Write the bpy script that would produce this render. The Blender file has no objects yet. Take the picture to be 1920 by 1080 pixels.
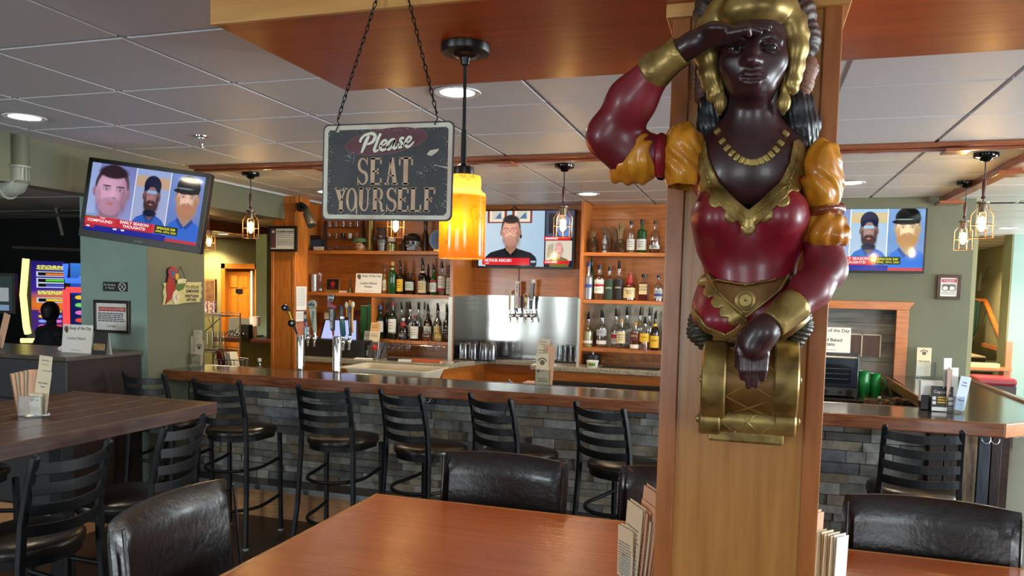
import bpy, math, random
import numpy as np
from mathutils import Vector, Matrix
PI = math.pi
random.seed(7)
SC = bpy.context.scene
COL = SC.collection
HC, CEIL = 1.72, 2.5715            # eye height, ceiling height (m)

# ---------------------------------------------------------------- camera
CR = np.array([[0.9541204, 0.29855215, 0.0228228], [0.04207829, -0.05822742, -0.99741616], [-0.29645183, 0.95261544, -0.06811854]])
FPX, PPY = 1444.74, 643.7
cd = bpy.data.cameras.new('camera')
cam = bpy.data.objects.new('camera', cd)
COL.objects.link(cam)
_m = Matrix(((CR[0][0], -CR[1][0], -CR[2][0]), (CR[0][1], -CR[1][1], -CR[2][1]), (CR[0][2], -CR[1][2], -CR[2][2])))
cam.matrix_world = Matrix.Translation((0, 0, HC)) @ _m.to_4x4()
cd.sensor_width = 36.0
cd.lens = 36.0 * FPX / 1920
cd.shift_y = (PPY - 540) / 1920
cd.clip_start = 0.05
SC.camera = cam

# ---------------------------------------------------------------- light
SC.view_settings.view_transform = 'Standard'
SC.view_settings.look = 'None'
SC.view_settings.gamma = 1.0
SC.view_settings.use_curve_mapping = False
SC.view_settings.exposure = 0.0
W = bpy.data.worlds.new('world')
SC.world = W
W.use_nodes = True
wn = W.node_tree.nodes
wl = W.node_tree.links
wn.clear()
_o = wn.new('ShaderNodeOutputWorld')
_b = wn.new('ShaderNodeBackground')
_t = wn.new('ShaderNodeTexCoord')
_s = wn.new('ShaderNodeSeparateXYZ')
_r = wn.new('ShaderNodeValToRGB')
wl.new(_t.outputs['Generated'], _s.inputs[0])
wl.new(_s.outputs['Z'], _r.inputs[0])
_r.color_ramp.elements[0].position = 0.0
_r.color_ramp.elements[0].color = (0.16, 0.19, 0.14, 1)
_r.color_ramp.elements[1].position = 0.12
_r.color_ramp.elements[1].color = (0.80, 0.90, 1.0, 1)
wl.new(_r.outputs[0], _b.inputs[0])
_b.inputs[1].default_value = 1.0
wl.new(_b.outputs[0], _o.inputs[0])

def area(name, loc, target, sx, sy, power, col):
	l = bpy.data.lights.new(name, 'AREA')
	l.shape = 'RECTANGLE'
	l.size, l.size_y = sx, sy
	l.energy = power
	l.color = col
	o = bpy.data.objects.new(name, l)
	COL.objects.link(o)
	o.location = loc
	d = Vector(target) - Vector(loc)
	o.rotation_euler = d.to_track_quat('-Z', 'Y').to_euler()
	return o

DAY = (0.86, 0.95, 1.0)
# daylight through the street windows behind the viewer and along the right-hand side; tilted up to brighten the ceiling, standing for light off the ground outside
area('window_daylight_a', (-5.95, -2.9, 1.55), (-5.2, 3, 3.6), 1.4, 1.5, 170, DAY)
area('window_daylight_b', (-1.25, -2.9, 1.55), (-1.25, 3, 4.8), 1.5, 1.5, 50, DAY)
area('window_daylight_c', (2.6, -2.9, 1.55), (2.0, 3, 4.4), 1.5, 1.5, 70, DAY)
area('window_daylight_d', (5.4, 2.2, 1.6), (0, 4.4, 4.2), 1.8, 1.7, 300, DAY)
area('window_daylight_e', (5.4, 6.0, 1.6), (0, 5.6, 4.0), 1.8, 1.7, 300, DAY)
area('window_daylight_f', (5.4, 10.5, 1.6), (3.0, 11.2, 1.8), 1.8, 1.7, 260, DAY)

def spot(name, loc, power, ang=1.9, col=(1.0, 0.80, 0.55), rad=.05):
	l = bpy.data.lights.new(name, 'SPOT')
	l.energy = power
	l.color = col
	l.spot_size = ang
	l.spot_blend = 0.8
	l.shadow_soft_size = rad
	o = bpy.data.objects.new(name, l)
	COL.objects.link(o)
	o.location = loc
	return o

# ---------------------------------------------------------------- helpers
def s2l(c):
	c = c / 255.0
	return c / 12.92 if c <= 0.04045 else ((c + 0.055) / 1.055) ** 2.4

def rgb(r, g, b):
	return (s2l(r), s2l(g), s2l(b), 1.0)

MATS = {}

def mat(name, col, rough=0.5, metal=0.0, spec=0.5, var=0.0, scale=8.0, bump=0.0, stretch=(1, 1, 1), col2=None, emit=None, es=1.0, coat=0.0, alpha=None, detail=3.0, lo=.35, hi=.65):
	"""Principled material; var / col2 add a noise pattern that belongs to the surface itself."""
	if name in MATS:
		return MATS[name]
	m = bpy.data.materials.new(name)
	m.use_nodes = True
	nt = m.node_tree
	p = nt.nodes['Principled BSDF']
	p.inputs['Base Color'].default_value = col
	p.inputs['Roughness'].default_value = rough
	p.inputs['Metallic'].default_value = metal
	p.inputs['Specular IOR Level'].default_value = spec
	p.inputs['Coat Weight'].default_value = coat
	p.inputs['Coat Roughness'].default_value = 0.12
	if emit:
		p.inputs['Emission Color'].default_value = emit
		p.inputs['Emission Strength'].default_value = es
	if var or col2 or bump:
		tc = nt.nodes.new('ShaderNodeTexCoord')
		mp = nt.nodes.new('ShaderNodeMapping')
		mp.inputs['Scale'].default_value = stretch
		nz = nt.nodes.new('ShaderNodeTexNoise')
		nz.inputs['Scale'].default_value = scale
		nz.inputs['Detail'].default_value = detail
		nt.links.new(tc.outputs['Object'], mp.inputs[0])
		nt.links.new(mp.outputs[0], nz.inputs[0])
		if var or col2:
			r = nt.nodes.new('ShaderNodeValToRGB')
			r.color_ramp.elements[0].position = lo
			r.color_ramp.elements[1].position = hi
			if col2 is None:
				col2 = tuple(min(1, c * (1 + var)) for c in col[:3]) + (1,)
				c1 = tuple(c * (1 - var) for c in col[:3]) + (1,)
			else:
				c1 = col
			r.color_ramp.elements[0].color = c1
			r.color_ramp.elements[1].color = col2
			nt.links.new(nz.outputs[0], r.inputs[0])
			nt.links.new(r.outputs[0], p.inputs['Base Color'])
		if bump:
			bp = nt.nodes.new('ShaderNodeBump')
			bp.inputs['Strength'].default_value = bump
			bp.inputs['Distance'].default_value = 0.01
			nt.links.new(nz.outputs[0], bp.inputs['Height'])
			nt.links.new(bp.outputs[0], p.inputs['Normal'])
	MATS[name] = m
	return m

def wood(name, c1, c2, axis='x', rough=0.3, scale=5.0, coat=0.3, bump=0.06, k=9.0):
	st = {'x': (1.0, k, k), 'y': (k, 1.0, k), 'z': (k, k, 1.0)}[axis]
	return mat(name, c1, rough, 0, .5, col2=c2, scale=scale, stretch=st, coat=coat, bump=bump, detail=5.0, lo=.3, hi=.7)

def emis(name, col, strength):
	if name in MATS:
		return MATS[name]
	m = bpy.data.materials.new(name)
	m.use_nodes = True
	nt = m.node_tree
	nt.nodes.clear()
	o = nt.nodes.new('ShaderNodeOutputMaterial')
	e = nt.nodes.new('ShaderNodeEmission')
	e.inputs[0].default_value = col
	e.inputs[1].default_value = strength
	nt.links.new(e.outputs[0], o.inputs[0])
	MATS[name] = m
	return m

def glass(name, tint, rough=0.05, base=0.10):
	"""thin clear or tinted glass: see-through with a facing-dependent shine."""
	if name in MATS:
		return MATS[name]
	m = bpy.data.materials.new(name)
	m.use_nodes = True
	nt = m.node_tree
	nt.nodes.clear()
	o = nt.nodes.new('ShaderNodeOutputMaterial')
	mx = nt.nodes.new('ShaderNodeMixShader')
	tr = nt.nodes.new('ShaderNodeBsdfTransparent')
	tr.inputs[0].default_value = tint
	gl = nt.nodes.new('ShaderNodeBsdfGlossy')
	gl.inputs['Roughness'].default_value = rough
	lw = nt.nodes.new('ShaderNodeLayerWeight')
	lw.inputs[0].default_value = 0.25
	mr = nt.nodes.new('ShaderNodeMapRange')
	mr.inputs['To Min'].default_value = base
	mr.inputs['To Max'].default_value = 0.75
	nt.links.new(lw.outputs['Facing'], mr.inputs['Value'])
	nt.links.new(mr.outputs[0], mx.inputs[0])
	nt.links.new(tr.outputs[0], mx.inputs[1])
	nt.links.new(gl.outputs[0], mx.inputs[2])
	nt.links.new(mx.outputs[0], o.inputs[0])
	MATS[name] = m
	return m

def at(px, py, Y):
	"""point of the place seen at a photo pixel, on the upright plane at depth Y."""
	d = CR.T @ np.array([(px - 960) / FPX, (py - PPY) / FPX, 1.0])
	s = Y / d[1]
	return Vector((d[0] * s, d[1] * s, HC + d[2] * s))

def pxm(p):
	"""photo pixels per metre at point p."""
	c = CR @ np.array([p[0], p[1], p[2] - HC])
	return FPX / c[2]

class MB:
	"""collects simple shapes into one mesh."""

	def __init__(s):
		s.v, s.f, s.m, s.sm = [], [], [], []
		s.mi = 0
		s.T = None

	def add(s, vs, fs, smooth=False):
		b = len(s.v)
		if s.T is not None:
			vs = [s.T @ Vector(v) for v in vs]
		s.v += [tuple(v) for v in vs]
		for f in fs:
			s.f.append(tuple(b + i for i in f))
			s.m.append(s.mi)
			s.sm.append(smooth)
		return s

	def box(s, x0, y0, z0, x1, y1, z1):
		v = [(x0, y0, z0), (x1, y0, z0), (x1, y1, z0), (x0, y1, z0), (x0, y0, z1), (x1, y0, z1), (x1, y1, z1), (x0, y1, z1)]
		return s.add(v, [(3, 2, 1, 0), (4, 5, 6, 7), (0, 1, 5, 4), (1, 2, 6, 5), (2, 3, 7, 6), (3, 0, 4, 7)])

	def bc(s, c, size, R=None):
		hx, hy, hz = size[0] / 2, size[1] / 2, size[2] / 2
		v = [(-hx, -hy, -hz), (hx, -hy, -hz), (hx, hy, -hz), (-hx, hy, -hz), (-hx, -hy, hz), (hx, -hy, hz), (hx, hy, hz), (-hx, hy, hz)]
		v = [(R @ Vector(p) if R is not None else Vector(p)) + Vector(c) for p in v]
		return s.add(v, [(3, 2, 1, 0), (4, 5, 6, 7), (0, 1, 5, 4), (1, 2, 6, 5), (2, 3, 7, 6), (3, 0, 4, 7)])

	def quad(s, a, b, c, d):
		return s.add([a, b, c, d], [(0, 1, 2, 3)])

	def lathe(s, prof, c=(0, 0, 0), n=20, axis='z', cap=True, R=None):
		vs, fs = [], []
		k = len(prof)
		for r, z in prof:
			for i in range(n):
				a = 2 * PI * i / n
				p = (r * math.cos(a), r * math.sin(a), z)
				if axis == 'x':
					p = (z, p[0], p[1])
				elif axis == 'y':
					p = (p[1], z, p[0])
				p = Vector(p)
				if R is not None:
					p = R @ p
				vs.append(p + Vector(c))
		for j in range(k - 1):
			for i in range(n):
				i2 = (i + 1) % n
				fs.append((j * n + i, j * n + i2, (j + 1) * n + i2, (j + 1) * n + i))
		if cap:
			if prof[0][0] > 1e-6:
				fs.append(tuple(range(n - 1, -1, -1)))
			if prof[-1][0] > 1e-6:
				fs.append(tuple((k - 1) * n + i for i in range(n)))
		return s.add(vs, fs, True)

	def cyl(s, a, b, r0, r1=None, n=14, cap=True):
		r1 = r0 if r1 is None else r1
		return s.tube([a, b], [r0, r1], n, cap)

	def tube(s, pts, r, n=10, cap=True, closed=False, sq=False, up=None):
		pts = [Vector(p) for p in pts]
		k = len(pts)
		rr = r if isinstance(r, (list, tuple)) else [r] * k
		vs, fs = [], []
		prev = None
		for i in range(k):
			if closed:
				t = (pts[(i + 1) % k] - pts[i - 1]).normalized()
			else:
				t = (pts[min(i + 1, k - 1)] - pts[max(i - 1, 0)]).normalized()
			if prev is None:
				u = Vector(up) if up is not None else (Vector((0, 0, 1)) if abs(t.z) < .9 else Vector((1, 0, 0)))
			else:
				u = prev
			x = t.cross(u)
			if x.length < 1e-6:
				x = t.orthogonal()
			x.normalize()
			y = x.cross(t).normalized()
			prev = y
			for j in range(n):
				a = 2 * PI * (j + (.5 if sq else 0)) / n
				vs.append(pts[i] + (x * math.cos(a) + y * math.sin(a)) * rr[i])
		for i in range(k if closed else k - 1):
			i2 = (i + 1) % k
			for j in range(n):
				j2 = (j + 1) % n
				fs.append((i * n + j, i * n + j2, i2 * n + j2, i2 * n + j))
		if cap and not closed:
			fs.append(tuple(range(n - 1, -1, -1)))
			fs.append(tuple((k - 1) * n + j for j in range(n)))
		return s.add(vs, fs, not sq)

	def prism(s, poly, z0, z1, axis='z'):
		"""poly of (a, b); axis z: (x, y); axis y: (x, z) between y=z0..z1; axis x: (y, z)."""
		n = len(poly)

		def q(a, b, c):
			return (a, b, c) if axis == 'z' else ((a, c, b) if axis == 'y' else (c, a, b))
		vs = [q(a, b, z0) for a, b in poly] + [q(a, b, z1) for a, b in poly]
		fs = [tuple(range(n - 1, -1, -1)), tuple(range(n, 2 * n))]
		for i in range(n):
			j = (i + 1) % n
			fs.append((i, j, n + j, n + i))
		return s.add(vs, fs)

	def ribbon(s, pts, w, y0, y1):
		"""flat stroke in the xz plane following pts, thickness y0..y1; w a width or list of widths."""
		k = len(pts)
		ww = w if isinstance(w, (list, tuple)) else [w] * k
		L, Rr = [], []
		for i in range(k):
			a = Vector(pts[max(i - 1, 0)])
			b = Vector(pts[min(i + 1, k - 1)])
			t = (b - a)
			t = t.normalized() if t.length > 1e-9 else Vector((1, 0))
			nrm = Vector((-t.y, t.x))
			L.append(Vector(pts[i]) + nrm * ww[i] / 2)
			Rr.append(Vector(pts[i]) - nrm * ww[i] / 2)
		vs = [(p.x, y0, p.y) for p in L] + [(p.x, y0, p.y) for p in Rr] + [(p.x, y1, p.y) for p in L] + [(p.x, y1, p.y) for p in Rr]
		fs = []
		for i in range(k - 1):
			fs += [(i, i + 1, k + i + 1, k + i), (2 * k + i, 3 * k + i, 3 * k + i + 1, 2 * k + i + 1), (i, 2 * k + i, 2 * k + i + 1, i + 1), (k + i, k + i + 1, 3 * k + i + 1, 3 * k + i)]
		fs += [(0, k, 3 * k, 2 * k), (k - 1, 3 * k - 1, 4 * k - 1, 2 * k - 1)]
		return s.add(vs, fs)

	def build(s, name, mats, parent=None, bevel=0.0, seg=2, world=False, sub=0):
		if not isinstance(mats, (list, tuple)):
			mats = [mats]
		me = bpy.data.meshes.new(name)
		v = s.v
		if world and parent is not None:
			inv = parent_matrix(parent).inverted()
			v = [tuple(inv @ Vector(p)) for p in v]
		me.from_pydata(v, [], s.f)
		for m in mats:
			me.materials.append(m)
		me.polygons.foreach_set('material_index', s.m)
		me.polygons.foreach_set('use_smooth', s.sm)
		me.update()
		if any(s.sm):
			me.set_sharp_from_angle(angle=math.radians(38))
		o = bpy.data.objects.new(name, me)
		COL.objects.link(o)
		if parent is not None:
			o.parent = parent
		if bevel:
			b = o.modifiers.new('soft_edges', 'BEVEL')
			b.width = bevel
			b.segments = seg
			b.limit_method = 'ANGLE'
			b.angle_limit = math.radians(40)
		if sub:
			d = o.modifiers.new('smooth', 'SUBSURF')
			d.levels = d.render_levels = sub
		return o

def parent_matrix(o):
	m = o.matrix_basis.copy()
	while o.parent is not None:
		o = o.parent
		m = o.matrix_basis @ m
	return m

def tag(o, label=None, cat=None, group=None, kind=None):
	if label:
		o['label'] = label
	if cat:
		o['category'] = cat
	if group:
		o['group'] = group
	if kind:
		o['kind'] = kind
	return o

def thing(name, label, cat, loc=(0, 0, 0), rz=0.0, group=None, rot=None):
	o = bpy.data.objects.new(name, None)
	COL.objects.link(o)
	o.empty_display_size = .1
	o.location = loc
	o.rotation_euler = rot if rot is not None else (0, 0, rz)
	return tag(o, label, cat, group)

def struct(o, label=None):
	o['kind'] = 'structure'
	if label:
		o['label'] = label
	return o

def kids(o):
	return [c for c in bpy.data.objects if c.parent == o]

_tree = {}

def dup(o, loc=None, rz=None, label=None, parent=None, scale=None):
	c = o.copy()
	COL.objects.link(c)
	c.parent = parent
	if loc is not None:
		c.location = loc
	if rz is not None:
		c.rotation_euler = (0, 0, rz)
	if scale is not None:
		c.scale = scale
	if label:
		c['label'] = label
	if o.name not in _tree:
		_tree[o.name] = kids(o)
	for ch in _tree[o.name]:
		dup(ch, parent=c)
	return c

def text(s, name, m, parent, cx, cz, w=None, h=None, y=-0.001, ex=0.0004, bold=0.0, shear=0.0, spacing=1.0, line=1.0, align='CENTER', R=None):
	"""lettering lying in the parent's xz plane, facing -y, centred at (cx, cz)."""
	cu = bpy.data.curves.new('t', 'FONT')
	cu.body = s
	cu.align_x = align
	cu.size = 1.0
	cu.offset = bold
	cu.shear = shear
	cu.space_character = spacing
	cu.space_line = line
	cu.extrude = 0.0
	cu.resolution_u = 3
	ob = bpy.data.objects.new('t', cu)
	me = bpy.data.meshes.new_from_object(ob)
	bpy.data.objects.remove(ob)
	bpy.data.curves.remove(cu)
	n = len(me.vertices)
	co = np.zeros(n * 3, dtype=np.float32)
	me.vertices.foreach_get('co', co)
	co = co.reshape(-1, 3)
	lo, hi = co.min(0), co.max(0)
	sz = np.maximum(hi - lo, 1e-6)
	kx = w / sz[0] if w else None
	kz = h / sz[1] if h else None
	if kx is None:
		kx = kz
	if kz is None:
		kz = kx
	x = (co[:, 0] - (lo[0] + hi[0]) / 2) * kx
	z = (co[:, 1] - (lo[1] + hi[1]) / 2) * kz
	out = np.stack([x, np.zeros(n), z], 1)
	if R is not None:
		out = out @ np.array(R).T
	out += np.array([cx, y, cz])
	me.vertices.foreach_set('co', out.astype(np.float32).ravel())
	me.materials.clear()
	me.materials.append(m)
	me.update()
	me.name = name
	o = bpy.data.objects.new(name, me)
	COL.objects.link(o)
	o.parent = parent
	return o

# ---- painted picture made of small coloured cells (screens, printed pictures)
class Paint:
	def __init__(s, w, h, col):
		s.w, s.h = w, h
		s.c = np.zeros((h, w, 3), np.float32)
		s.c[:] = [s2l(v) for v in col]
		s.x, s.y = np.meshgrid((np.arange(w) + .5) / w, (np.arange(h) + .5) / h)
		s.asp = w / h

	def _mix(s, a, col):
		a = np.clip(a, 0, 1)[..., None]
		s.c = s.c * (1 - a) + np.array([s2l(v) for v in col], np.float32) * a

	def rect(s, x0, y0, x1, y1, col, a=1.0):
		m = ((s.x >= x0) & (s.x < x1) & (s.y >= y0) & (s.y < y1)).astype(np.float32)
		s._mix(m * a, col)

	def ell(s, cx, cy, rx, ry, col, soft=.12, a=1.0, ang=0.0, y0=-9, y1=9):
		dx, dy = (s.x - cx) * s.asp, s.y - cy
		ca, sa = math.cos(ang), math.sin(ang)
		u, v = (dx * ca + dy * sa) / (rx * s.asp), (-dx * sa + dy * ca) / ry
		d = np.sqrt(u * u + v * v)
		m = np.clip((1 - d) / max(soft, 1e-3) + .5, 0, 1) * ((s.y >= y0) & (s.y <= y1))
		s._mix(m * a, col)

	def poly(s, pts, col, a=1.0):
		inside = np.zeros(s.x.shape, bool)
		n = len(pts)
		for i in range(n):
			x0, y0 = pts[i]
			x1, y1 = pts[(i + 1) % n]
			cond = (y0 > s.y) != (y1 > s.y)
			t = (x1 - x0) * (s.y - y0) / ((y1 - y0) if abs(y1 - y0) > 1e-9 else 1e-9) + x0
			inside ^= cond & (s.x < t)
		s._mix(inside.astype(np.float32) * a, col)

	def grad(s, x0, y0, x1, y1, ca, cb, axis='y'):
		m = ((s.x >= x0) & (s.x < x1) & (s.y >= y0) & (s.y < y1))
		t = (s.y - y0) / (y1 - y0) if axis == 'y' else (s.x - x0) / (x1 - x0)
		A = np.array([s2l(v) for v in ca])
		B = np.array([s2l(v) for v in cb])
		g = A + (B - A) * np.clip(t, 0, 1)[..., None]
		s.c[m] = g[m]

	def mesh(s, name, parent, x0, z0, x1, z1, y, m):
		"""picture spanning (x0,z0)-(x1,z1) of the parent's xz plane at depth y, facing -y."""
		w, h = s.w, s.h
		xs = np.linspace(x0, x1, w + 1)
		zs = np.linspace(z1, z0, h + 1)
		gx, gz = np.meshgrid(xs, zs)
		v = np.stack([gx, np.full_like(gx, y), gz], -1).reshape(-1, 3)
		idx = np.arange((w + 1) * (h + 1)).reshape(h + 1, w + 1)
		f = np.stack([idx[1:, :-1], idx[1:, 1:], idx[:-1, 1:], idx[:-1, :-1]], -1).reshape(-1, 4)
		me = bpy.data.meshes.new(name)
		me.from_pydata(v.tolist(), [], f.tolist())
		at_ = me.color_attributes.new('picture', 'FLOAT_COLOR', 'CORNER')
		c = np.concatenate([s.c.reshape(-1, 3), np.ones((w * h, 1), np.float32)], 1)
		at_.data.foreach_set('color', np.repeat(c, 4, axis=0).astype(np.float32).ravel())
		me.materials.append(m)
		me.update()
		o = bpy.data.objects.new(name, me)
		COL.objects.link(o)
		o.parent = parent
		return o

def screen_mat(strength):
	n = 'lit_screen_%g' % strength
	if n in MATS:
		return MATS[n]
	m = bpy.data.materials.new(n)
	m.use_nodes = True
	nt = m.node_tree
	nt.nodes.clear()
	o = nt.nodes.new('ShaderNodeOutputMaterial')
	e = nt.nodes.new('ShaderNodeEmission')
	a = nt.nodes.new('ShaderNodeVertexColor')
	a.layer_name = 'picture'
	e.inputs[1].default_value = strength
	nt.links.new(a.outputs[0], e.inputs[0])
	g = nt.nodes.new('ShaderNodeBsdfGlossy')
	g.inputs['Roughness'].default_value = .08
	mx = nt.nodes.new('ShaderNodeMixShader')
	mx.inputs[0].default_value = 0.04
	nt.links.new(e.outputs[0], mx.inputs[1])
	nt.links.new(g.outputs[0], mx.inputs[2])
	nt.links.new(mx.outputs[0], o.inputs[0])
	MATS[n] = m
	return m

def print_mat():
	if 'printed_picture' in MATS:
		return MATS['printed_picture']
	m = mat('printed_picture', (1, 1, 1, 1), .5)
	nt = m.node_tree
	a = nt.nodes.new('ShaderNodeVertexColor')
	a.layer_name = 'picture'
	nt.links.new(a.outputs[0], nt.nodes['Principled BSDF'].inputs['Base Color'])
	return m

# ---- carved forms: smooth unions of ellipsoids and tapered rods turned into one surface
def smin(a, b, k):
	if a is None:
		return b
	if k <= 0:
		return np.minimum(a, b)
	h = np.maximum(k - np.abs(a - b), 0) / k
	return np.minimum(a, b) - h * h * k * .25

class Carve:
	def __init__(s, lo, hi, h):
		s.lo, s.h = np.array(lo, float), h
		n = np.ceil((np.array(hi) - s.lo) / h).astype(int) + 1
		ax = [s.lo[i] + np.arange(n[i]) * h for i in range(3)]
		s.X, s.Y, s.Z = [a.astype(np.float32) for a in np.meshgrid(*ax, indexing='ij', sparse=True)]
		s.n = n
		s.f = None

	def _sub(s, lo, hi, pad):
		i0 = np.clip(np.floor((np.array(lo) - pad - s.lo) / s.h).astype(int), 0, s.n)
		i1 = np.clip(np.ceil((np.array(hi) + pad - s.lo) / s.h).astype(int) + 1, 0, s.n)
		return tuple(slice(a, b) for a, b in zip(i0, i1))

	def _put(s, sl, d, k, mode):
		if s.f is None:
			s.f = np.full(tuple(s.n), 0.2, np.float32)
		g = s.f[sl]
		s.f[sl] = smin(g, d, k) if mode == '+' else -smin(-g, d, k)

	def rod(s, a, b, r0, r1=None, k=.012, mode='+'):
		r1 = r0 if r1 is None else r1
		a, b = np.array(a, float), np.array(b, float)
		pad = max(r0, r1) + max(k, .004) + 2 * s.h
		sl = s._sub(np.minimum(a, b), np.maximum(a, b), pad)
		X, Y, Z = s.X[sl[0]], s.Y[:, sl[1]], s.Z[:, :, sl[2]]
		d = b - a
		L = max(d @ d, 1e-12)
		t = np.clip(((X - a[0]) * d[0] + (Y - a[1]) * d[1] + (Z - a[2]) * d[2]) / L, 0, 1)
		q = np.sqrt((X - a[0] - t * d[0]) ** 2 + (Y - a[1] - t * d[1]) ** 2 + (Z - a[2] - t * d[2]) ** 2) - (r0 + t * (r1 - r0))
		s._put(sl, q.astype(np.float32), k, mode)
		return s

	def path(s, pts, r, k=.008, mode='+'):
		rr = r if isinstance(r, (list, tuple)) else [r] * len(pts)
		for i in range(len(pts) - 1):
			s.rod(pts[i], pts[i + 1], rr[i], rr[i + 1], k, mode)
		return s

	def ell(s, c, r, k=.012, mode='+', rot=None):
		c = np.array(c, float)
		pad = max(r) + max(k, .004) + 2 * s.h
		sl = s._sub(c, c, pad)
		X, Y, Z = s.X[sl[0]] - c[0], s.Y[:, sl[1]] - c[1], s.Z[:, :, sl[2]] - c[2]
		if rot is not None:
			M = np.array(rot.to_3x3().transposed())
			X, Y, Z = (M[0][0] * X + M[0][1] * Y + M[0][2] * Z, M[1][0] * X + M[1][1] * Y + M[1][2] * Z, M[2][0] * X + M[2][1] * Y + M[2][2] * Z)
		k0 = np.sqrt((X / r[0]) ** 2 + (Y / r[1]) ** 2 + (Z / r[2]) ** 2)
		k1 = np.sqrt((X / r[0] ** 2) ** 2 + (Y / r[1] ** 2) ** 2 + (Z / r[2] ** 2) ** 2) + 1e-9
		s._put(sl, (k0 * (k0 - 1) / k1).astype(np.float32), k, mode)
		return s

	def cut_plane(s, p, nrm):
		"""keep the side the normal points away from."""
		p, nrm = np.array(p, float), np.array(nrm, float)
		d = (s.X - p[0]) * nrm[0] + (s.Y - p[1]) * nrm[1] + (s.Z - p[2]) * nrm[2]
		s.f = np.maximum(s.f, d.astype(np.float32))
		return s

	def ripple(s, fn):
		s.f = (s.f + fn(s.X, s.Y, s.Z)).astype(np.float32)
		return s

	def build(s, name, m, parent=None, world=True):
		f, h = s.f, s.h
		ins = f < 0
		c = np.zeros(tuple(np.array(f.shape) - 1), np.int8)
		for a in (0, 1):
			for b in (0, 1):
				for d in (0, 1):
					c += ins[a:f.shape[0] - 1 + a, b:f.shape[1] - 1 + b, d:f.shape[2] - 1 + d]
		act = (c > 0) & (c < 8)
		ii = np.argwhere(act)
		num = np.full(act.shape, -1, np.int64)
		num[act] = np.arange(len(ii))
		acc = np.zeros((len(ii), 3))
		cnt = np.zeros(len(ii))
		cor = [(a, b, d) for a in (0, 1) for b in (0, 1) for d in (0, 1)]
		val = {q: f[ii[:, 0] + q[0], ii[:, 1] + q[1], ii[:, 2] + q[2]].astype(float) for q in cor}
		for q in cor:
			for ax in range(3):
				if q[ax] == 0:
					q2 = list(q)
					q2[ax] = 1
					q2 = tuple(q2)
					va, vb = val[q], val[q2]
					cr = (va < 0) != (vb < 0)
					t = np.where(cr, va / np.where(cr, va - vb, 1), 0)
					for j in range(3):
						acc[:, j] += np.where(cr, q[j] + (t if j == ax else 0), 0)
					cnt += cr
		v = s.lo + (ii + acc / np.maximum(cnt, 1)[:, None]) * h
		faces = []
		for ax in range(3):
			o1, o2 = [(1, 2), (2, 0), (0, 1)][ax]
			sa = [slice(None)] * 3
			sb = [slice(None)] * 3
			sa[ax], sb[ax] = slice(0, -1), slice(1, None)
			e = np.argwhere(ins[tuple(sa)] != ins[tuple(sb)])
			e = e[(e[:, o1] > 0) & (e[:, o2] > 0) & (e[:, o1] < f.shape[o1] - 1) & (e[:, o2] < f.shape[o2] - 1)]
			if not len(e):
				continue
			flip = ins[e[:, 0], e[:, 1], e[:, 2]]

			def cell(d1, d2):
				q = e.copy()
				q[:, o1] -= d1
				q[:, o2] -= d2
				return num[q[:, 0], q[:, 1], q[:, 2]]
			quad = np.stack([cell(1, 1), cell(0, 1), cell(0, 0), cell(1, 0)], 1)
			quad[~flip] = quad[~flip][:, ::-1]
			faces.append(quad[(quad >= 0).all(1)])
		fc = np.concatenate(faces)
		if world and parent is not None:
			inv = np.array(parent_matrix(parent).inverted())
			v = v @ inv[:3, :3].T + inv[:3, 3]
		me = bpy.data.meshes.new(name)
		me.from_pydata(v.tolist(), [], fc.tolist())
		me.materials.append(m)
		me.polygons.foreach_set('use_smooth', np.ones(len(fc), bool))
		me.update()
		o = bpy.data.objects.new(name, me)
		COL.objects.link(o)
		if parent is not None:
			o.parent = parent
		return o

# ================================================================ surfaces
GREEN = mat('sage_wall_paint', rgb(102, 104, 82), .62, var=.05, scale=3)
TEAL = mat('pale_teal_and_daylit_sage', rgb(140, 164, 152), .62, var=.04, scale=3)
OLIVE = mat('olive_wall_paint', rgb(132, 128, 78), .62, var=.05, scale=3)
BLACKW = mat('room_gloom_black', rgb(20, 20, 21), .7)  # darkness of the gaming room put into its wall and ceiling colour
WHITEP = mat('white_painted_metal', rgb(215, 217, 218), .45)
TILE = mat('ceiling_tile_smooth', rgb(206, 206, 209), .55, var=.02, scale=30, bump=.05)
TILE2 = mat('ceiling_tile_pebbled', rgb(204, 200, 191), .3, var=.08, scale=120, bump=.5)
CHERRY_X = wood('honey_wood_along_x', rgb(166, 90, 30), rgb(196, 118, 48), 'x', coat=.15)
CHERRY_Y = wood('honey_wood_along_y', rgb(166, 90, 30), rgb(196, 118, 48), 'y', coat=.15)
CHERRY_Z = wood('honey_wood_along_z', rgb(166, 90, 30), rgb(196, 118, 48), 'z', coat=.15)
PILLARW = wood('pillar_veneer', rgb(162, 105, 46), rgb(186, 130, 66), 'z', rough=.32, scale=2.2, k=16, bump=.10, coat=.15)
PILTRIM = wood('pillar_trim_wood', rgb(150, 84, 34), rgb(172, 104, 48), 'z', rough=.34, coat=.05)
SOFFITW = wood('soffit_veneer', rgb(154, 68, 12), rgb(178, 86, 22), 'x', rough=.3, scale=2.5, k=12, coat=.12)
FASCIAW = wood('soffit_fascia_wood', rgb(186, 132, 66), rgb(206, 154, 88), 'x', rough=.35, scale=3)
OAK = wood('red_oak_edge', rgb(98, 54, 30), rgb(142, 84, 50), 'x', rough=.25, scale=7, k=11)
REDTRIM = wood('reddish_ceiling_trim', rgb(136, 72, 42), rgb(160, 92, 58), 'x', rough=.25)
REDTRIM_Y = wood('reddish_ceiling_trim_y', rgb(136, 72, 42), rgb(160, 92, 58), 'y', rough=.25)
TANW = wood('tan_kick_board', rgb(172, 120, 74), rgb(192, 142, 96), 'x', rough=.5, coat=0)
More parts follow.
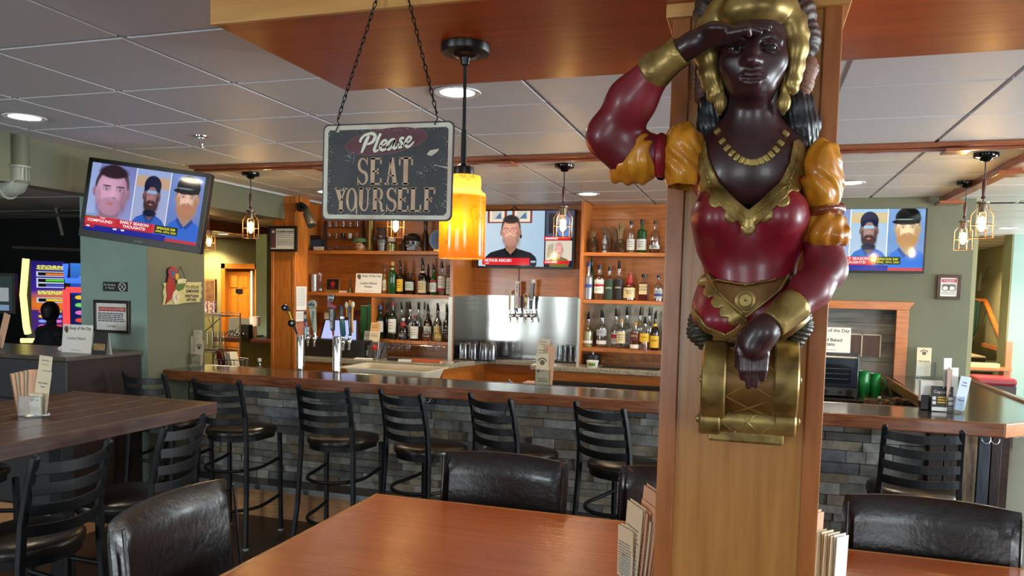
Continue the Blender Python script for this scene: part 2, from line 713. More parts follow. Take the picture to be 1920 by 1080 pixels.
DARKW = wood('dark_brown_wood', rgb(46, 30, 24), rgb(64, 42, 34), 'x', rough=.35)
BLACK = mat('black_plastic', rgb(18, 18, 19), .4)
BLACKM = mat('black_metal_satin', rgb(15, 17, 20), .42, 0.0, .35)
STEEL = mat('brushed_steel', rgb(176, 176, 170), .17, 1.0, var=.06, scale=3, stretch=(1, 1, 40))
CHROME = mat('chrome', rgb(225, 225, 226), .06, 1.0)
GREYM = mat('grey_metal', rgb(130, 130, 130), .35, 1.0)
WHITE = mat('white_paper', rgb(226, 224, 216), .6)
CREAM = mat('cream_paper', rgb(214, 200, 168), .6)
INK = mat('black_ink', rgb(22, 20, 20), .6)
GLASS = glass('clear_glass', (.93, .95, .95, 1))
FLOORM = wood('dark_floor_boards', rgb(40, 29, 23), rgb(62, 46, 37), 'x', rough=.42, scale=3, coat=.1)

# ================================================================ floor, ceiling, walls
m = MB()
m.box(-12, -3.4, -.1, 6, 16, 0)
struct(m.build('floor', FLOORM))

# tiled ceiling: each tile hangs a little below the grid it rests in
TP = 0.6096
X0, Y0 = -3.3635, 1.6118
m = MB()
m.box(-4.2, -3.4, CEIL + .012, 5.5, 16, CEIL + .06)
for j in range(-9, 12):
	for i in range(-2, 15):
		x, y = X0 + i * TP, Y0 + j * TP
		if y + TP < -3 or y > 7.6:
			continue
		xa, xb, ya, yb = max(x + .011, -4.2), x + TP - .011, y + .011, y + TP - .011
		if xb - xa < .03:
			continue
		m.mi = 0 if y < 4.5 else 1
		if y < 4.75 < y + TP and y < 4.6:
			m.mi = 0
		m.box(xa, ya, CEIL, xb, yb, CEIL + .014)
struct(m.build('ceiling', [TILE, TILE2, WHITEP]))
m = MB()
m.box(-12, 4.9, CEIL, -4.3, 16, CEIL + .1)
for k in range(6):
	m.box(-12, 6.2 + k * 1.22, CEIL - .004, -4.75, 6.22 + k * 1.22, CEIL)
m.box(1.4, 7.62, CEIL, 5.5, 16, CEIL + .01)
struct(m.build('ceiling_beyond', TILE2))
m = MB()
for k in range(12):
	m.box(1.5, 7.7 + k * .61, CEIL - .004, 5.5, 7.712 + k * .61, CEIL)
struct(m.build('ceiling_beyond_grid', GREYM))
m = MB()
m.box(-12, -3.4, CEIL + .3, -4.2, 8.4, CEIL + .4)
struct(m.build('ceiling_gaming_room', BLACKW))

# reddish wood strips on the ceiling above the bar edge
m = MB()
m.box(-3.95, 4.70, CEIL - .022, 3.0, 4.80, CEIL)
m.box(-3.95, 4.755, CEIL - .036, 3.0, 4.80, CEIL - .022)
for x in (-2.93, -1.62, .95):
	m.box(x, 4.69, CEIL - .05, x + .13, 4.83, CEIL - .034)
struct(m.build('trim_1', REDTRIM, bevel=.004))
m = MB()
m.box(1.44, 4.80, CEIL - .05, 1.52, 7.25, CEIL)
m.box(1.40, 7.02, CEIL - .07, 1.58, 7.22, CEIL - .045)
m.box(1.40, 5.45, CEIL - .07, 1.58, 5.62, CEIL - .045)
struct(m.build('trim_2', REDTRIM_Y, bevel=.004))

# left side: sage bulkhead, column, beam to the wooden post
m = MB()
m.box(-4.36, 2.6, 2.29, -4.2, 4.56, CEIL + .3)
struct(m.build('wall_left_bulkhead', GREEN))
m = MB()
m.box(-4.81, 4.56, 0, -4.2, 5.17, CEIL)
m.mi = 1
m.quad((-4.81, 4.559, 0), (-4.2, 4.559, 0), (-4.2, 4.559, CEIL), (-4.81, 4.559, CEIL))  # paler front face: window daylight put into the sage column's colour
m.mi = 0
struct(m.build('wall_left_column', [GREEN, TEAL]))
m = MB()
m.box(-4.80, 5.17, 2.355, -4.32, 6.455, CEIL)
struct(m.build('wall_left_beam', GREEN))
m = MB()
m.box(-4.456, 6.46, 0, -4.205, 6.68, CEIL)
m.box(-4.47, 6.452, 0, -4.44, 6.46, 2.3)
m.box(-4.235, 6.452, 0, -4.20, 6.47, CEIL)
m.box(-4.47, 6.44, 2.50, -4.19, 6.69, CEIL)
struct(m.build('wall_left_wooden_post', CHERRY_Z, bevel=.004))

# room beyond on the left
m = MB()
m.box(-12, 12, 0, -4.3, 12.1, CEIL)
m.box(-12, 8.3, 0, -11.9, 12, CEIL)
struct(m.build('wall_far_left', OLIVE))
m = MB()
m.box(-5.75, 8.0, 0, -5.60, 8.25, 2.33)
struct(m.build('wall_left_partition', TEAL))
m = MB()
m.box(-4.45, 7.6, 0, -4.3, 12, CEIL)
struct(m.build('wall_left_back_side', OLIVE))
m = MB()
m.box(-7.10, 7.0, CEIL - .14, -6.95, 12, CEIL)
struct(m.build('trim_3', REDTRIM_Y))
# dark gaming room
m = MB()
m.box(-12, 8.3, 0, -7.9, 8.4, CEIL + .3)
m.box(-12.1, -3.4, 0, -12, 8.4, CEIL + .3)
m.prism([(-4.81, 5.17), (-4.83, 5.17), (-7.92, 8.4), (-7.9, 8.4)], 0, CEIL + .3)
m.mi = 1
m.prism([(-4.80, 5.175), (-4.81, 5.172), (-7.9, 8.402), (-7.88, 8.404)], 0, CEIL)
struct(m.build('wall_gaming_room', [BLACKW, OLIVE]))

# right-hand sage wall with wood-framed recess of weathered boards
m = MB()
m.box(.15, 7.3, 0, 1.73, 7.45, 1.0)
m.box(.15, 7.3, 1.68, 1.73, 7.45, CEIL)
m.box(1.20, 7.3, 1.0, 1.73, 7.45, 1.68)
m.box(.15, 7.45, 0, 1.73, 7.6, CEIL)
struct(m.build('wall_right', GREEN))
m = MB()
m.box(-.2, 7.16, CEIL - .09, 1.35, 7.3, CEIL)
struct(m.build('wall_right_cove', GREEN))
BARNW = wood('weathered_grey_boards', rgb(92, 92, 88), rgb(134, 132, 124), 'x', rough=.7, scale=4, coat=0, k=7, bump=.3)
m = MB()
for k in range(4):
	m.box(.15, 7.415, 1.0 + k * .17, 1.2, 7.44, 1.166 + k * .17)
m.mi = 1
m.box(.80, 7.40, 1.215, .925, 7.42, 1.40)
m.box(.935, 7.40, 1.215, 1.075, 7.42, 1.40)
m.mi = 2
m.box(.925, 7.398, 1.21, .935, 7.42, 1.408)
m.box(.80, 7.398, 1.40, 1.085, 7.42, 1.408)
m.box(1.075, 7.398, 1.21, 1.085, 7.42, 1.408)
struct(m.build('wall_right_recess', [BARNW, wood('brown_recess_panel', rgb(74, 54, 44), rgb(96, 74, 62), 'z', rough=.6, coat=0), CREAM]))
m = MB()
m.box(1.175, 7.27, 1.05, 1.27, 7.32, 1.64)
m.box(.15, 7.265, 1.63, 1.27, 7.32, 1.70)
m.prism([(1.27, 1.64), (1.31, 1.70), (1.27, 1.70)], 7.265, 7.32, 'y')
struct(m.build('trim_4', CHERRY_X, bevel=.003))

# corridor on the right with the stairs at its end
m = MB()
m.box(3.1, 11.2, 0, 3.3, 11.55, CEIL)
m.box(3.3, 11.3, 0, 5.5, 11.4, CEIL)
struct(m.build('wall_corridor_end', TEAL))
m = MB()
m.box(3.085, 11.205, 0, 3.1, 11.55, CEIL)
m.box(3.55, 11.55, 0, 3.7, 14.6, CEIL + .5)
m.box(1.0, 14.6, 0, 3.7, 14.7, CEIL + .5)
m.box(1.73, 7.45, 0, 1.80, 7.6, CEIL)
m.box(1.6, 7.6, 0, 1.73, 14.6, CEIL)
struct(m.build('wall_corridor', mat('olive_corridor_paint', rgb(146, 142, 104), .6, var=.04, scale=2)))
m = MB()
m.box(3.09, 11.185, .45, 3.16, 11.21, 1.22)
struct(m.build('trim_5', CHERRY_Z))
STEPM = mat('dark_stair_carpet', rgb(52, 48, 42), .9, var=.15, scale=60)
m = MB()
for k in range(5):
	m.mi = 0
	m.box(1.75, 12.0 + k * .26, 0, 3.5 - .04 * k, 13.9, .18 * (k + 1) - .02)
	m.mi = 1
	m.box(1.75, 11.98 + k * .26, .18 * (k + 1) - .02, 3.5 - .04 * k, 13.9, .18 * (k + 1))
m.mi = 2
m.tube([(3.52, 12.0, .30), (3.52, 13.05, 1.02), (3.5, 13.85, 1.04)], .04, 4, sq=True)
struct(m.build('floor_stairs', [STEPM, mat('stair_nosing', rgb(186, 168, 132), .6), CHERRY_X]))

# street-window wall behind the viewer and on the right
FRAMEW = mat('white_window_frame', rgb(205, 205, 200), .5)
nm, y0, y1 = 'wall_back', -3.15, -3.0
m = MB()
m.box(-12, y0, 0, 5.5, y1, .75)
m.box(-12, y0, 2.35, 5.5, y1, CEIL + .3)
for a, b in ((-12, -6.7), (-5.2, -2.05), (-.45, 1.8), (3.4, 5.5)):
	m.box(a, y0, .75, b, y1, 2.35)
struct(m.build(nm, GREEN))
m = MB()
m.box(5.5, -3.15, 0, 5.65, 16, .7)
m.box(5.5, -3.15, 2.45, 5.65, 16, CEIL + .1)
for a, b in ((-3.15, 1.3), (3.1, 5.1), (6.9, 9.6), (11.4, 16)):
	m.box(5.5, a, .7, 5.65, b, 2.45)
struct(m.build('wall_side', TEAL))

# dropped soffit over the booth tables and the veneered pillar
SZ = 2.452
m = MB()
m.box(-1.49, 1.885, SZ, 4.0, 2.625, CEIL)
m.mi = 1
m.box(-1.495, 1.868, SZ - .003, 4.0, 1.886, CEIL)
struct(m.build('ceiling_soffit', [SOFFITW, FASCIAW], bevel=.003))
m = MB()
m.box(-.225, 2.05, 0, .177, 2.45, SZ)
m.mi = 1
m.box(-.225, 2.040, 0, -.180, 2.052, 2.42)
m.box(.135, 2.040, 0, .177, 2.052, 2.42)
m.mi = 2
m.box(-.241, 2.022, 2.418, .193, 2.47, SZ)
struct(m.build('wall_pillar', [PILLARW, PILTRIM, FASCIAW], bevel=.003))

# ================================================================ the bar counter
bar = thing('bar_counter', 'long U-shaped bar with oak edge and stacked-stone front', 'bar', (-1, 4.9, 0))
TOPM = mat('dark_laminate_bar_top', rgb(66, 58, 50), .16, 0, .6, var=.12, scale=20, coat=.4)
outer = [(-4.19, 4.71), (1.31, 4.66), (1.75, 5.10), (1.75, 7.29)]
inner = [(1.12, 7.29), (1.06, 5.17), (-4.19, 5.17)]

def off(poly, d):
	return poly

m = MB()
m.prism([(-4.19, 4.735), (1.30, 4.685), (1.725, 5.11), (1.725, 7.29), (1.14, 7.29), (1.085, 5.15), (-4.19, 5.15)], 1.02, 1.07)
m.build('bar_top', TOPM, bar, world=True)
m = MB()
m.prism([(-4.19, 4.71), (1.31, 4.66), (1.30, 4.69), (-4.19, 4.74)], .995, 1.072)
m.build('front_edge', OAK, bar, bevel=.008, world=True)
m = MB()
m.prism([(1.31, 4.66), (1.75, 5.10), (1.72, 5.11), (1.30, 4.69)], .995, 1.072)
m.build('corner_edge', CHERRY_X, bar, bevel=.006, world=True)
m = MB()
m.prism([(1.75, 5.10), (1.75, 7.29), (1.70, 7.29), (1.70, 5.09)], .995, 1.085)
m.build('side_edge', OAK, bar, bevel=.006, world=True)
m = MB()
m.box(-4.19, 5.15, 1.0, 1.09, 5.172, 1.072)
m.box(1.085, 5.15, 1.0, 1.11, 7.29, 1.072)
m.build('inner_edge', OAK, bar, bevel=.004, world=True)

# stacked ledger stone: every stone its own size, depth and colour in one cladding
STONE = mat('ledger_stone', (1, 1, 1, 1), .75, bump=.5, scale=40)
_nt = STONE.node_tree
_a = _nt.nodes.new('ShaderNodeVertexColor')
_a.layer_name = 'stone'
_nz = _nt.nodes.new('ShaderNodeTexNoise')
_nz.inputs['Scale'].default_value = 14
_nz.inputs['Detail'].default_value = 6
_mm = _nt.nodes.new('ShaderNodeMapRange')
_mm.inputs['From Min'].default_value = .3
_mm.inputs['From Max'].default_value = .7
_mm.inputs['To Min'].default_value = .62
_mm.inputs['To Max'].default_value = 1.3
_mx = _nt.nodes.new('ShaderNodeVectorMath')
_mx.operation = 'SCALE'
_tc = _nt.nodes.new('ShaderNodeTexCoord')
_nt.links.new(_tc.outputs['Object'], _nz.inputs[0])
_nt.links.new(_nz.outputs[0], _mm.inputs['Value'])
_nt.links.new(_a.outputs[0], _mx.inputs[0])
_nt.links.new(_mm.outputs[0], _mx.inputs['Scale'])
_nt.links.new(_mx.outputs[0], _nt.nodes['Principled BSDF'].inputs['Base Color'])

def ledger(name, x0, x1, y, z0, z1, parent):
	rnd = random.Random(5)
	m = MB()
	cols = []
	z = z0
	while z < z1 - .01:
		h = min(rnd.choice((.05, .058, .066, .075)), z1 - z)
		x = x0 - rnd.random() * .2
		while x < x1:
			L = rnd.uniform(.10, .34)
			a, b = max(x, x0), min(x + L, x1)
			if b - a > .01:
				d = rnd.uniform(.004, .034)
				n0 = len(m.f)
				j = [rnd.uniform(-.005, .005) for _ in range(4)]
				v = [(a + .001, y, z + .001), (b - .001, y, z + .001), (b - .001, y, z + h - .001), (a + .001, y, z + h - .001),
					(a + .002, y - d + j[0], z + .002), (b - .002, y - d + j[1], z + .002), (b - .002, y - d + j[2], z + h - .002), (a + .002, y - d + j[3], z + h - .002)]
				m.add(v, [(4, 5, 6, 7), (0, 1, 5, 4), (1, 2, 6, 5), (2, 3, 7, 6), (3, 0, 4, 7)])
				t = rnd.random()
				g = rnd.uniform(96, 150)
				c = (g + 4, g + 3, g - 4) if t < .62 else ((g + 12, g + 2, g - 16) if t < .85 else (g * .84, g * .86, g * .88))
				cols += [c] * (len(m.f) - n0)
			x += L
		z += h
	o = m.build(name, STONE, parent, world=True)
	ca = o.data.color_attributes.new('stone', 'FLOAT_COLOR', 'CORNER')
	arr = np.ones((len(o.data.loops), 4), np.float32)
	li = 0
	for p, c in zip(o.data.polygons, cols):
		for _ in p.vertices:
			arr[li, :3] = [s2l(v) for v in c]
			li += 1
	ca.data.foreach_set('color', arr.ravel())
	return o

m = MB()
m.box(-4.19, 5.0, .0, 1.02, 5.12, 1.0)
m.box(1.02, 5.0, 0, 1.42, 5.12, 1.0)
m.box(1.40, 5.1, 0, 1.46, 7.29, 1.0)
m.build('bar_wall', DARKW, bar, world=True)
ledger('stone_cladding', -4.19, 1.0, 5.0, .25, .995, bar)
m = MB()
m.box(-4.19, 4.84, 0, 1.0, 5.0, .225)
m.build('kick_board', TANW, bar, world=True)
m = MB()
m.box(-4.19, 4.80, .225, 1.0, 5.0, .25)
m.build('foot_ledge', DARKW, bar, world=True)
m = MB()
m.box(-4.19, 4.796, .212, 1.0, 4.802, .252)
for k in range(150):
	x = -4.18 + k * .0345
	m.bc((x, 4.795, .232), (.012, .004, .012), Matrix.Rotation(PI / 4, 3, 'Y'))
m.build('metal_strip', GREYM, bar, world=True)
BARN = wood('charred_barn_boards', rgb(36, 25, 23), rgb(58, 42, 38), 'z', rough=.7, coat=0, scale=6, bump=.6)
BARNL = wood('peeling_painted_board', rgb(52, 38, 32), rgb(150, 122, 92), 'z', rough=.7, coat=0, scale=5, bump=.5, k=5)
BARNB = wood('bluish_board', rgb(40, 46, 54), rgb(62, 68, 78), 'z', rough=.6, coat=0, scale=6, bump=.4)
m = MB()
for x0, x1, mi in ((1.0, 1.075, 0), (1.08, 1.17, 0), (1.175, 1.245, 1), (1.25, 1.31, 2), (1.315, 1.365, 0)):
	m.mi = mi
	m.box(x0, 4.90, 0, x1, 5.0, .995)
m.build('board_cladding', [BARN, BARNL, BARNB], bar, bevel=.004, world=True)
HOOK = mat('white_metal_hook', rgb(210, 205, 200), .3, .6)
for hx in (-2.17, -1.48, 1.30):
	h = thing('coat_hook', 'double metal bag hook under the bar edge, ' + ('beside second stool from the column' if hx < -2 else ('behind the fourth bar stool' if hx < 0 else 'at the boarded bar corner')), 'hook', (hx, 4.952 if hx < 1 else 4.885, .955), group='bag hooks under the bar edge')
	m = MB()
	for s in (-1, 1):
		m.tube([(0, 0, .03)] + [(s * .022 * (1 - math.cos(t)), -.006 - .012 * math.sin(t), -.028 * math.sin(t) * 1.0) for t in np.linspace(0, PI, 7)], .0035, 6)
	m.build('hook_wire', HOOK, h)
	m = MB()
	m.box(-.012, -.002, .012, .012, .006, .04)
	m.build('mounting_plate', HOOK, h)

# ================================================================ back bar
GRAN = mat('speckled_granite', rgb(132, 124, 106), .18, 0, .5, col2=rgb(178, 170, 150), scale=70, coat=.3)
bb = thing('back_counter', 'speckled granite back counter with wooden front behind the bar', 'counter', (-2, 7, 0))
CT = 1.035
m = MB()
m.prism([(-4.2, 6.50), (-2.66, 6.50), (-2.50, 7.20), (-1.96, 7.20), (-1.96, 6.88), (-.15, 6.85), (-.15, 7.50), (-4.43, 7.50), (-4.43, 6.69), (-4.2, 6.69)], CT - .045, CT)
m.build('counter_top', GRAN, bb, bevel=.006, world=True)
m = MB()
m.prism([(-4.2, 6.55), (-2.70, 6.55), (-2.54, 7.24), (-1.92, 7.24), (-1.92, 6.92), (-.15, 6.90), (-.15, 7.5), (-4.2, 7.5)], .0, CT - .045)
m.build('counter_body', CHERRY_X, bb, world=True)
m = MB()
m.box(-4.15, 6.52, .05, -2.72, 6.56, .90)
m.box(-1.9, 6.87, .05, -.18, 6.91, .90)
m.build('cooler_front', mat('black_cooler_door', rgb(26, 25, 24), .25, 0, .5), bb, world=True)
m = MB()
m.box(-1.9, 6.845, .845, -.18, 6.872, .895)
m.build('cooler_rail', mat('dull_steel', rgb(120, 116, 108), .3, 1), bb, world=True)

shelf = thing('back_bar_shelving', 'honey wood back-bar shelving rising to the ceiling behind the bar', 'shelving', (-2, 7.2, 0))
ZT, ZM, ZL = at(825, 471, 6.95).z, at(825, 553.5, 6.95).z, at(800, 640, 6.95).z
m = MB()
m.box(-4.43, 7.25, CT, -2.80, 7.30, CEIL)          # left back board
m.build('back_board', CHERRY_X, shelf, world=True)
m = MB()
m.box(-4.49, 6.68, 0, -4.43, 7.50, CEIL)
m.build('side_board', CHERRY_Z, shelf, world=True)
m = MB()
m.box(-2.80, 6.93, CT, -2.765, 7.5, CEIL)
m.build('end_panel', CHERRY_Z, shelf, bevel=.002, world=True)
m = MB()
m.box(-2.803, 6.922, CT, -2.765, 6.93, 1.645)
m.build('metal_corner_strip', mat('pale_corner_metal', rgb(190, 188, 176), .35, .5), shelf, world=True)
m = MB()
m.box(-2.765, 7.5, CT, -1.57, 7.55, CEIL)
m.build('recess_panel', CHERRY_X, shelf, world=True)
m = MB()
m.box(-2.765, 7.47, 2.515, -1.57, 7.5, CEIL)
m.build('recess_top_trim', CHERRY_X, shelf, world=True)
m = MB()
m.box(-1.57, 7.13, CT, -1.535, 7.5, CEIL)
m.build('end_panel', CHERRY_Z, shelf, bevel=.002, world=True)
m = MB()
m.box(-1.603, 7.49, CT, -1.57, 7.5, 1.64)
m.box(-1.575, 7.122, CT, -1.55, 7.13, 1.66)
m.build('metal_corner_strip', mat('pale_corner_metal', rgb(190, 188, 176), .35, .5), shelf, world=True)
m = MB()
m.box(-1.535, 7.5, CT, -.1, 7.55, CEIL)
m.box(-.12, 7.13, CT, -.09, 7.5, CEIL)
m.build('back_board', CHERRY_X, shelf, world=True)
m = MB()
m.box(-1.535, 7.47, 2.43, -.1, 7.5, 2.46)
m.box(-1.535, 7.47, 2.54, -.1, 7.5, CEIL)
m.build('top_moulding', CHERRY_X, shelf, world=True)
for z, x0 in ((ZT, -4.43), (ZM, -4.43), (ZL, -3.615)):
	m = MB()
	m.box(x0, 6.945, z - .034, -2.80, 7.25, z)
	m.build('shelf_board', CHERRY_X, shelf, bevel=.002, world=True)
m = MB()
m.box(-3.645, 6.95, CT, -3.615, 7.25, ZM - .034)
m.build('divider', CHERRY_Z, shelf, world=True)
ZTR, ZMR, ZLR = at(1170, 473.5, 7.15).z, at(1170, 563.5, 7.15).z, at(1170, 655, 7.15).z
for z in (ZTR, ZMR, ZLR):
	m = MB()
	m.box(-1.535, 7.145, z - .034, -.12, 7.5, z)
	m.build('shelf_board', CHERRY_X, shelf, bevel=.002, world=True)
m = MB()
m.box(-1.535, 7.492, ZLR, -.12, 7.5, ZMR - .034)
m.build('mirror_back', mat('mottled_mirror_back', rgb(150, 140, 122), .25, .6, var=.2, scale=14), shelf, world=True)
m = MB()
m.box(-2.80, 7.242, ZL, -3.615, 7.25, ZM - .034)
m.build('mirror_back', mat('mottled_mirror_back', rgb(150, 140, 122), .25, .6), shelf, world=True)

sp = MB()
nx = 60
pts = []
for i in range(nx + 1):
	x = -2.765 + (-1.57 + 2.765) * i / nx
	pts.append((x, 7.487 + .0016 * math.sin(x * 9.0) + .0005 * math.sin(x * 23 + 1)))
vs = []
for x, y in pts:
	vs += [(x, y, CT), (x, y, at(980, 555, 7.49).z)]
sp.add(vs, [(2 * i, 2 * i + 2, 2 * i + 3, 2 * i + 1) for i in range(nx)], True)
tag(sp.build('steel_backsplash', STEEL), 'wavy brushed steel backsplash under the middle television', 'backsplash')
m = MB()
m.box(-2.765, 6.95, CT, -2.758, 7.487, 1.655)
tag(m.build('steel_side_splash', STEEL), 'narrow steel sheet on the cabinet side beside the plastic glass bin', 'backsplash')

# counter on the right behind the bar
m = MB()
rc = thing('side_counter', 'dark counter along the sage wall under the oven', 'counter', (.6, 6.9, 0))
m.box(-.08, 6.45, .90, 1.10, 7.29, .93)
m.build('counter_top', mat('dark_counter_top', rgb(40, 38, 36), .25), rc, world=True)
m = MB()
m.box(-.08, 6.5, 0, 1.10, 7.29, .90)
m.build('counter_body', DARKW, rc, world=True)
m = MB()
rs = thing('service_shelf', 'low dark service shelf inside the bar corner holding syrup bottles', 'shelf', (.85, 5.9, 0))
m.box(.55, 5.35, .86, 1.08, 6.44, .89)
m.build('shelf_top', mat('dark_counter_top', rgb(40, 38, 36), .25), rs, world=True)
m = MB()
m.box(.57, 5.37, 0, 1.06, 6.42, .86)
m.build('shelf_body', DARKW, rs, world=True)

# ================================================================ carved ship's figurehead on the pillar
SKIN = mat('dark_plum_lacquer', rgb(42, 20, 22), .36, col2=rgb(60, 30, 32), scale=9, coat=.12)
RED = mat('crimson_lacquer', rgb(104, 12, 26), .36, col2=rgb(132, 20, 38), scale=6, coat=.12)
REDD = mat('dull_crimson_lacquer', rgb(96, 20, 28), .38, col2=rgb(126, 32, 42), scale=7, coat=.12)
ORANGE = mat('orange_lacquer', rgb(176, 104, 22), .27, col2=rgb(206, 138, 38), scale=12, coat=.15)
GOLD = mat('worn_gold_paint', rgb(112, 88, 44), .36, .55, col2=rgb(172, 146, 84), scale=16, bump=.08)
GOLDB = mat('brown_gold_paint', rgb(96, 62, 26), .38, .4, col2=rgb(128, 92, 40), scale=10)
HAIRB = mat('blue_black_hair_paint', rgb(22, 25, 28), .34, col2=rgb(44, 48, 52), scale=14, stretch=(6, 6, 1))
PLUME = mat('faded_plume_paint', rgb(92, 50, 44), .5, col2=rgb(150, 106, 84), scale=9)
PLUMEG = mat('dark_plume_paint', rgb(48, 44, 36), .5, col2=rgb(78, 56, 52), scale=12)

fig = thing('ship_figurehead', "carved and painted ship's figurehead of a saluting woman mounted on the wooden pillar", 'figurehead', (-.02, 2.05, 1.38))

def R_(px, p):
	return px / pxm(p)

def fe(C, x, y, Y, rx, ry, rz, k=.012, mode='+', rot=None):
	p = at(x, y, Y)
	u = 1 / pxm(p)
	C.ell(p, (rx * u, ry * u, rz * u), k, mode, rot)

def fr(C, pts, r, k=.010, mode='+'):
	P = [at(*p) for p in pts]
	rr = r if isinstance(r, (list, tuple)) else [r] * len(P)
	C.path(P, [a / pxm(p) for a, p in zip(rr, P)], k, mode)

def sd_poly(C, poly):
	"""signed distance to a closed outline in the xz plane (negative inside)."""
	X, Z = C.X, C.Z
	d = np.full((X.shape[0], 1, Z.shape[2]), 1e9, np.float32)
	s = np.ones_like(d)
	n = len(poly)
	for i in range(n):
		a, b = poly[i], poly[i - 1]
		ex, ez = b[0] - a[0], b[1] - a[1]
		wx, wz = X - a[0], Z - a[1]
		t = np.clip((wx * ex + wz * ez) / (ex * ex + ez * ez + 1e-12), 0, 1)
		d = np.minimum(d, (wx - ex * t) ** 2 + (wz - ez * t) ** 2)
		c1, c2, c3 = Z >= a[1], Z < b[1], ex * wz > ez * wx
		flip = (c1 & c2 & c3) | (~c1 & ~c2 & ~c3)
		s = np.where(flip, -s, s)
	return (s * np.sqrt(d)).astype(np.float32)

def sd_line(C, pts, hw):
	X, Z = C.X, C.Z
	d = np.full((X.shape[0], 1, Z.shape[2]), 1e9, np.float32)
	for i in range(len(pts) - 1):
		a, b = pts[i], pts[i + 1]
		ex, ez = b[0] - a[0], b[1] - a[1]
		wx, wz = X - a[0], Z - a[1]
		t = np.clip((wx * ex + wz * ez) / (ex * ex + ez * ez + 1e-12), 0, 1)
		d = np.minimum(d, (wx - ex * t) ** 2 + (wz - ez * t) ** 2)
	return (np.sqrt(d) - hw).astype(np.float32)

def xz(pts, Y):
	return [(at(x, y, Y).x, at(x, y, Y).z) for x, y in pts]

def chestY(x, y):
	q = 1 - ((x - 1403) / 104) ** 2 - ((y - 322) / 92) ** 2
	return 1.95 - .102 * math.sqrt(max(q, .05))

# --- torso form shared by the skin of the chest and the dress
T = Carve((-.20, 1.74, 1.50), (.16, 2.055, 2.17), .0042)
fe(T, 1403, 322, 1.95, 104, 83, 92, .02)
fe(T, 1350, 410, 1.885, 52, 74, 56, .03)
fe(T, 1462, 408, 1.885, 52, 74, 56, .03)
fe(T, 1404, 450, 1.95, 97, 90, 80, .03)
fe(T, 1406, 525, 1.95, 80, 78, 70, .03)
fe(T, 1405, 590, 1.96, 92, 82, 70, .03)
torso = T.f.copy()

def part_of(C, f, name, m):
	D = Carve.__new__(Carve)
	D.lo, D.h, D.X, D.Y, D.Z, D.n, D.f = C.lo, C.h, C.X, C.Y, C.Z, C.n, f
	return D.build(name, m, fig)

neck = [(1282, 236), (1312, 262), (1322, 312), (1345, 358), (1378, 388), (1403, 410), (1430, 386), (1462, 356), (1488, 310), (1497, 268), (1530, 250)]
dress = neck + [(1560, 400), (1560, 585), (1240, 585), (1240, 300)]
part_of(T, np.maximum(torso - .002, sd_poly(T, xz(dress, 1.84))), 'dress_bodice', RED)
c1 = [(1305, 252), (1314, 300), (1336, 350), (1368, 386), (1403, 412), (1440, 384), (1473, 350), (1496, 305), (1504, 262)]
scal = np.minimum(sd_line(T, xz(c1, 1.845), .017), 1)
for i in range(11):
	t = i / 10
	j = t * (len(c1) - 1)
	a, b = c1[int(min(j, len(c1) - 2))], c1[int(min(j, len(c1) - 2)) + 1]
	w = j - int(min(j, len(c1) - 2))
	x, y = a[0] + (b[0] - a[0]) * w, a[1] + (b[1] - a[1]) * w
	dx, dy = x - 1403, y - 200
	L = math.hypot(dx, dy)
	q = xz([(x + dx / L * 17, y + dy / L * 17)], 1.845)[0]
	scal = np.minimum(scal, np.sqrt((T.X - q[0]) ** 2 + (T.Z - q[1]) ** 2) - .0165)
part_of(T, np.maximum(torso - .006, scal), 'gold_collar', GOLD)
part_of(T, np.maximum(np.minimum(torso - .009, .2), np.minimum(sd_line(T, xz(c1, 1.845), .0022), sd_line(T, xz([(x, y + 20 if 1320 < x < 1490 else y) for x, y in c1], 1.845), .0022))), 'collar_piping', GOLD)

def front(C, f, x, z):
	i, k = int(round((x - C.lo[0]) / C.h)), int(round((z - C.lo[2]) / C.h))
	j = np.argmax(f[i, :, k] < 0)
	return C.lo[1] + C.h * (j - f[i, j, k] / min(f[i, j, k] - f[i, j - 1, k], -1e-6) if j else 0)

# --- skin: head, neck, breast and the raised hand in one surface
H = Carve((-.27, 1.70, 1.93), (.13, 2.05, 2.42), .0027)
fe(H, 1403, 322, 1.95, 103, 82, 91, .02)
fr(H, [(1411, 165, 1.905), (1408, 250, 1.935)], [42, 50], .03)
fr(H, [(1408, 245, 1.94), (1335, 268, 1.96)], [38, 26], .03)
fr(H, [(1408, 245, 1.94), (1490, 272, 1.96)], [38, 26], .03)
fe(H, 1414, 92, 1.895, 63, 78, 88, .02)
fe(H, 1412, 128, 1.868, 54, 62, 55, .03)
fe(H, 1411, 158, 1.845, 34, 34, 25, .03)
fe(H, 1372, 118, 1.838, 17, 14, 15, .03)
fe(H, 1454, 116, 1.838, 17, 14, 15, .03)
fe(H, 1381, 88, 1.803, 19, 12, 11, .012, '-')
fe(H, 1443, 86, 1.803, 19, 12, 11, .012, '-')
fr(H, [(1361, 76, 1.822), (1380, 69, 1.812), (1398, 76, 1.812)], 4, .012)
fr(H, [(1424, 75, 1.812), (1443, 67, 1.812), (1464, 76, 1.824)], 4, .012)
fr(H, [(1411, 72, 1.812), (1410, 96, 1.796), (1409, 112, 1.784)], [7, 8, 9], .014)
fe(H, 1409, 113, 1.786, 10, 8, 7, .008)
fe(H, 1397, 115, 1.796, 7, 8, 6, .008)
fe(H, 1421, 115, 1.796, 7, 8, 6, .008)

def on(x, y, d):
	Y = 1.82
	for _ in range(3):
		q = at(x, y, Y)
		Y = front(H, H.f, q.x, q.z) + d
	return x, y, Y

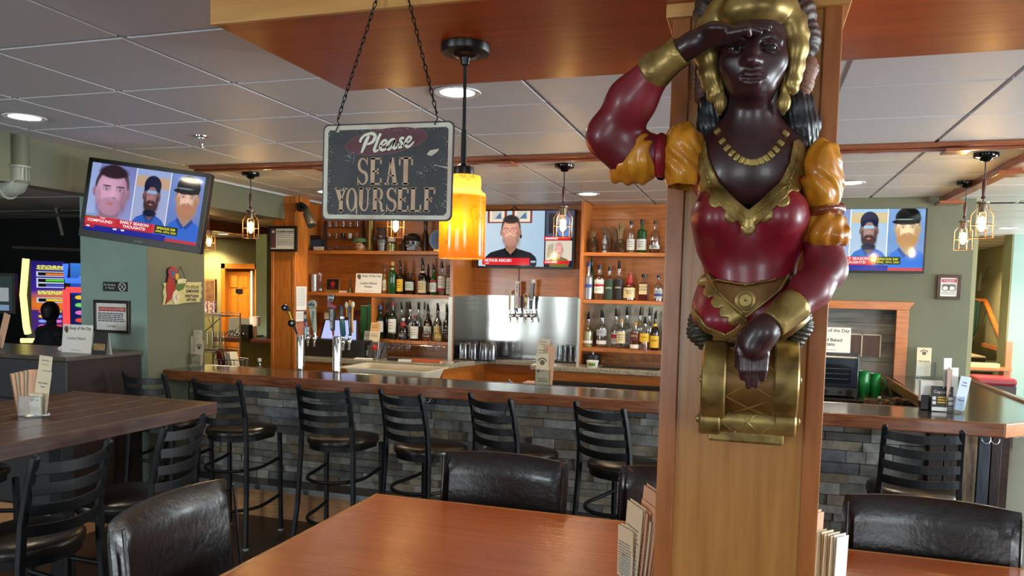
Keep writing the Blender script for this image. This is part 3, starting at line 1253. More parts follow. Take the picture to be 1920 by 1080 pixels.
mouth = [on(x, 147, 0) for x in (1381, 1395, 1409, 1423, 1437)]
lipu = [on(x, y, .0015) for x, y in ((1383, 145), (1400, 139), (1409, 141), (1418, 139), (1436, 144))]
lipl = [on(x, y, .0015) for x, y in ((1387, 150), (1399, 154), (1409, 155.5), (1419, 154), (1432, 149))]
fr(H, lipu, [3, 6, 5.5, 6, 3], .004)
fr(H, lipl, [3, 6.5, 7, 6.5, 3], .004)
for ex in (1381, 1443):
	fr(H, [(ex - 17, 90, 1.816), (ex - 8, 82, 1.806), (ex + 8, 82, 1.806), (ex + 17, 90, 1.816)], [2, 3.2, 3.2, 2], .003)
	fr(H, [(ex - 16, 92, 1.816), (ex - 6, 97, 1.808), (ex + 6, 97, 1.808), (ex + 16, 92, 1.816)], [1.6, 2.4, 2.4, 1.6], .003)
fr(H, [(x, y + (abs(x - 1409) < 5) * .6, Y - .0055) for x, y, Y in mouth], 1.7, .002, '-')
fe(H, 1411, 168, 1.822, 18, 13, 11, .012)
# raised forearm end, palm and fingers held edge-on over the brow
fr(H, [(1262, 104, 1.815), (1300, 82, 1.795), (1338, 66, 1.782)], [25, 20, 22], .02)
fe(H, 1352, 62, 1.775, 38, 36, 15, .02, rot=Matrix.Rotation(.20, 4, 'Y'))
for dy, tips in ((0, (1442, 50)), (1, (1437, 55)), (2, (1424, 60)), (3, (1404, 64))):
	Y0 = 1.800 - .0185 * dy
	fr(H, [(1368, 58 + dy * 1.5, Y0), (1400, 49 + dy * 2.4, Y0 - .006), (tips[0], tips[1], Y0 - .002)], [9.5, 8.5, 6.2], .004)
fr(H, [(1330, 80, 1.805), (1356, 84, 1.825), (1380, 78, 1.822)], [11, 9, 7], .008)
H.build('body', SKIN, fig)
for ex, ey in ((1381, 89), (1443, 87)):
	m = MB()
	p = at(ex, ey, 1.8145)
	u = 1 / pxm(p)
	m.lathe([(r * 13 * u, z * 8 * u) for r, z in [(math.sin(t), -math.cos(t)) for t in np.linspace(0, PI, 9)]], p, 14, 'y')
	e = m.build('eye', mat('painted_eye', rgb(66, 48, 46), .2, coat=.5), fig, world=True)
	m = MB()
	p2 = at(ex, ey, 1.8145 - 8.5 * u + .0006)
	m.cyl(p2, p2 + Vector((0, .003, 0)), 5.5 * u, n=14)
	m.build('iris', mat('painted_iris', rgb(18, 14, 16), .15, coat=.5), e, world=False)
	o = bpy.data.objects
	for c in [c for c in o if c.parent == e]:
		c.matrix_parent_inverse = Matrix.Identity(4)
		c.location = -Vector(fig.location)

# --- lower hand
L = Carve((-.06, 1.68, 1.42), (.06, 1.86, 1.70), .003)
fr(L, [(1452, 600, 1.80), (1430, 622, 1.785), (1414, 650, 1.785)], [22, 27, 27], .02)
fe(L, 1413, 634, 1.785, 30, 18, 26, .015)
for i, (kx, tx, ty) in enumerate(((1391, 1393, 708), (1405, 1404, 724), (1420, 1417, 722), (1434, 1430, 710))):
	fr(L, [(kx, 640, 1.784), (kx, 664, 1.778), ((kx + tx) / 2, 694, 1.778), (tx, ty, 1.782)], [9.2, 8.6, 7.8, 6.2], .0025)
fr(L, [(1398, 628, 1.785), (1386, 655, 1.785), (1383, 686, 1.79)], [10, 8.5, 6], .008)
L.build('lower_hand', SKIN, fig)

# --- hood, plumes, hair, earrings
K = Carve((-.16, 1.74, 2.08), (.14, 2.055, 2.46), .0042)
ring = [(1346, 172), (1333, 140), (1326, 100), (1334, 58), (1358, 26), (1392, 8), (1428, 4), (1462, 18), (1484, 50), (1490, 92), (1484, 130), (1476, 158)]
fr(K, [(x, y, 1.895) for x, y in ring], [12, 16, 18, 24, 28, 30, 30, 28, 24, 20, 16, 10], .02)
fe(K, 1414, 30, 1.875, 70, 74, 42, .02)
fr(K, [(x, y, 1.875) for x, y in ring], [10, 14, 16, 20, 24, 26, 26, 24, 20, 18, 14, 9], .02)
for i in range(19):
	j = i / 18 * (len(ring) - 1)
	q = min(int(j), len(ring) - 2)
	w = j - q
	x, y = ring[q][0] + (ring[q + 1][0] - ring[q][0]) * w, ring[q][1] + (ring[q + 1][1] - ring[q][1]) * w
	dx, dy = x - 1412, y - 105
	Ln = math.hypot(dx, dy)
	kk = 20 if 3 < i < 15 else 12
	fe(K, x + dx / Ln * kk, y + dy / Ln * kk, 1.885, 13, 16, 13, .008)
fe(K, 1413, 122, 1.84, 62, 75, 72, .010, '-')
fr(K, [(1250, 112, 1.81), (1340, 64, 1.778), (1440, 54, 1.77)], [26, 24, 20], .004, '-')
K.build('gold_hood', GOLD, fig)
P = Carve((-.17, 1.83, 2.06), (.17, 2.055, 2.46), .0045)
fe(P, 1414, 62, 1.985, 104, 62, 112, .02)
for x, y in ((1325, 25), (1355, -18), (1395, -38), (1440, -36), (1478, -12), (1503, 30), (1512, 78)):
	fe(P, x, y, 1.965, 25, 42, 34, .02)
P.ripple(lambda X, Y, Z: .0022 * np.sin((np.arctan2(Z - 2.30, X + .02)) * 46))
P.build('plume_headdress', PLUMEG, fig)
for side, pts in (('l', [(1322, 108), (1314, 140), (1316, 175), (1326, 200)]), ('r', [(1508, 108), (1512, 130), (1506, 160), (1496, 192)])):
	q = Carve((-.16, 1.88, 2.06), (.15, 2.055, 2.32), .004)
	fr(q, [(x, y, 1.965) for x, y in pts], [17, 20, 17, 9], .012)
	q.ripple(lambda X, Y, Z: .0016 * np.sin(Z * 620 + X * 300))
	q.build('curled_plume', PLUME, fig)
for pts in ([(1345, 165), (1335, 200), (1326, 240), (1322, 268)], [(1476, 165), (1490, 200), (1500, 240), (1506, 270)]):
	q = Carve((-.15, 1.86, 1.98), (.14, 2.055, 2.26), .004)
	fr(q, [(x, y, 1.955) for x, y in pts], [14, 24, 26, 14], .012)
	fr(q, [(x, y, 1.99) for x, y in pts], [20, 34, 36, 22], .012)
	q.ripple(lambda X, Y, Z: .0018 * np.sin(X * 520 + Z * 90))
	q.build('dark_hair_lock', HAIRB, fig)
for x0, x1, x2 in ((1345, 1351, 1349), (1475, 1470, 1468)):
	q = Carve((-.12, 1.80, 2.04), (.12, 1.99, 2.26), .0032)
	fr(q, [(x0, 138, 1.875), (x1, 165, 1.875), (x1, 190, 1.88), (x2, 212, 1.89)], [8, 6, 9.5, 5], .006)
	fe(q, x1, 193, 1.878, 12, 9, 18, .006)
	q.build('gold_earring', GOLD, fig)

# --- necklace of square links
for i in range(15):
	t = i / 14
	x = 1346 + (1472 - 1346) * t
	y = 247 + 56 * (1 - (2 * t - 1) ** 2) ** .85 + 4 * t
	Yn = chestY(x, y)
	for _ in range(3):
		q = at(x, y, Yn)
		Yn = front(H, H.f, q.x, q.z) - .003
	ang = -math.atan2((1 - 2 * t) * 2.3, 1.6)
	m = MB()
	m.bc((0, 0, 0), (.0125, .012, .017), None)
	o = m.build('necklace_link', GOLD, fig, bevel=.003)
	o.matrix_basis = Matrix.Translation(at(x, y, Yn) - Vector(fig.location)) @ Matrix.Rotation(-ang, 4, 'Y') @ Matrix.Rotation((t - .5) * 1.1, 4, 'Z')

# --- raised arm: puff sleeve in two swells with a red band, red sleeve, gold cuff
A = Carve((-.46, 1.74, 2.02), (-.05, 2.03, 2.34), .0042)
fr(A, [(1220, 292, 1.925), (1180, 286, 1.910), (1143, 256, 1.895)], [40, 41, 40], .03)
fr(A, [(1143, 254, 1.895), (1184, 190, 1.865), (1234, 126, 1.825)], [40, 42, 32], .03)
A.build('raised_red_sleeve', REDD, fig)
A = Carve((-.36, 1.72, 2.16), (-.14, 1.92, 2.36), .0036)
fr(A, [(1226, 134, 1.829), (1272, 99, 1.810)], [34, 28], .0)
fr(A, [(1223, 136, 1.831), (1227, 133, 1.829)], [36, 36], .004)
fr(A, [(1269, 101, 1.811), (1273, 98, 1.809)], [30, 30], .004)
A.cut_plane(at(1216, 141, 1.833), at(1216, 141, 1.833) - at(1270, 100, 1.810))
A.cut_plane(at(1278, 95, 1.807), at(1278, 95, 1.807) - at(1226, 134, 1.829))
A.build('raised_gold_cuff', GOLD, fig)

def wrinkle(a, b, ph):
	return lambda X, Y, Z: (.0042 * np.sin(X * a + Z * b + 3 * np.sin(Z * 40 + ph)) * np.cos(Y * 60 + Z * 30 + ph)).astype(np.float32)

A = Carve((-.42, 1.76, 1.98), (-.08, 2.05, 2.24), .0042)
fe(A, 1281, 285, 1.93, 38, 62, 54, .02)
fe(A, 1281, 325, 1.93, 34, 55, 42, .02)
A.ripple(wrinkle(150, 60, 0))
A.build('puff_sleeve_shoulder', ORANGE, fig)
A = Carve((-.42, 1.76, 1.96), (-.08, 2.05, 2.24), .0042)
fe(A, 1203, 290, 1.925, 32, 56, 44, .02)
fe(A, 1190, 312, 1.92, 38, 54, 30, .02)
fr(A, [(1200, 310, 1.92), (1160, 328, 1.915)], [32, 16], .02)
A.ripple(wrinkle(170, -90, 1))
A.build('puff_sleeve_lower', ORANGE, fig)
A = Carve((-.32, 1.80, 2.0), (-.12, 2.05, 2.22), .004)
fe(A, 1240, 294, 1.928, 18, 47, 44, .01)
A.build('sleeve_band', RED, fig)

# --- lowered arm
A = Carve((.03, 1.74, 1.60), (.24, 2.05, 1.98), .0042)
fr(A, [(1543, 452, 1.93), (1548, 505, 1.915)], [36, 36], .02)
fr(A, [(1548, 505, 1.915), (1518, 545, 1.87), (1484, 580, 1.822)], [36, 36, 28], .02)
A.build('lowered_red_sleeve', REDD, fig)
A = Carve((-.04, 1.70, 1.58), (.14, 1.92, 1.76), .0034)
fr(A, [(1488, 574, 1.825), (1450, 606, 1.795)], [33, 29], .0)
A.cut_plane(at(1496, 566, 1.831), at(1496, 566, 1.831) - at(1450, 606, 1.795))
A.cut_plane(at(1446, 608, 1.793), at(1446, 608, 1.793) - at(1488, 574, 1.825))
A.build('lowered_gold_cuff', GOLD, fig)
A = Carve((.04, 1.76, 1.88), (.26, 2.05, 2.14), .0042)
fe(A, 1540, 318, 1.935, 37, 62, 56, .02)
fe(A, 1540, 360, 1.935, 38, 60, 46, .02)
A.ripple(wrinkle(140, 50, 2))
A.build('puff_sleeve_shoulder', ORANGE, fig)
A = Carve((.04, 1.76, 1.80), (.26, 2.05, 2.0), .0042)
fe(A, 1545, 428, 1.93, 40, 60, 38, .02)
fe(A, 1548, 445, 1.93, 43, 62, 22, .02)
A.cut_plane(at(1548, 461, 1.9), (0, 0, -1))
A.ripple(wrinkle(190, 20, 3))
A.build('puff_sleeve_lower', ORANGE, fig)
A = Carve((.04, 1.78, 1.84), (.24, 2.05, 2.0), .004)
fr(A, [(1510, 404, 1.93), (1572, 392, 1.93)], [13, 13], .0)
fe(A, 1541, 398, 1.93, 38, 62, 13, .01, rot=Matrix.Rotation(-.18, 4, 'Y'))
A.build('sleeve_band', mat('red_brown_band', rgb(120, 52, 28), .3, coat=.3), fig)

# --- skirt, belt and trims
S = Carve((-.17, 1.74, 1.50), (.16, 2.055, 1.86), .0042)
fe(S, 1404, 575, 1.955, 104, 88, 62, .03)
fe(S, 1402, 540, 1.955, 88, 82, 40, .03)
fe(S, 1350, 598, 1.90, 50, 60, 42, .03)
fe(S, 1462, 598, 1.90, 48, 60, 42, .03)
sk = S.f.copy()
pl = [(1290, 470), (1330, 500), (1398, 552), (1478, 500), (1520, 470), (1540, 560), (1518, 600), (1440, 640), (1398, 610), (1365, 640), (1300, 606), (1270, 560)]
part_of(S, np.maximum(sk, sd_poly(S, xz(pl, 1.87))), 'skirt_panel', RED)
lt = [(1300, 586), (1325, 616), (1362, 632), (1388, 616), (1394, 600)]
rt = [(1446, 642), (1480, 622), (1515, 596)]
part_of(S, np.maximum(sk - .005, np.minimum(sd_line(S, xz(lt, 1.87), .008), sd_line(S, xz(rt, 1.87), .008))), 'skirt_hem', GOLD)
sc = [(1318, 508), (1330, 533), (1346, 553), (1364, 572), (1380, 589), (1394, 598)]
f2 = sd_line(S, xz(sc, 1.87), .010)
for x, y in ((1322, 522), (1336, 543), (1352, 562), (1368, 580), (1382, 594)):
	q = xz([(x - 7, y + 5)], 1.87)[0]
	f2 = np.minimum(f2, np.sqrt((S.X - q[0]) ** 2 + (S.Z - q[1]) ** 2) - .0135)
part_of(S, np.maximum(sk - .006, f2), 'scalloped_trim', GOLD)
belt = [(1328, 508), (1345, 528), (1398, 536), (1452, 527), (1484, 498), (1492, 512), (1462, 548), (1400, 597), (1338, 545), (1322, 520)]
part_of(S, np.maximum(sk - .009, sd_poly(S, xz(belt, 1.86))), 'gold_belt', GOLDB)
part_of(S, np.maximum(sk - .0135, np.minimum(sd_line(S, xz([(1326, 512), (1342, 543), (1399, 594), (1462, 543), (1488, 500)], 1.86), .0028), sd_line(S, xz([(1340, 524), (1398, 534), (1456, 523)], 1.86), .0024))), 'belt_piping', GOLD)
m = MB()
c = at(1398, 563, 1.86)
c.y = front(S, sk, c.x, c.z) - .014
for ro, dz in ((.024, 0), (.0165, -.004), (.0115, -.001)):
	m.lathe([(ro - .004, -.004 + dz), (ro, -.001 + dz), (ro, .012)] if ro > .02 else [(ro - .003, -.003 + dz), (ro, dz), (ro, .01)], c, 24, 'y')
m.lathe([(0, -.011), (.003, -.008), (.003, 0)], c, 8, 'y')
m.build('belt_buckle', GOLD, fig, world=True)
for x0, pts in ((0, [(1306, 600), (1311, 622), (1322, 642)]), (1, [(1506, 588), (1500, 612), (1492, 640)])):
	q = Carve((-.16, 1.80, 1.52), (.16, 2.055, 1.72), .0036)
	fr(q, [(x, y, 1.96) for x, y in pts], [16, 22, 16], .01)
	q.ripple(lambda X, Y, Z: .0022 * np.sin(Z * 560 + X * 120 * (1 if x0 else -1)))
	q.build('ribbed_leaf', mat('dark_green_brown_paint', rgb(40, 38, 28), .4, col2=rgb(62, 60, 44), scale=30), fig)

# --- scrolled base
def xcyl(x0, x1, y, Y, r, n=32, extra=None):
	"""turned piece with its axis along x, between photo columns x0 and x1."""
	c = at((x0 + x1) / 2, y, Y)
	u = 1 / pxm(c)
	hw = (x1 - x0) / 2 * u
	rr = r * u
	m = MB()
	m.lathe([(rr - .004, -hw), (rr, -hw + .004), (rr, hw - .004), (rr - .004, hw)], c, n, 'x')
	if extra:
		m.lathe([(.002, -hw - .010), (.010, -hw - .007), (.013, -hw)], c, 14, 'x')
		m.lathe([(.013, hw), (.010, hw + .007), (.002, hw + .010)], c, 14, 'x')
	return m, c, rr, hw

for x0, x1 in ((1319, 1362), (1450, 1494)):
	m, c, rr, hw = xcyl(x0, x1, 712, 1.93, 74, extra=True)
	m.build('side_scroll', GOLD, fig, world=True)
m, c, rr, hw = xcyl(1361, 1451, 712, 1.93, 67)
m.build('scroll_drum', GOLDB, fig, world=True)

def lattice(c, rr, hw, sp, slope, a1, name):
	m = MB()
	for s in (-1, 1):
		for i in range(-12, 13):
			pts = []
			for q in range(25):
				x = -hw + 2 * hw * q / 24
				a = (i * sp + s * slope * x) / rr
				if -a1 <= a <= a1:
					pts.append((c.x + x, c.y - (rr + .0006) * math.cos(a), c.z + (rr + .0006) * math.sin(a)))
				elif len(pts) > 1:
					break
			if len(pts) > 1:
				m.tube(pts, .0018, 5)
	m.build(name, GOLD, fig, world=True)

lattice(c, rr, hw, .066, .62, 1.15, 'drum_lattice')
m, c, rr, hw = xcyl(1351, 1452, 787, 1.925, 25, 24)
m.build('bottom_roll', GOLD, fig, world=True)
lattice(c, rr, hw, .062, 1.0, 1.2, 'roll_lattice')
for x0, x1 in ((1312, 1351), (1452, 1491)):
	m, c, rr, hw = xcyl(x0, x1, 785 if x0 < 1400 else 789, 1.925, 29, 24, True)
	m.build('bottom_roll_end', GOLD, fig, world=True)
m = MB()
a, b = at(1329, 812, 1.99), at(1468, 830, 1.99)
m.box(a.x, 1.96, b.z - .004, b.x, 2.05, a.z + .03)
a, b = at(1325, 640, 1.99), at(1487, 815, 1.99)
m.box(a.x, 1.96, b.z, b.x, 2.05, a.z)
m.build('mounting_block', GOLD, fig, bevel=.006, world=True)

# ================================================================ stools
VINYL = mat('dark_brown_vinyl', rgb(34, 29, 22), .28, 0, .5, var=.12, scale=40, bump=.15)
FOOTM = mat('grey_glide', rgb(150, 150, 150), .5)

def make_stool(name, label, cat, group):
	t = thing(name, label, cat, group=group)          # origin on the floor under the seat centre; sitter faces +y
	zs = .735
	for s in (-1, 1):
		m = MB()
		path = [(s * .215, -.245, .012), (s * .192, -.20, .35), (s * .180, -.182, .70), (s * .172, -.188, .86), (s * .168, -.215, 1.0), (s * .165, -.245, 1.105)]
		m.tube(path, .0185, 4, sq=True, up=(1, 0, 0))
		m.tube([(s * .165, -.245, 1.10), (s * .1645, -.247, 1.112)], [.018, .010], 4, sq=True, up=(1, 0, 0))
		o = m.build('back_post', BLACKM, t, bevel=.004)
		g = MB()
		g.box(s * .215 - .013, -.258, 0, s * .215 + .013, -.232, .014)
		g.build('foot_glide', FOOTM, o)
	for s in (-1, 1):
		m = MB()
		m.tube([(s * .205, .195, .012), (s * .200, .185, zs - .04)], .0185, 4, sq=True, up=(1, 0, 0))
		o = m.build('front_leg', BLACKM, t, bevel=.004)
		g = MB()
		g.box(s * .205 - .013, .182, 0, s * .205 + .013, .208, .014)
		g.build('foot_glide', FOOTM, o)
	for k in range(4):
		z = 1.062 - .075 * k
		y0 = -.238 + .014 * k
		m = MB()
		w = .166 + .002 * k
		vs, n = [], 12
		for i in range(n + 1):
			u = -1 + 2 * i / n
			x = u * w
			y = y0 - .042 * (1 - u * u)
			dz = -.010 * (1 - u * u)
			for a, b in ((-.004, -.021), (.004, -.021), (.004, .021), (-.004, .021)):
				vs.append((x, y + a, z + b + dz))
		fs = []
		for i in range(n):
			for j in range(4):
				j2 = (j + 1) % 4
				fs.append((i * 4 + j, i * 4 + j2, i * 4 + 4 + j2, i * 4 + 4 + j))
		m.add(vs, fs)
		m.build('back_slat', BLACKM, t, bevel=.002)
	# seat: flat front corners, rounded back
	out = []
	for i in range(28):
		a = 2 * PI * i / 28
		c, s = math.cos(a), math.sin(a)
		ex = 2.0 if s < 0 else 3.6
		x = .215 * math.copysign(abs(c) ** (2 / ex), c) * (1.06 if s > 0 else 1.0)
		y = .205 * math.copysign(abs(s) ** (2 / ex), s)
		out.append((x, y))
	m = MB()
	vs, fs = [], []
	lv = [(.90, -.022), (.985, -.016), (1.0, .0), (.985, .015), (.93, .025), (.75, .032), (.4, .037), (.02, .039)]
	n = 28
	for k, z in lv:
		vs += [(x * k, y * k, zs + z) for x, y in out]
	for j in range(len(lv) - 1):
		for i in range(n):
			fs.append((j * n + i, j * n + (i + 1) % n, (j + 1) * n + (i + 1) % n, (j + 1) * n + i))
	fs.append(tuple(range(n - 1, -1, -1)))
	fs.append(tuple((len(lv) - 1) * n + i for i in range(n)))
	m.add(vs, fs, True)
	m.build('seat', VINYL, t)
	m = MB()
	m.prism([(x * .93, y * .93) for x, y in out], zs - .05, zs - .02)
	m.build('seat_frame', BLACKM, t)
	for z in (.50, .235):
		m = MB()
		w = .196
		yb = -.175 if z > .4 else -.19
		pts = [(w, .19, z + .02), (w * .99, .06, z + .006)] + [(w * .98 * math.cos(a), -.02 + .215 * math.sin(a), z) for a in np.linspace(0, -PI, 15)] + [(-w * .99, .06, z + .006), (-w, .19, z + .02)]
		m.tube(pts, .0115, 8)
		m.build('foot_ring', BLACKM, t)
	return t

proto = make_stool('bar_stool', '', 'bar stool', 'ladder-back stools along the stone bar front')
stools = [(-3.30, 4.40, .05, 'black ladder-back stool at the bar, right behind the high table corner'),
		(-2.52, 4.40, .04, 'second black ladder-back bar stool from the high table, beside the white hook'),
		(-1.89, 4.36, -.34, 'third black ladder-back bar stool from the high table, under the white tub'),
		(-1.33, 4.43, -.46, 'fourth black ladder-back bar stool from the high table, rising behind the leather chair'),
		(-.67, 4.36, -.48, 'black ladder-back bar stool half hidden by the wooden pillar edge'),
		(.83, 4.34, -.10, 'black ladder-back bar stool in front of charred boards beyond the pillar'),
		(-3.93, 4.47, .0, 'black ladder-back bar stool at the bar end against the sage column'),
		(1.63, 4.33, .75, 'black stool at the chamfered bar corner, seat tip showing'),
		(2.10, 5.55, 1.5, 'black stool beyond the bar corner, at the long side edge')]
for i, (x, y, rz, lb) in enumerate(stools):
	if i == 0:
		proto.location, proto.rotation_euler = (x, y, 0), (0, 0, rz)
		proto['label'] = lb
		s0 = proto
	else:
		dup(proto, (x, y, 0), rz, lb)
hc = [(-2.605, 2.19, 1.60, 'black ladder-back chair drawn up to the plank high table, nearest the viewer'),
	(-2.65, 2.79, 1.76, 'black ladder-back chair under the high table corner, behind the near one'),
	(-3.80, 2.80, -1.55, 'black high chair across the plank table, only its seat edge showing')]
for x, y, rz, lb in hc:
	c = dup(proto, (x, y, 0), rz, lb)
	c['group'] = 'ladder-back chairs round the plank high table'

# ================================================================ high table
PLANK = wood('reddish_dark_planks', rgb(58, 36, 29), rgb(88, 58, 46), 'y', rough=.5, scale=5, coat=.05, bump=.15)
EDGEL = mat('worn_raw_edge', rgb(120, 84, 62), .55)
ht = thing('high_table', 'tall dark plank table with worn edges carrying a glass of menus', 'table', (-3.27, 2.5, 0))
m = MB()
xs = [-3.72, -3.60, -3.345, -3.09, -2.90, -2.80]
xs = np.linspace(-3.72, -2.86, 6)
for a, b in zip(xs[:-1], xs[1:]):
	m.box(a + .0015, 1.1, 1.03, b - .0015, 3.45, 1.07)
m.build('plank_top', PLANK, ht, bevel=.003, world=True)
m = MB()
for x in xs[1:-1]:
	m.box(x - .003, 1.1, 1.03, x + .003, 3.45, 1.0706)
m.build('board_gap', mat('worn_gap_wood', rgb(132, 94, 54), .6, var=.6, scale=14), ht, world=True)
m = MB()
m.box(-3.80, 1.1, 1.005, -3.72, 3.53, 1.071)
m.box(-2.86, 1.1, 1.005, -2.785, 3.53, 1.071)
m.box(-3.72, 3.45, 1.005, -2.86, 3.53, 1.071)
m.build('edge_board', PLANK, ht, bevel=.004, world=True)
m = MB()
m.tube([(-2.786, 1.1, 1.0705), (-2.786, 3.528, 1.0705), (-3.80, 3.528, 1.0705)], .0022, 5)
m.build('worn_edge', EDGEL, ht, world=True)
for y in (1.6, 2.95):
	m = MB()
	m.box(-3.29, y - .04, .03, -3.21, y + .04, 1.0)
	m.build('pedestal', BLACKM, ht, bevel=.006, world=True)
	m = MB()
	m.box(-3.55, y - .04, 0, -2.98, y + .04, .03)
	m.build('foot_bar', BLACKM, ht, bevel=.004, world=True)
	m = MB()
	m.box(-3.60, y - .03, .985, -2.95, y + .03, 1.005)
	m.build('top_bracket', BLACKM, ht, world=True)

# ================================================================ glossy dining tables either side of the pillar
TABLEW = wood('glossy_honey_table', rgb(170, 76, 10), rgb(190, 94, 22), 'x', rough=.3, scale=2.4, k=10, coat=1.0, bump=0)
_nt = TABLEW.node_tree
_tc, _mp, _nz, _bp = [_nt.nodes.new('ShaderNode' + q) for q in ('TexCoord', 'Mapping', 'TexNoise', 'Bump')]
_mp.inputs['Scale'].default_value = (2.5, 150, 1)
_nz.inputs['Scale'].default_value = 1.0
_nz.inputs['Detail'].default_value = 4
_bp.inputs['Strength'].default_value = .5
_bp.inputs['Distance'].default_value = .004
_nt.links.new(_tc.outputs['Object'], _mp.inputs[0])
_nt.links.new(_mp.outputs[0], _nz.inputs[0])
_nt.links.new(_nz.outputs[0], _bp.inputs['Height'])
_nt.nodes['Principled BSDF'].inputs['Coat IOR'].default_value = 1.6
for q in ('Normal', 'Coat Normal'):
	_nt.links.new(_bp.outputs[0], _nt.nodes['Principled BSDF'].inputs[q])

def dining(label, x0, x1, y0, y1):
	t = thing('dining_table', label, 'table', ((x0 + x1) / 2, (y0 + y1) / 2, 0), group='glossy dining tables beside the pillar')
	m = MB()
	m.box(x0 + .012, y0 + .012, .72, x1 - .012, y1 - .012, .76)
	m.build('table_top', TABLEW, t, bevel=.003, world=True)
	m = MB()
	for a in ((x0, y0, x0 + .014, y1), (x1 - .014, y0, x1, y1), (x0 + .014, y0, x1 - .014, y0 + .014), (x0 + .014, y1 - .014, x1 - .014, y1)):
		m.box(a[0], a[1], .715, a[2], a[3], .7615)
	m.build('edge_band', wood('edge_band_wood', rgb(150, 92, 44), rgb(180, 122, 68), 'x', rough=.28), t, bevel=.003, world=True)
	xm, ym = (x0 + x1) / 2, (y0 + y1) / 2
	m = MB()
	m.cyl((xm, ym, .03), (xm, ym, .72), .045, n=16)
	m.build('pedestal', BLACKM, t, world=True)
	m = MB()
	m.box(xm - .35, ym - .04, 0, xm + .35, ym + .04, .03)
	m.box(xm - .04, ym - .35, 0, xm + .04, ym + .35, .028)
	m.build('base', BLACKM, t, bevel=.004, world=True)
	return t

dining('glossy honey-brown dining table between the leather chair and the pillar', -1.645, -.24, 1.35, 3.20)
dining('glossy honey-brown dining table beyond the pillar, mostly out of view', .19, 1.60, 1.35, 3.16)

# ================================================================ dark leather parsons chairs
LEATHER = mat('dark_brown_leather', rgb(25, 17, 16), .30, 0, .5, var=.18, scale=5, bump=.0, coat=.2)
_nt = LEATHER.node_tree
_v = _nt.nodes.new('ShaderNodeTexNoise')
_v.inputs['Scale'].default_value = 38
_v.inputs['Detail'].default_value = 5
_bp = _nt.nodes.new('ShaderNodeBump')
_bp.inputs['Strength'].default_value = .22
_bp.inputs['Distance'].default_value = .01
_tc = _nt.nodes.new('ShaderNodeTexCoord')
_nt.links.new(_tc.outputs['Object'], _v.inputs[0])
_nt.links.new(_v.outputs[0], _bp.inputs['Height'])
_nt.links.new(_bp.outputs[0], _nt.nodes['Principled BSDF'].inputs['Normal'])

def make_leather():
	t = thing('leather_chair', '', 'chair', group='dark leather dining chairs')   # sitter faces +y, origin under the seat centre
	W = .308

	def slab(name, y0, y1, z0, z1, w, bow, tilt, par, nx=14, nz=10):
		"""padded upright slab with rolled edges, bowed backwards."""
		m = MB()
		vs, fs = [], []
		prof = []
		k = 16
		for i in range(k):
			a = 2 * PI * i / k
			prof.append((math.cos(a), math.sin(a)))
		rows = []
		for j in range(nz + 1):
			v = j / nz
			z = z0 + (z1 - z0) * v
			th = (y1 - y0) / 2 * (1 if v < .93 else math.sqrt(max(.05, 1 - ((v - .93) / .07) ** 2 * .95)))
			wj = w * (1 if v < .93 else 1 - .025 * ((v - .93) / .07) ** 2)
			ring = []
			for fb in (0, 1):
				for i in range(nx + 1):
					u = -1 + 2 * i / nx
					if fb:
						u = -u
					e = math.sqrt(max(.02, 1 - max(0, (abs(u) - .90) / .10) ** 2))
					yc = (y0 + y1) / 2 - bow * (1 - u * u) - tilt * v
					ring.append((u * wj, yc + (1 if fb == 0 else -1) * th * e, z + .012 * (1 - u * u) * v))
			rows.append(ring)
		n = len(rows[0])
		for r in rows:
			vs += r
		for j in range(nz):
			for i in range(n):
				i2 = (i + 1) % n
				fs.append((j * n + i2, j * n + i, (j + 1) * n + i, (j + 1) * n + i2))
		fs.append(tuple(range(n)))
		fs.append(tuple(nz * n + i for i in range(n - 1, -1, -1)))
		m.add(vs, fs, True)
		return m.build(name, LEATHER, par)
	b = slab('backrest', -.27, -.19, .40, .945, W, .045, .05, t)
	for s in (-1, 1):
		m = MB()
		pts = []
		for j in range(9):
			v = j / 8
			pts.append((s * (W - .016), -.19 - .05 * v + .004, .44 + .49 * v))
		m.tube(pts, .006, 6)
		m.build('piping', LEATHER, b)
	m = MB()
	m.box(-W + .01, -.20, .34, W - .01, .26, .47)
	m.build('seat', LEATHER, t, bevel=.03, seg=4)
	for sx in (-1, 1):
		for y in (-.21, .22):
			m = MB()
			m.tube([(sx * (W - .035), y, .0), (sx * (W - .04), y, .36)], [.022, .03], 4, sq=True, up=(1, 0, 0))
			m.build('leg', DARKW, t)
	return t

lc = make_leather()
for i, (x, y, rz, lb) in enumerate([(-1.60, 2.17, -1.50, 'dark leather chair at the end of the glossy table, facing the pillar'),
									(-1.085, 3.10, 3.10, 'dark leather chair on the far side of the glossy table, facing the viewer'),
									(-.24, 3.13, 3.12, 'dark leather chair mostly hidden behind the wooden pillar'),
									(.665, 2.975, 3.09, 'dark leather chair beyond the pillar at the partly seen table')]):
	if i == 0:
		lc.location, lc.rotation_euler = (x, y, 0), (0, 0, rz)
		lc['label'] = lb
		lc.scale.z = 1.035
	else:
		dup(lc, (x, y, 0), rz, lb, scale=(1, 1, 1))

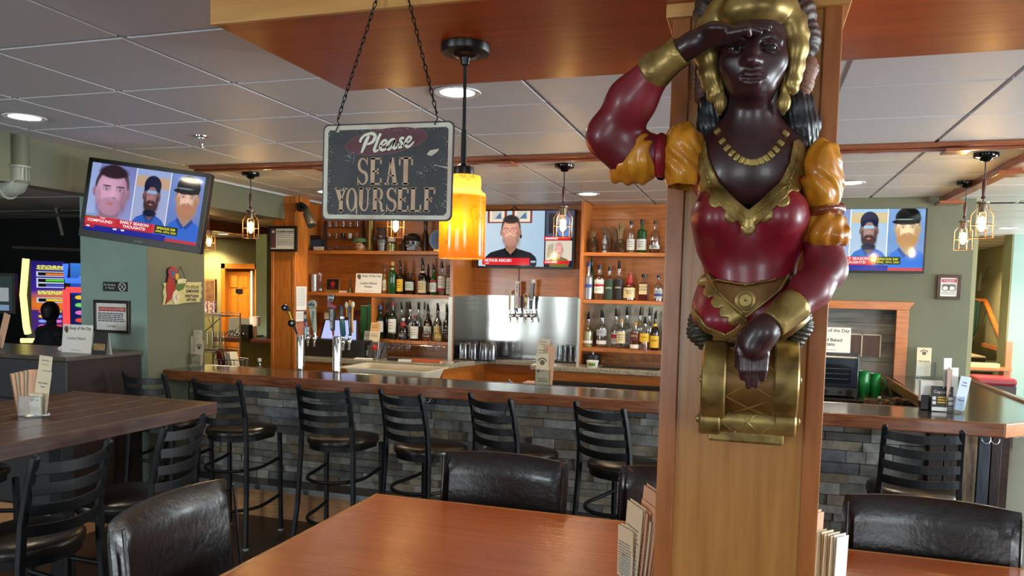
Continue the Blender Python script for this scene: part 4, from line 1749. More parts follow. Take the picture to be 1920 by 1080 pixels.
# ================================================================ dark cabinet at the column
cb = thing('dark_cabinet', 'dark brown waist-high cabinet with grey front beside the teal column', 'cabinet', (-4.8, 4.2, 0))
GREYF = mat('grey_brown_laminate', rgb(54, 53, 54), .5, var=.05, scale=4)
DKL = wood('dark_walnut_side', rgb(30, 17, 13), rgb(44, 26, 20), 'y', rough=.5, coat=0)
m = MB()
m.box(-5.75, 3.915, .2, -4.25, 4.545, 1.195)
m.build('body', DKL, cb, world=True)
m = MB()
m.box(-5.77, 3.895, 1.195, -4.237, 4.55, 1.222)
m.build('cabinet_top', mat('worn_dark_top', rgb(86, 78, 70), .28, var=.15, scale=6), cb, bevel=.003, world=True)
m = MB()
m.box(-5.75, 3.90, .93, -4.25, 3.915, 1.19)
m.build('drawer', GREYF, cb, bevel=.002, world=True)
m = MB()
m.box(-4.93, 3.90, .22, -4.25, 3.915, .92)
d = m.build('door', GREYF, cb, bevel=.002, world=True)
m = MB()
m.box(-4.52, 3.893, 1.0, -4.49, 3.90, 1.035)
m.build('hinge', CHROME, d, world=False).location = -Vector(cb.location)
m = MB()
m.box(-5.75, 3.90, .22, -4.94, 3.915, .92)
m.build('door', GREYF, cb, bevel=.002, world=True)
m = MB()
m.box(-5.75, 3.93, 0, -4.27, 4.54, .2)
m.build('plinth', TANW, cb, world=True)

# ================================================================ lamps
BULB = emis('glowing_bulb', (1.0, .62, .25, 1), 330.0)
BULBH = emis('glowing_filament', (1.0, .78, .42, 1), 60.0)
BRASSW = mat('copper_toned_wire', rgb(176, 128, 84), .3, .8)
LITDISC = emis('downlight_lamp', (1.0, .84, .60, 1), 60.0)
CLEARB = glass('bulb_glass', (1.0, .93, .80, 1), .03, .05)

def make_cage(label, drop, wood_col):
	"""origin at the ceiling; bulb centre at -drop."""
	t = thing('cage_pendant_lamp', label, 'pendant lamp', group='cage pendants with bare bulbs')
	m = MB()
	m.lathe([(.001, -.052), (.022, -.048), (.035, -.030), (.062, -.026), (.066, -.018), (.066, -.001), (.0, 0)], n=24)
	o = m.build('canopy', mat('glossy_black', rgb(12, 12, 12), .12), t)
	m = MB()
	zb = -drop
	m.tube([(0, 0, -.045), (.001, 0, -.12), (-.001, 0, -.2), (0, 0, zb + .10)], .0035, 8)
	m.build('cord', BLACK, t)
	m = MB()
	zc = zb + .20
	m.lathe([(.002, zc + .055), (.009, zc + .05), (.012, zc + .02), (.010, zc - .02), (.008, zc - .045), (.013, zc - .05), (.013, zc - .06), (.002, zc - .062)], n=14)
	m.build('cord_grip', mat('brown_bakelite_grip', rgb(88, 44, 32), .25), t)
	m = MB()
	m.lathe([(.002, zb + .125), (.034, zb + .122), (.034, zb + .112), (.021, zb + .108), (.021, zb + .062), (.0, zb + .062)], n=18)
	m.build('lamp_socket', mat('dull_nickel', rgb(120, 112, 98), .35, .9), t)
	cg = MB()
	R1 = .062
	for k in range(8):
		a = 2 * PI * k / 8 + .2
		c, s = math.cos(a), math.sin(a)
		cg.tube([(c * .026, s * .026, zb + .115), (c * .03, s * .03, zb + .09), (c * R1, s * R1, zb + .045), (c * R1, s * R1, zb - .085)], .0019, 5)
	for z in (zb + .045 - .055, zb - .085):
		cg.tube([(R1 * math.cos(a), R1 * math.sin(a), z) for a in np.linspace(0, 2 * PI, 25)[:-1]], .0019, 5, closed=True)
	cg.build('wire_cage', BRASSW, t)
	b = MB()
	b.lathe([(.0, zb - .058), (.012, zb - .056), (.026, zb - .044), (.033, zb - .022), (.031, zb + .002), (.022, zb + .03), (.0155, zb + .05), (.0145, zb + .065)], n=18, cap=False)
	bo = b.build('bulb', CLEARB, t)
	f = MB()
	f.lathe([(.0, zb - .040), (.010, zb - .036), (.0185, zb - .020), (.0185, zb + .0), (.013, zb + .024), (.0, zb + .036)], n=12)
	f.build('glowing_core', BULB, bo)
	f = MB()
	for k in range(5):
		a = 2 * PI * k / 5
		f.tube([(.019 * math.cos(a), .019 * math.sin(a), zb - .03), (.020 * math.cos(a + .4), .020 * math.sin(a + .4), zb + .028)], .0012, 4)
	f.build('filament', BULBH, bo)
	return t

cages = [(-3.685, 5.06, 'caged bulb pendant over the bar by the sage beam'),
		(-2.477, 5.08, 'caged bulb pendant over the bar behind the hanging sign'),
		(-1.243, 5.085, 'caged bulb pendant in front of the middle television'),
		(1.243, 5.10, 'larger-looking caged bulb pendant beyond the pillar, nearer of two'),
		(1.417, 6.27, 'caged bulb pendant beside the wall television, farther of two'),
		(-5.62, 7.0, 'small caged bulb pendant in the olive room beyond the beam')]
for i, (x, y, lb) in enumerate(cages):
	t = make_cage(lb, .40 if i else .41, None)
	t.location = (x, y, CEIL)

def downlight(x, y, label, power=14, r=.075):
	t = thing('recessed_downlight', label, 'ceiling light', (x, y, CEIL), group='recessed ceiling downlights')
	m = MB()
	m.lathe([(r + .028, -.004), (r + .026, -.009), (r, -.006), (r, .004)], n=28, cap=False)
	m.build('trim_ring', WHITEP, t)
	m = MB()
	m.lathe([(.0, -.003), (r, -.003)], n=28, cap=False)
	m.build('lamp_disc', LITDISC, t)
	spot('downlight_beam', (x, y, CEIL - .012), power, 2.3, rad=.06)
	return t

downlight(-3.68, 3.15, 'round lit downlight in the ceiling over the plank high table', 30)
downlight(-1.256, 3.16, 'round lit downlight behind the dropped soffit', 30)
downlight(-3.70, 6.18, 'round lit downlight in front of the back-bar shelves, by the sign', 75)
downlight(-1.40, 6.61, 'lit downlight in front of the shelves beside the pillar', 75)
downlight(.647, 6.21, 'lit downlight over the wall television', 60)
downlight(-8.63, 11.1, 'distant lit downlight in the olive room, nearer the beam', 420)
downlight(-9.55, 11.6, 'distant lit downlight in the olive room above the orange door', 420)
downlight(2.75, 10.2, 'lit downlight in the corridor ceiling beyond the bulbs', 300)
downlight(2.95, 12.9, 'farthest downlight above the corridor stairs', 300)
downlight(-5.6, 6.5, 'added downlight in the olive room, unseen behind the sage beam', 380)  # unseen lamp added to brighten the desk and laptop

# amber pendant under the soffit
am = thing('amber_pendant_lamp', 'lit pendant lamp with marbled amber glass shade hanging from the soffit', 'pendant lamp', (-.857, 2.216, SZ))
m = MB()
m.lathe([(.001, -.062), (.012, -.058), (.016, -.038), (.034, -.034), (.040, -.027), (.071, -.025), (.074, -.020), (.074, -.002), (.07, 0)], n=36)
m.build('canopy', mat('matte_black_metal', rgb(22, 21, 22), .35, .2), am)
m = MB()
m.cyl((0, 0, -.05), (0, 0, -.375), .0055)
m.lathe([(.0075, -.25), (.0085, -.30), (.0085, -.375)], n=12)
m.build('stem', mat('matte_black_metal', rgb(22, 21, 22), .35, .2), am)
m = MB()
m.lathe([(.012, -.352), (.032, -.362), (.034, -.39), (.030, -.40)], n=24)
m.build('socket_cap', mat('matte_black_metal', rgb(22, 21, 22), .35, .2), am)
AMB = bpy.data.materials.new('marbled_amber_glass')
AMB.use_nodes = True
nt = AMB.node_tree
nt.nodes.clear()
o_ = nt.nodes.new('ShaderNodeOutputMaterial')
tc = nt.nodes.new('ShaderNodeTexCoord')
nz = nt.nodes.new('ShaderNodeTexNoise')
nz.inputs['Scale'].default_value = 9
nz.inputs['Distortion'].default_value = 1.6
mp = nt.nodes.new('ShaderNodeMapping')
mp.inputs['Scale'].default_value = (1, 1, .45)
wv = nt.nodes.new('ShaderNodeMath')
wv.operation = 'PINGPONG'
wv.inputs[1].default_value = .22
rp = nt.nodes.new('ShaderNodeValToRGB')
rp.color_ramp.elements[0].position = 0.0
rp.color_ramp.elements[0].color = (.52, .20, .025, 1)
rp.color_ramp.elements[1].position = .010
rp.color_ramp.elements[1].color = (.95, .50, .085, 1)
nt.links.new(tc.outputs['Object'], mp.inputs[0])
nt.links.new(mp.outputs[0], nz.inputs[0])
nt.links.new(nz.outputs[0], wv.inputs[0])
nt.links.new(wv.outputs[0], rp.inputs[0])
tl = nt.nodes.new('ShaderNodeBsdfTranslucent')
df = nt.nodes.new('ShaderNodeBsdfDiffuse')
gl = nt.nodes.new('ShaderNodeBsdfGlossy')
gl.inputs['Roughness'].default_value = .12
m1 = nt.nodes.new('ShaderNodeMixShader')
m1.inputs[0].default_value = .25
m2 = nt.nodes.new('ShaderNodeMixShader')
m2.inputs[0].default_value = .06
nt.links.new(rp.outputs[0], tl.inputs[0])
nt.links.new(rp.outputs[0], df.inputs[0])
nt.links.new(tl.outputs[0], m1.inputs[1])
nt.links.new(df.outputs[0], m1.inputs[2])
nt.links.new(m1.outputs[0], m2.inputs[1])
nt.links.new(gl.outputs[0], m2.inputs[2])
nt.links.new(m2.outputs[0], o_.inputs[0])
m = MB()
m.lathe([(.030, -.385), (.052, -.388), (.055, -.396), (.055, -.428), (.060, -.436), (.068, -.440), (.0705, -.452), (.0705, -.632), (.0685, -.638), (.0675, -.632), (.0675, -.452)], n=48, cap=False)
m.build('glass_shade', AMB, am)
m = MB()
m.lathe([(0, -.545), (.02, -.535), (.03, -.51), (.028, -.485), (.016, -.455), (.013, -.40)], n=16, cap=False)
m.build('bulb', emis('amber_lamp_bulb', (1, .74, .42, 1), 7), am)
pl_ = bpy.data.lights.new('amber_bulb_light', 'POINT')
pl_.energy = 5
pl_.color = (1, .78, .5)
pl_.shadow_soft_size = .03
po = bpy.data.objects.new('amber_bulb_light', pl_)
COL.objects.link(po)
po.location = (-.857, 2.216 - .045, SZ - .53)

# sprinkler head
sp = thing('fire_sprinkler', 'small chrome fire sprinkler head on the ceiling before the bar', 'sprinkler', (-3.09, 3.78, CEIL))
m = MB()
m.lathe([(.045, -.001), (.044, -.006), (.02, -.010), (.018, 0)], n=20)
m.build('escutcheon', CHROME, sp)
m = MB()
m.cyl((0, 0, 0), (0, 0, -.03), .008)
m.tube([(.012, 0, -.028), (.015, 0, -.042), (.006, 0, -.058)], .003, 6)
m.tube([(-.012, 0, -.028), (-.015, 0, -.042), (-.006, 0, -.058)], .003, 6)
m.lathe([(.018, -.060), (.018, -.062), (.0, -.063)], n=14)
m.build('deflector', CHROME, sp)

# small black spotlight on the wooden post
sl = thing('post_spotlight', 'small dark cylindrical spotlight clamped high on the wooden post', 'spotlight', tuple(at(566, 388, 6.44)))
GUN = mat('gunmetal_paint', rgb(70, 66, 56), .4, .3)
m = MB()
m.cyl((-.03, .0, .0), (.004, .0, .0), .045)
m.build('base', mat('matte_black_metal', rgb(22, 21, 22), .35, .2), sl)
m = MB()
m.tube([(.0, 0, 0), (.04, -.03, .012), (.075, -.05, -.005), (.085, -.055, -.045)], .018, 10)
m.build('swivel_arm', mat('matte_black_metal', rgb(22, 21, 22), .35, .2), sl)
m = MB()
a_, b_ = Vector((.080, -.055, -.04)), Vector((.165, -.09, -.185))
m.tube([a_, a_.lerp(b_, .15), a_.lerp(b_, .2), b_], [.024, .036, .040, .043], 18)
m.build('lamp_head', GUN, sl)
m = MB()
m.tube([(-.02, 0, .02), (-.03, -.002, .08), (0, -.003, .15)], .004, 6)
m.build('cord', BLACK, sl)

# pipe with elbow at the gaming-room opening
pp = thing('wall_pipe', 'sage painted vertical pipe with pale elbow by the gaming-room opening', 'pipe', (-4.19, 3.60, 2.1))
m = MB()
c_ = at(37, 300, 3.55)
m.cyl((c_.x, 3.55, 2.29), (c_.x, 3.55, CEIL), .05, n=20)
m.build('pipe', GREEN, pp, world=True)
m = MB()
p0 = at(37, 322, 3.55)
m.tube([p0 + Vector((0, 0, .03)), p0 + Vector((0, 0, -.04)), p0 + Vector((-.03, 0, -.08)), p0 + Vector((-.09, 0, -.10)), p0 + Vector((-.16, 0, -.10))], [.052, .054, .056, .052, .05], 16)
m.tube([p0 + Vector((0, 0, .022)), p0 + Vector((0, 0, .034))], .06, 18)
m.tube([p0 + Vector((-.085, 0, -.10)), p0 + Vector((-.10, 0, -.10))], .062, 18)
m.build('elbow', mat('pale_sage_pvc', rgb(150, 154, 142), .35), pp, world=True)
m = MB()
m.tube([p0 + Vector((-.05, -.05, .035)), p0 + Vector((-.03, -.07, .04)), p0 + Vector((.0, -.065, .03))], .005, 6)
m.build('pipe_clip', CHROME, pp, world=True)

# ================================================================ televisions
def tv(name, label, W_, H_, loc, rot, paint, texts, strength, bez=.018, bot=.03):
	t = thing(name, label, 'television', loc, rot=rot)
	m = MB()
	m.box(-W_ / 2, 0, -H_ / 2, W_ / 2, .05, H_ / 2)
	m.build('case', mat('tv_black_gloss', rgb(8, 8, 9), .38), t, bevel=.006)
	m = MB()
	x0, x1, z0, z1 = -W_ / 2 + bez, W_ / 2 - bez, -H_ / 2 + bot, H_ / 2 - bez
	for a in ((-W_ / 2, -H_ / 2, W_ / 2, z0), (-W_ / 2, z1, W_ / 2, H_ / 2), (-W_ / 2, z0, x0, z1), (x1, z0, W_ / 2, z1)):
		m.box(a[0], -.006, a[1], a[2], 0, a[3])
	m.build('bezel', mat('tv_black_gloss', rgb(8, 8, 9), .38), t, bevel=.001)
	scr = paint.mesh('screen', t, x0, z0, x1, z1, -.0008, screen_mat(strength))
	w, h = x1 - x0, z1 - z0
	for s, cx, cy, tw, th, col in texts:
		text(s, 'caption', emis('caption_%d_%d_%d' % col, tuple(s2l(v) for v in col) + (1,), strength), scr, x0 + cx * w, z1 - cy * h, tw * w if tw else None, th * h if th else None, y=-.0018, bold=.02)
	return t

def man(P, cx, top, w, h, skin, hair, shirt, beard=None, cap=None, capback=False, glasses=False, lean=0.0, shw=2.2, dark=.75, thin=1.0):
	"""head-and-shoulders picture; cx, top and sizes as fractions of the picture."""
	sk2 = tuple(v * dark for v in skin)
	sk3 = tuple(min(255, v * 1.10 + 6) for v in skin)
	cy = top + h * .5
	a = P.asp
	# shoulders and neck
	P.poly([(cx - w * shw / 2, 1.2), (cx - w * shw / 2, cy + h * .80), (cx - w * shw * .40, cy + h * .66), (cx - w * .30, cy + h * .52), (cx + w * .30, cy + h * .52), (cx + w * shw * .40, cy + h * .66), (cx + w * shw / 2, cy + h * .80), (cx + w * shw / 2, 1.2)], shirt)
	P.poly([(cx - w * .30, cy + h * .20), (cx + w * .30, cy + h * .20), (cx + w * .30, cy + h * .56), (cx, cy + h * .72), (cx - w * .30, cy + h * .56)], sk2)
	P.poly([(cx - w * .34, cy + h * .50), (cx, cy + h * .74), (cx - w * .12, cy + h * .80), (cx - w * .42, cy + h * .58)], tuple(v * .72 for v in shirt))
	P.poly([(cx + w * .34, cy + h * .50), (cx, cy + h * .74), (cx + w * .12, cy + h * .80), (cx + w * .42, cy + h * .58)], tuple(v * .72 for v in shirt))
	# head
	P.ell(cx, cy - h * .10, w * .53, h * .46, hair, .08)
	P.ell(cx - w * .52, cy + h * .02, w * .07, h * .10, sk2, .2)
	P.ell(cx + w * .52, cy + h * .02, w * .07, h * .10, sk2, .2)
	P.ell(cx, cy + h * .02, w * .48, h * .47, skin, .06)
	P.ell(cx - w * .10, cy + h * .0, w * .30, h * .34, sk3, .9, .6)
	P.ell(cx + w * .40, cy + h * .10, w * .14, h * .36, sk2, .9, .6)
	P.ell(cx, cy - h * .40, w * .45, h * .13, hair, .3)
	if beard:
		P.ell(cx, cy + h * .32, w * .44, h * .20, beard, .30, .95 * thin)
		P.ell(cx - w * .40, cy + h * .14, w * .09, h * .20, beard, .5, .8 * thin)
		P.ell(cx + w * .40, cy + h * .14, w * .09, h * .20, beard, .5, .8 * thin)
		P.ell(cx, cy + h * .17, w * .22, h * .045, beard, .5, .9 * thin * thin)
		P.ell(cx, cy + h * .245, w * .13, h * .028, (190, 110, 100), .5, .9)
	else:
		P.ell(cx, cy + h * .33, w * .36, h * .14, sk2, .8, .45)
		P.ell(cx, cy + h * .24, w * .17, h * .024, (150, 80, 76), .5, .9)
		P.ell(cx, cy + h * .18, w * .16, h * .022, sk2, .6, .6)
	for s in (-1, 1):
		P.ell(cx + s * w * .21 + lean * w, cy - h * .055, w * .13, h * .045, sk2, .7, .7)
		P.ell(cx + s * w * .21 + lean * w, cy - h * .05, w * .065, h * .020, (235, 230, 225), .4, .5)
		P.ell(cx + s * w * .21 + lean * w, cy - h * .05, w * .030, h * .022, (30, 24, 24), .3, .9)
		P.ell(cx + s * w * .21 + lean * w, cy - h * .115, w * .14, h * .018, hair, .5, .85)
	P.ell(cx + lean * w, cy + h * .055, w * .055, h * .11, sk3, .6, .6)
	P.ell(cx + lean * w + w * .05, cy + h * .12, w * .085, h * .026, sk2, .6, .8)
	if glasses:
		for s in (-1, 1):
			P.ell(cx + s * w * .22 + lean * w, cy - h * .04, w * .185, h * .085, (70, 66, 70), .08, .75)
			P.ell(cx + s * w * .22 + lean * w, cy - h * .04, w * .165, h * .072, sk3, .08, .85)
			P.ell(cx + s * w * .22 + lean * w, cy - h * .045, w * .05, h * .016, (40, 30, 30), .3, .85)
		P.rect(cx - w * .06 + lean * w, cy - h * .05, cx + w * .06 + lean * w, cy - h * .035, (70, 66, 70))
	if cap:
		P.ell(cx, cy - h * .30, w * .55, h * .30, cap, .06, 1, 0, -9, cy - h * .14)
		if capback:
			P.ell(cx, cy - h * .17, w * .24, h * .10, skin, .1, 1)
			P.rect(cx - w * .30, cy - h * .17, cx + w * .30, cy - h * .08, (150, 175, 215))
		else:
			P.ell(cx - w * .10, cy - h * .19, w * .58, h * .075, (20, 20, 22), .10)
			P.ell(cx - w * .16, cy - h * .26, w * .40, h * .020, (150, 160, 170), .4, .6)

def broadcast(n=240):
	P = Paint(n, int(n * .56), (120, 135, 200))
	P.grad(0, 0, .40, 1, (120, 125, 185), (150, 160, 215), 'y')
	P.rect(0, 0, .08, .75, (165, 190, 235), .6)
	P.grad(.40, 0, .70, 1, (150, 170, 215), (170, 170, 205))
	P.rect(.41, .10, .70, .26, (206, 160, 90), .75)
	P.grad(.70, 0, 1.0, 1, (115, 140, 200), (95, 120, 190))
	man(P, .20, .04, .285, .72, (198, 150, 178), (48, 32, 40), (150, 160, 205), beard=(120, 84, 104), thin=.38, lean=.05, shw=1.55, dark=.78)
	P.rect(.395, 0, .405, .78, (225, 230, 240))
	man(P, .555, .13, .135, .50, (150, 108, 112), (20, 18, 24), (48, 96, 190), beard=(60, 40, 48), cap=(22, 24, 58), capback=True, shw=2.1)
	P.ell(.555, .63, .06, .05, (20, 26, 52), .3)
	P.rect(.700, 0, .708, .85, (225, 230, 240))
	P.rect(.708, 0, .72, 1, (110, 130, 190), .6)
	man(P, .865, .07, .185, .56, (218, 176, 156), (150, 96, 60), (48, 100, 205), beard=(176, 122, 84), cap=(16, 16, 18), shw=1.62)
	P.rect(0, .78, .82, .905, (206, 58, 70))
	P.rect(.27, .78, .60, .905, (196, 46, 60))
	P.rect(.62, .78, .82, .905, (26, 40, 34))
	P.rect(.0, .78, .10, .795, (80, 130, 60))
	P.rect(0, .905, .60, .955, (178, 40, 60))
	P.grad(.09, .915, .72, .985, (36, 40, 140), (28, 34, 150), 'x')
	P.rect(0, .955, .72, 1, (30, 36, 150))
	P.rect(.72, .955, 1, 1, (190, 50, 66))
	for x in (.02, .26, .33):
		P.rect(x, .925, x + .03, .95, (235, 235, 240))
	return P

CAP = [('THE', .155, .80, .045, .020, (255, 255, 255)), ('COMPOUND', .135, .845, .22, .040, (255, 255, 255)), ('EARLY SEASON', .44, .815, .25, .042, (255, 255, 255)),
	('THOUGHTS!', .44, .872, .20, .042, (255, 255, 255)), ('EPISODE 508', .72, .822, .16, .036, (250, 240, 60)), ('APRIL 18TH, 2025', .72, .872, .18, .032, (250, 240, 60))]
_B = broadcast()
Rw = np.array([-.0714, .1199, .1630])
Rm = Matrix.Rotation(float(np.linalg.norm(Rw)), 4, Vector(Rw / np.linalg.norm(Rw)))
TVL = tv('television', 'tilted black television on the teal column showing three men with red caption', .823, .4975, (-3.655, 3.948, 2.201), Rm.to_euler(), _B, CAP, 1.0, .026, .045)
m = MB()
m.box(-.06, .05, -.06, .0, .63, .06)
m.build('wall_mount', BLACKM, TVL)
text('SHARP', 'maker_mark', mat('tv_mark', rgb(120, 120, 120), .4), TVL, .0, -.231, w=.06, y=-.0075)
_B.c = np.clip(_B.c * np.array([1.2, 1.45, 1.15], np.float32), 0, 1)
tr_ = at(1740, 383, 7.22)
TVR = tv('television', 'wall television beyond the pillar showing men in caps, partly covered', .985, .575, (tr_.x - .4925, 7.215, tr_.z - .2875), (0, 0, 0), _B, CAP, 1.15, .014, .02)
m = MB()
m.box(-.2, .05, -.15, .2, .084, .15)
m.build('wall_mount', BLACKM, TVR)

Q = Paint(220, 124, (176, 196, 214))
Q.grad(0, 0, .70, 1, (188, 204, 216), (160, 186, 206), 'x')
for x0, x1 in ((.09, .30), (.355, .57)):
	Q.rect(x0, -.1, x1, .22, (126, 56, 48))
	Q.rect(x0 + .025, -.1, x1 - .025, .19, (226, 210, 186))
	Q.rect(x0 + .05, -.1, x1 - .05, .15, (196, 190, 176))
	Q.poly([(x0 + .08, .14), (x1 - .07, .02), (x1 - .06, .14)], (74, 104, 150))
man(Q, .345, .10, .195, .56, (206, 148, 124), (44, 32, 28), (34, 34, 38), beard=(120, 84, 72), thin=.5, glasses=True, lean=-.06, shw=2.75)
Q.ell(.452, .46, .012, .035, (20, 18, 18), .3)
Q.rect(.70, 0, 1, 1, (30, 32, 44))
Q.rect(.715, 0, 1, .46, (70, 76, 100))
Q.rect(.74, .05, .82, .40, (38, 40, 46))
Q.ell(.90, .28, .075, .20, (100, 130, 190), .2)
Q.ell(.87, .16, .05, .10, (186, 150, 140), .2)
Q.rect(.695, .46, .97, .525, (206, 30, 40))
Q.rect(.715, .535, .985, .89, (206, 196, 176))
Q.poly([(.74, .62), (.80, .58), (.79, .80), (.73, .84)], (170, 160, 140))
man(Q, .855, .575, .075, .24, (216, 160, 150), (200, 150, 140), (96, 104, 50), glasses=True, shw=2.6)
Q.rect(.695, .885, .965, .955, (206, 30, 40))
for x0, y0 in ((.715, .475), (.715, .90)):
	for q in range(7):
		Q.rect(x0 + q * .018, y0, x0 + q * .018 + .013, y0 + .03, (255, 236, 236))
Q.rect(.04, .845, .55, .975, (210, 34, 42))
Q.rect(.555, .855, .625, .975, (22, 26, 56))
CAPM = [('ARTHUR ARKUSH', .21, .893, .29, .055, (255, 255, 255)), ('HOST', .095, .948, .04, .022, (255, 255, 255)), ('PFF', .59, .915, .05, .04, (255, 255, 255)),]
c0, c1 = at(897, 392, 7.40), at(1076, 505, 7.40)
TVM = tv('television', 'middle television above the steel backsplash showing a man in glasses', c1.x - c0.x, .58, ((c0.x + c1.x) / 2, 7.40, 2.235), (0, 0, 0), Q, CAPM, 1.25, .012, .018)
m = MB()
m.box(-.2, .05, -.15, .2, .0995, .15)
m.build('wall_mount', BLACKM, TVM)
m = MB()
m.tube([(-.20, .07, .29), (-.17, .065, .30), (-.14, .07, .332)], .004, 6)
m.tube([(-.14, .07, .332), (-.115, .06, .31), (-.09, .055, .29)], .004, 6)
m.tube([(-.085, .09, -.29), (-.085, .092, -.56)], .003, 6)
m.build('power_cord', BLACK, TVM)

# ================================================================ hanging sign
SGN = mat('weathered_sign_black', rgb(46, 47, 49), .5, col2=rgb(56, 57, 59), scale=20)
SGC = mat('weathered_cream', rgb(214, 216, 196), .6, col2=rgb(196, 178, 160), scale=9)
SGR = mat('weathered_plum', rgb(86, 42, 52), .55, col2=rgb(98, 52, 62), scale=20)
TANL = mat('weathered_tan_lettering', rgb(206, 174, 144), .6, col2=rgb(190, 156, 126), scale=26)
_nt = TANL.node_tree
SG = thing('please_seat_yourself_sign', 'weathered hanging metal sign reading Please Seat Yourself on two chains', 'sign', (-.926, 1.84, at(745, 322, 1.84).z), rot=(0, .014, 0))
SW, SH = .375, .252

def SX(cx, cy):
	return ((cx - 556) / 958 * SW, -(cy - 397) / 696 * SH)

def rrect(w, h, r, n=6):
	out = []
	for sx, sy, a0 in ((1, 1, 0), (-1, 1, PI / 2), (-1, -1, PI), (1, -1, 1.5 * PI)):
		for i in range(n + 1):
			a = a0 + PI / 2 * i / n
			out.append((sx * (w / 2 - r) + r * math.cos(a), sy * (h / 2 - r) + r * math.sin(a)))
	return out

m = MB()
m.prism(rrect(SW, SH, .016), -.0015, .0015, 'y')
m.build('metal_plate', mat('sign_edge_plum', rgb(60, 52, 60), .5), SG)
rnd = random.Random(3)
m = MB()
o1, o2 = rrect(SW - .008, SH - .008, .014), rrect(SW - .030, SH - .030, .010)
nn = len(o1)
vs = [(x, -.0019, z) for x, z in o1] + [(x + rnd.uniform(-.0012, .0012), -.0019, z + rnd.uniform(-.0012, .0012)) for x, z in o2]
m.add(vs, [(i, (i + 1) % nn, nn + (i + 1) % nn, nn + i) for i in range(nn)])
m.build('cream_border', SGC, SG)
m = MB()
m.prism(rrect(SW - .030, SH - .030, .010), -.0018, -.0014, 'y')
m.build('black_field', SGN, SG)
m = MB()
ctr = SX(548, 180)
el = [(ctr[0] + .1165 * math.cos(a) + .0 * math.sin(a), ctr[1] + .0325 * math.sin(a) + .012 * math.cos(a)) for a in np.linspace(0, 2 * PI, 49)[:-1]]
m.prism(el, -.0022, -.0016, 'y')
m.build('plum_oval', SGR, SG)
m = MB()
m.tube([(x, -.0022, z) for x, z in el], .0007, 4, closed=True)
m.build('oval_outline', mat('dusty_pink_line', rgb(150, 112, 114), .6), SG)
P_ = [([(425, 138), (408, 170), (392, 208), (372, 258)], [15, 22, 22, 12]), ([(360, 184), (366, 160), (392, 136), (430, 124), (462, 128), (470, 152), (450, 184), (412, 200)], [14, 16, 14, 16, 20, 22, 18, 10]),
	([(512, 124), (498, 150), (478, 205), (466, 240), (476, 250), (498, 238)], [15, 17, 17, 18, 16, 9]),
	([(508, 214), (540, 203), (556, 182), (542, 172), (522, 188), (510, 218), (520, 240), (548, 236), (574, 210)], [9, 10, 12, 14, 15, 18, 18, 13, 8]),
	([(618, 172), (598, 168), (574, 188), (562, 220), (574, 238), (596, 214), (618, 172)], [12, 14, 17, 18, 16, 12, 13]), ([(618, 172), (606, 214), (612, 232), (632, 222), (648, 198)], [15, 17, 16, 12, 8]),
	([(682, 162), (664, 160), (654, 176), (668, 196), (668, 216), (650, 226), (636, 216)], [16, 15, 15, 17, 17, 14, 12]), ([(668, 218), (690, 206)], [12, 9]),
	([(690, 202), (716, 188), (734, 164), (722, 152), (702, 170), (694, 202), (706, 222), (732, 212), (754, 186)], [10, 10, 12, 14, 15, 18, 17, 12, 7])]
m = MB()
for pts, ws in P_:
	# smooth the hand-drawn stroke
	q = [Vector(p) for p in pts]
	sm, sw = [], []
	for i in range(len(q) - 1):
		p0, p1, p2, p3 = q[max(i - 1, 0)], q[i], q[i + 1], q[min(i + 2, len(q) - 1)]
		for k in range(5):
			t = k / 5
			sm.append(.5 * ((2 * p1) + (-p0 + p2) * t + (2 * p0 - 5 * p1 + 4 * p2 - p3) * t * t + (-p0 + 3 * p1 - 3 * p2 + p3) * t ** 3))
			sw.append(ws[i] + (ws[i + 1] - ws[i]) * t)
	sm.append(q[-1])
	sw.append(ws[-1])
	m.ribbon([SX(p.x, p.y) for p in sm], [w * SW / 958 * 1.12 for w in sw], -.0027, -.0022)
m.build('script_lettering', mat('cream_lettering', rgb(226, 228, 206), .6), SG)

# tall slab-serif capitals drawn stroke by stroke on a unit cell
T_, N_ = .29, .105

def arc(cx, cy, rx, ry, a0, a1, n=12):
	return [(cx + rx * math.cos(math.radians(a)), cy + ry * math.sin(math.radians(a))) for a in np.linspace(a0, a1, n)]

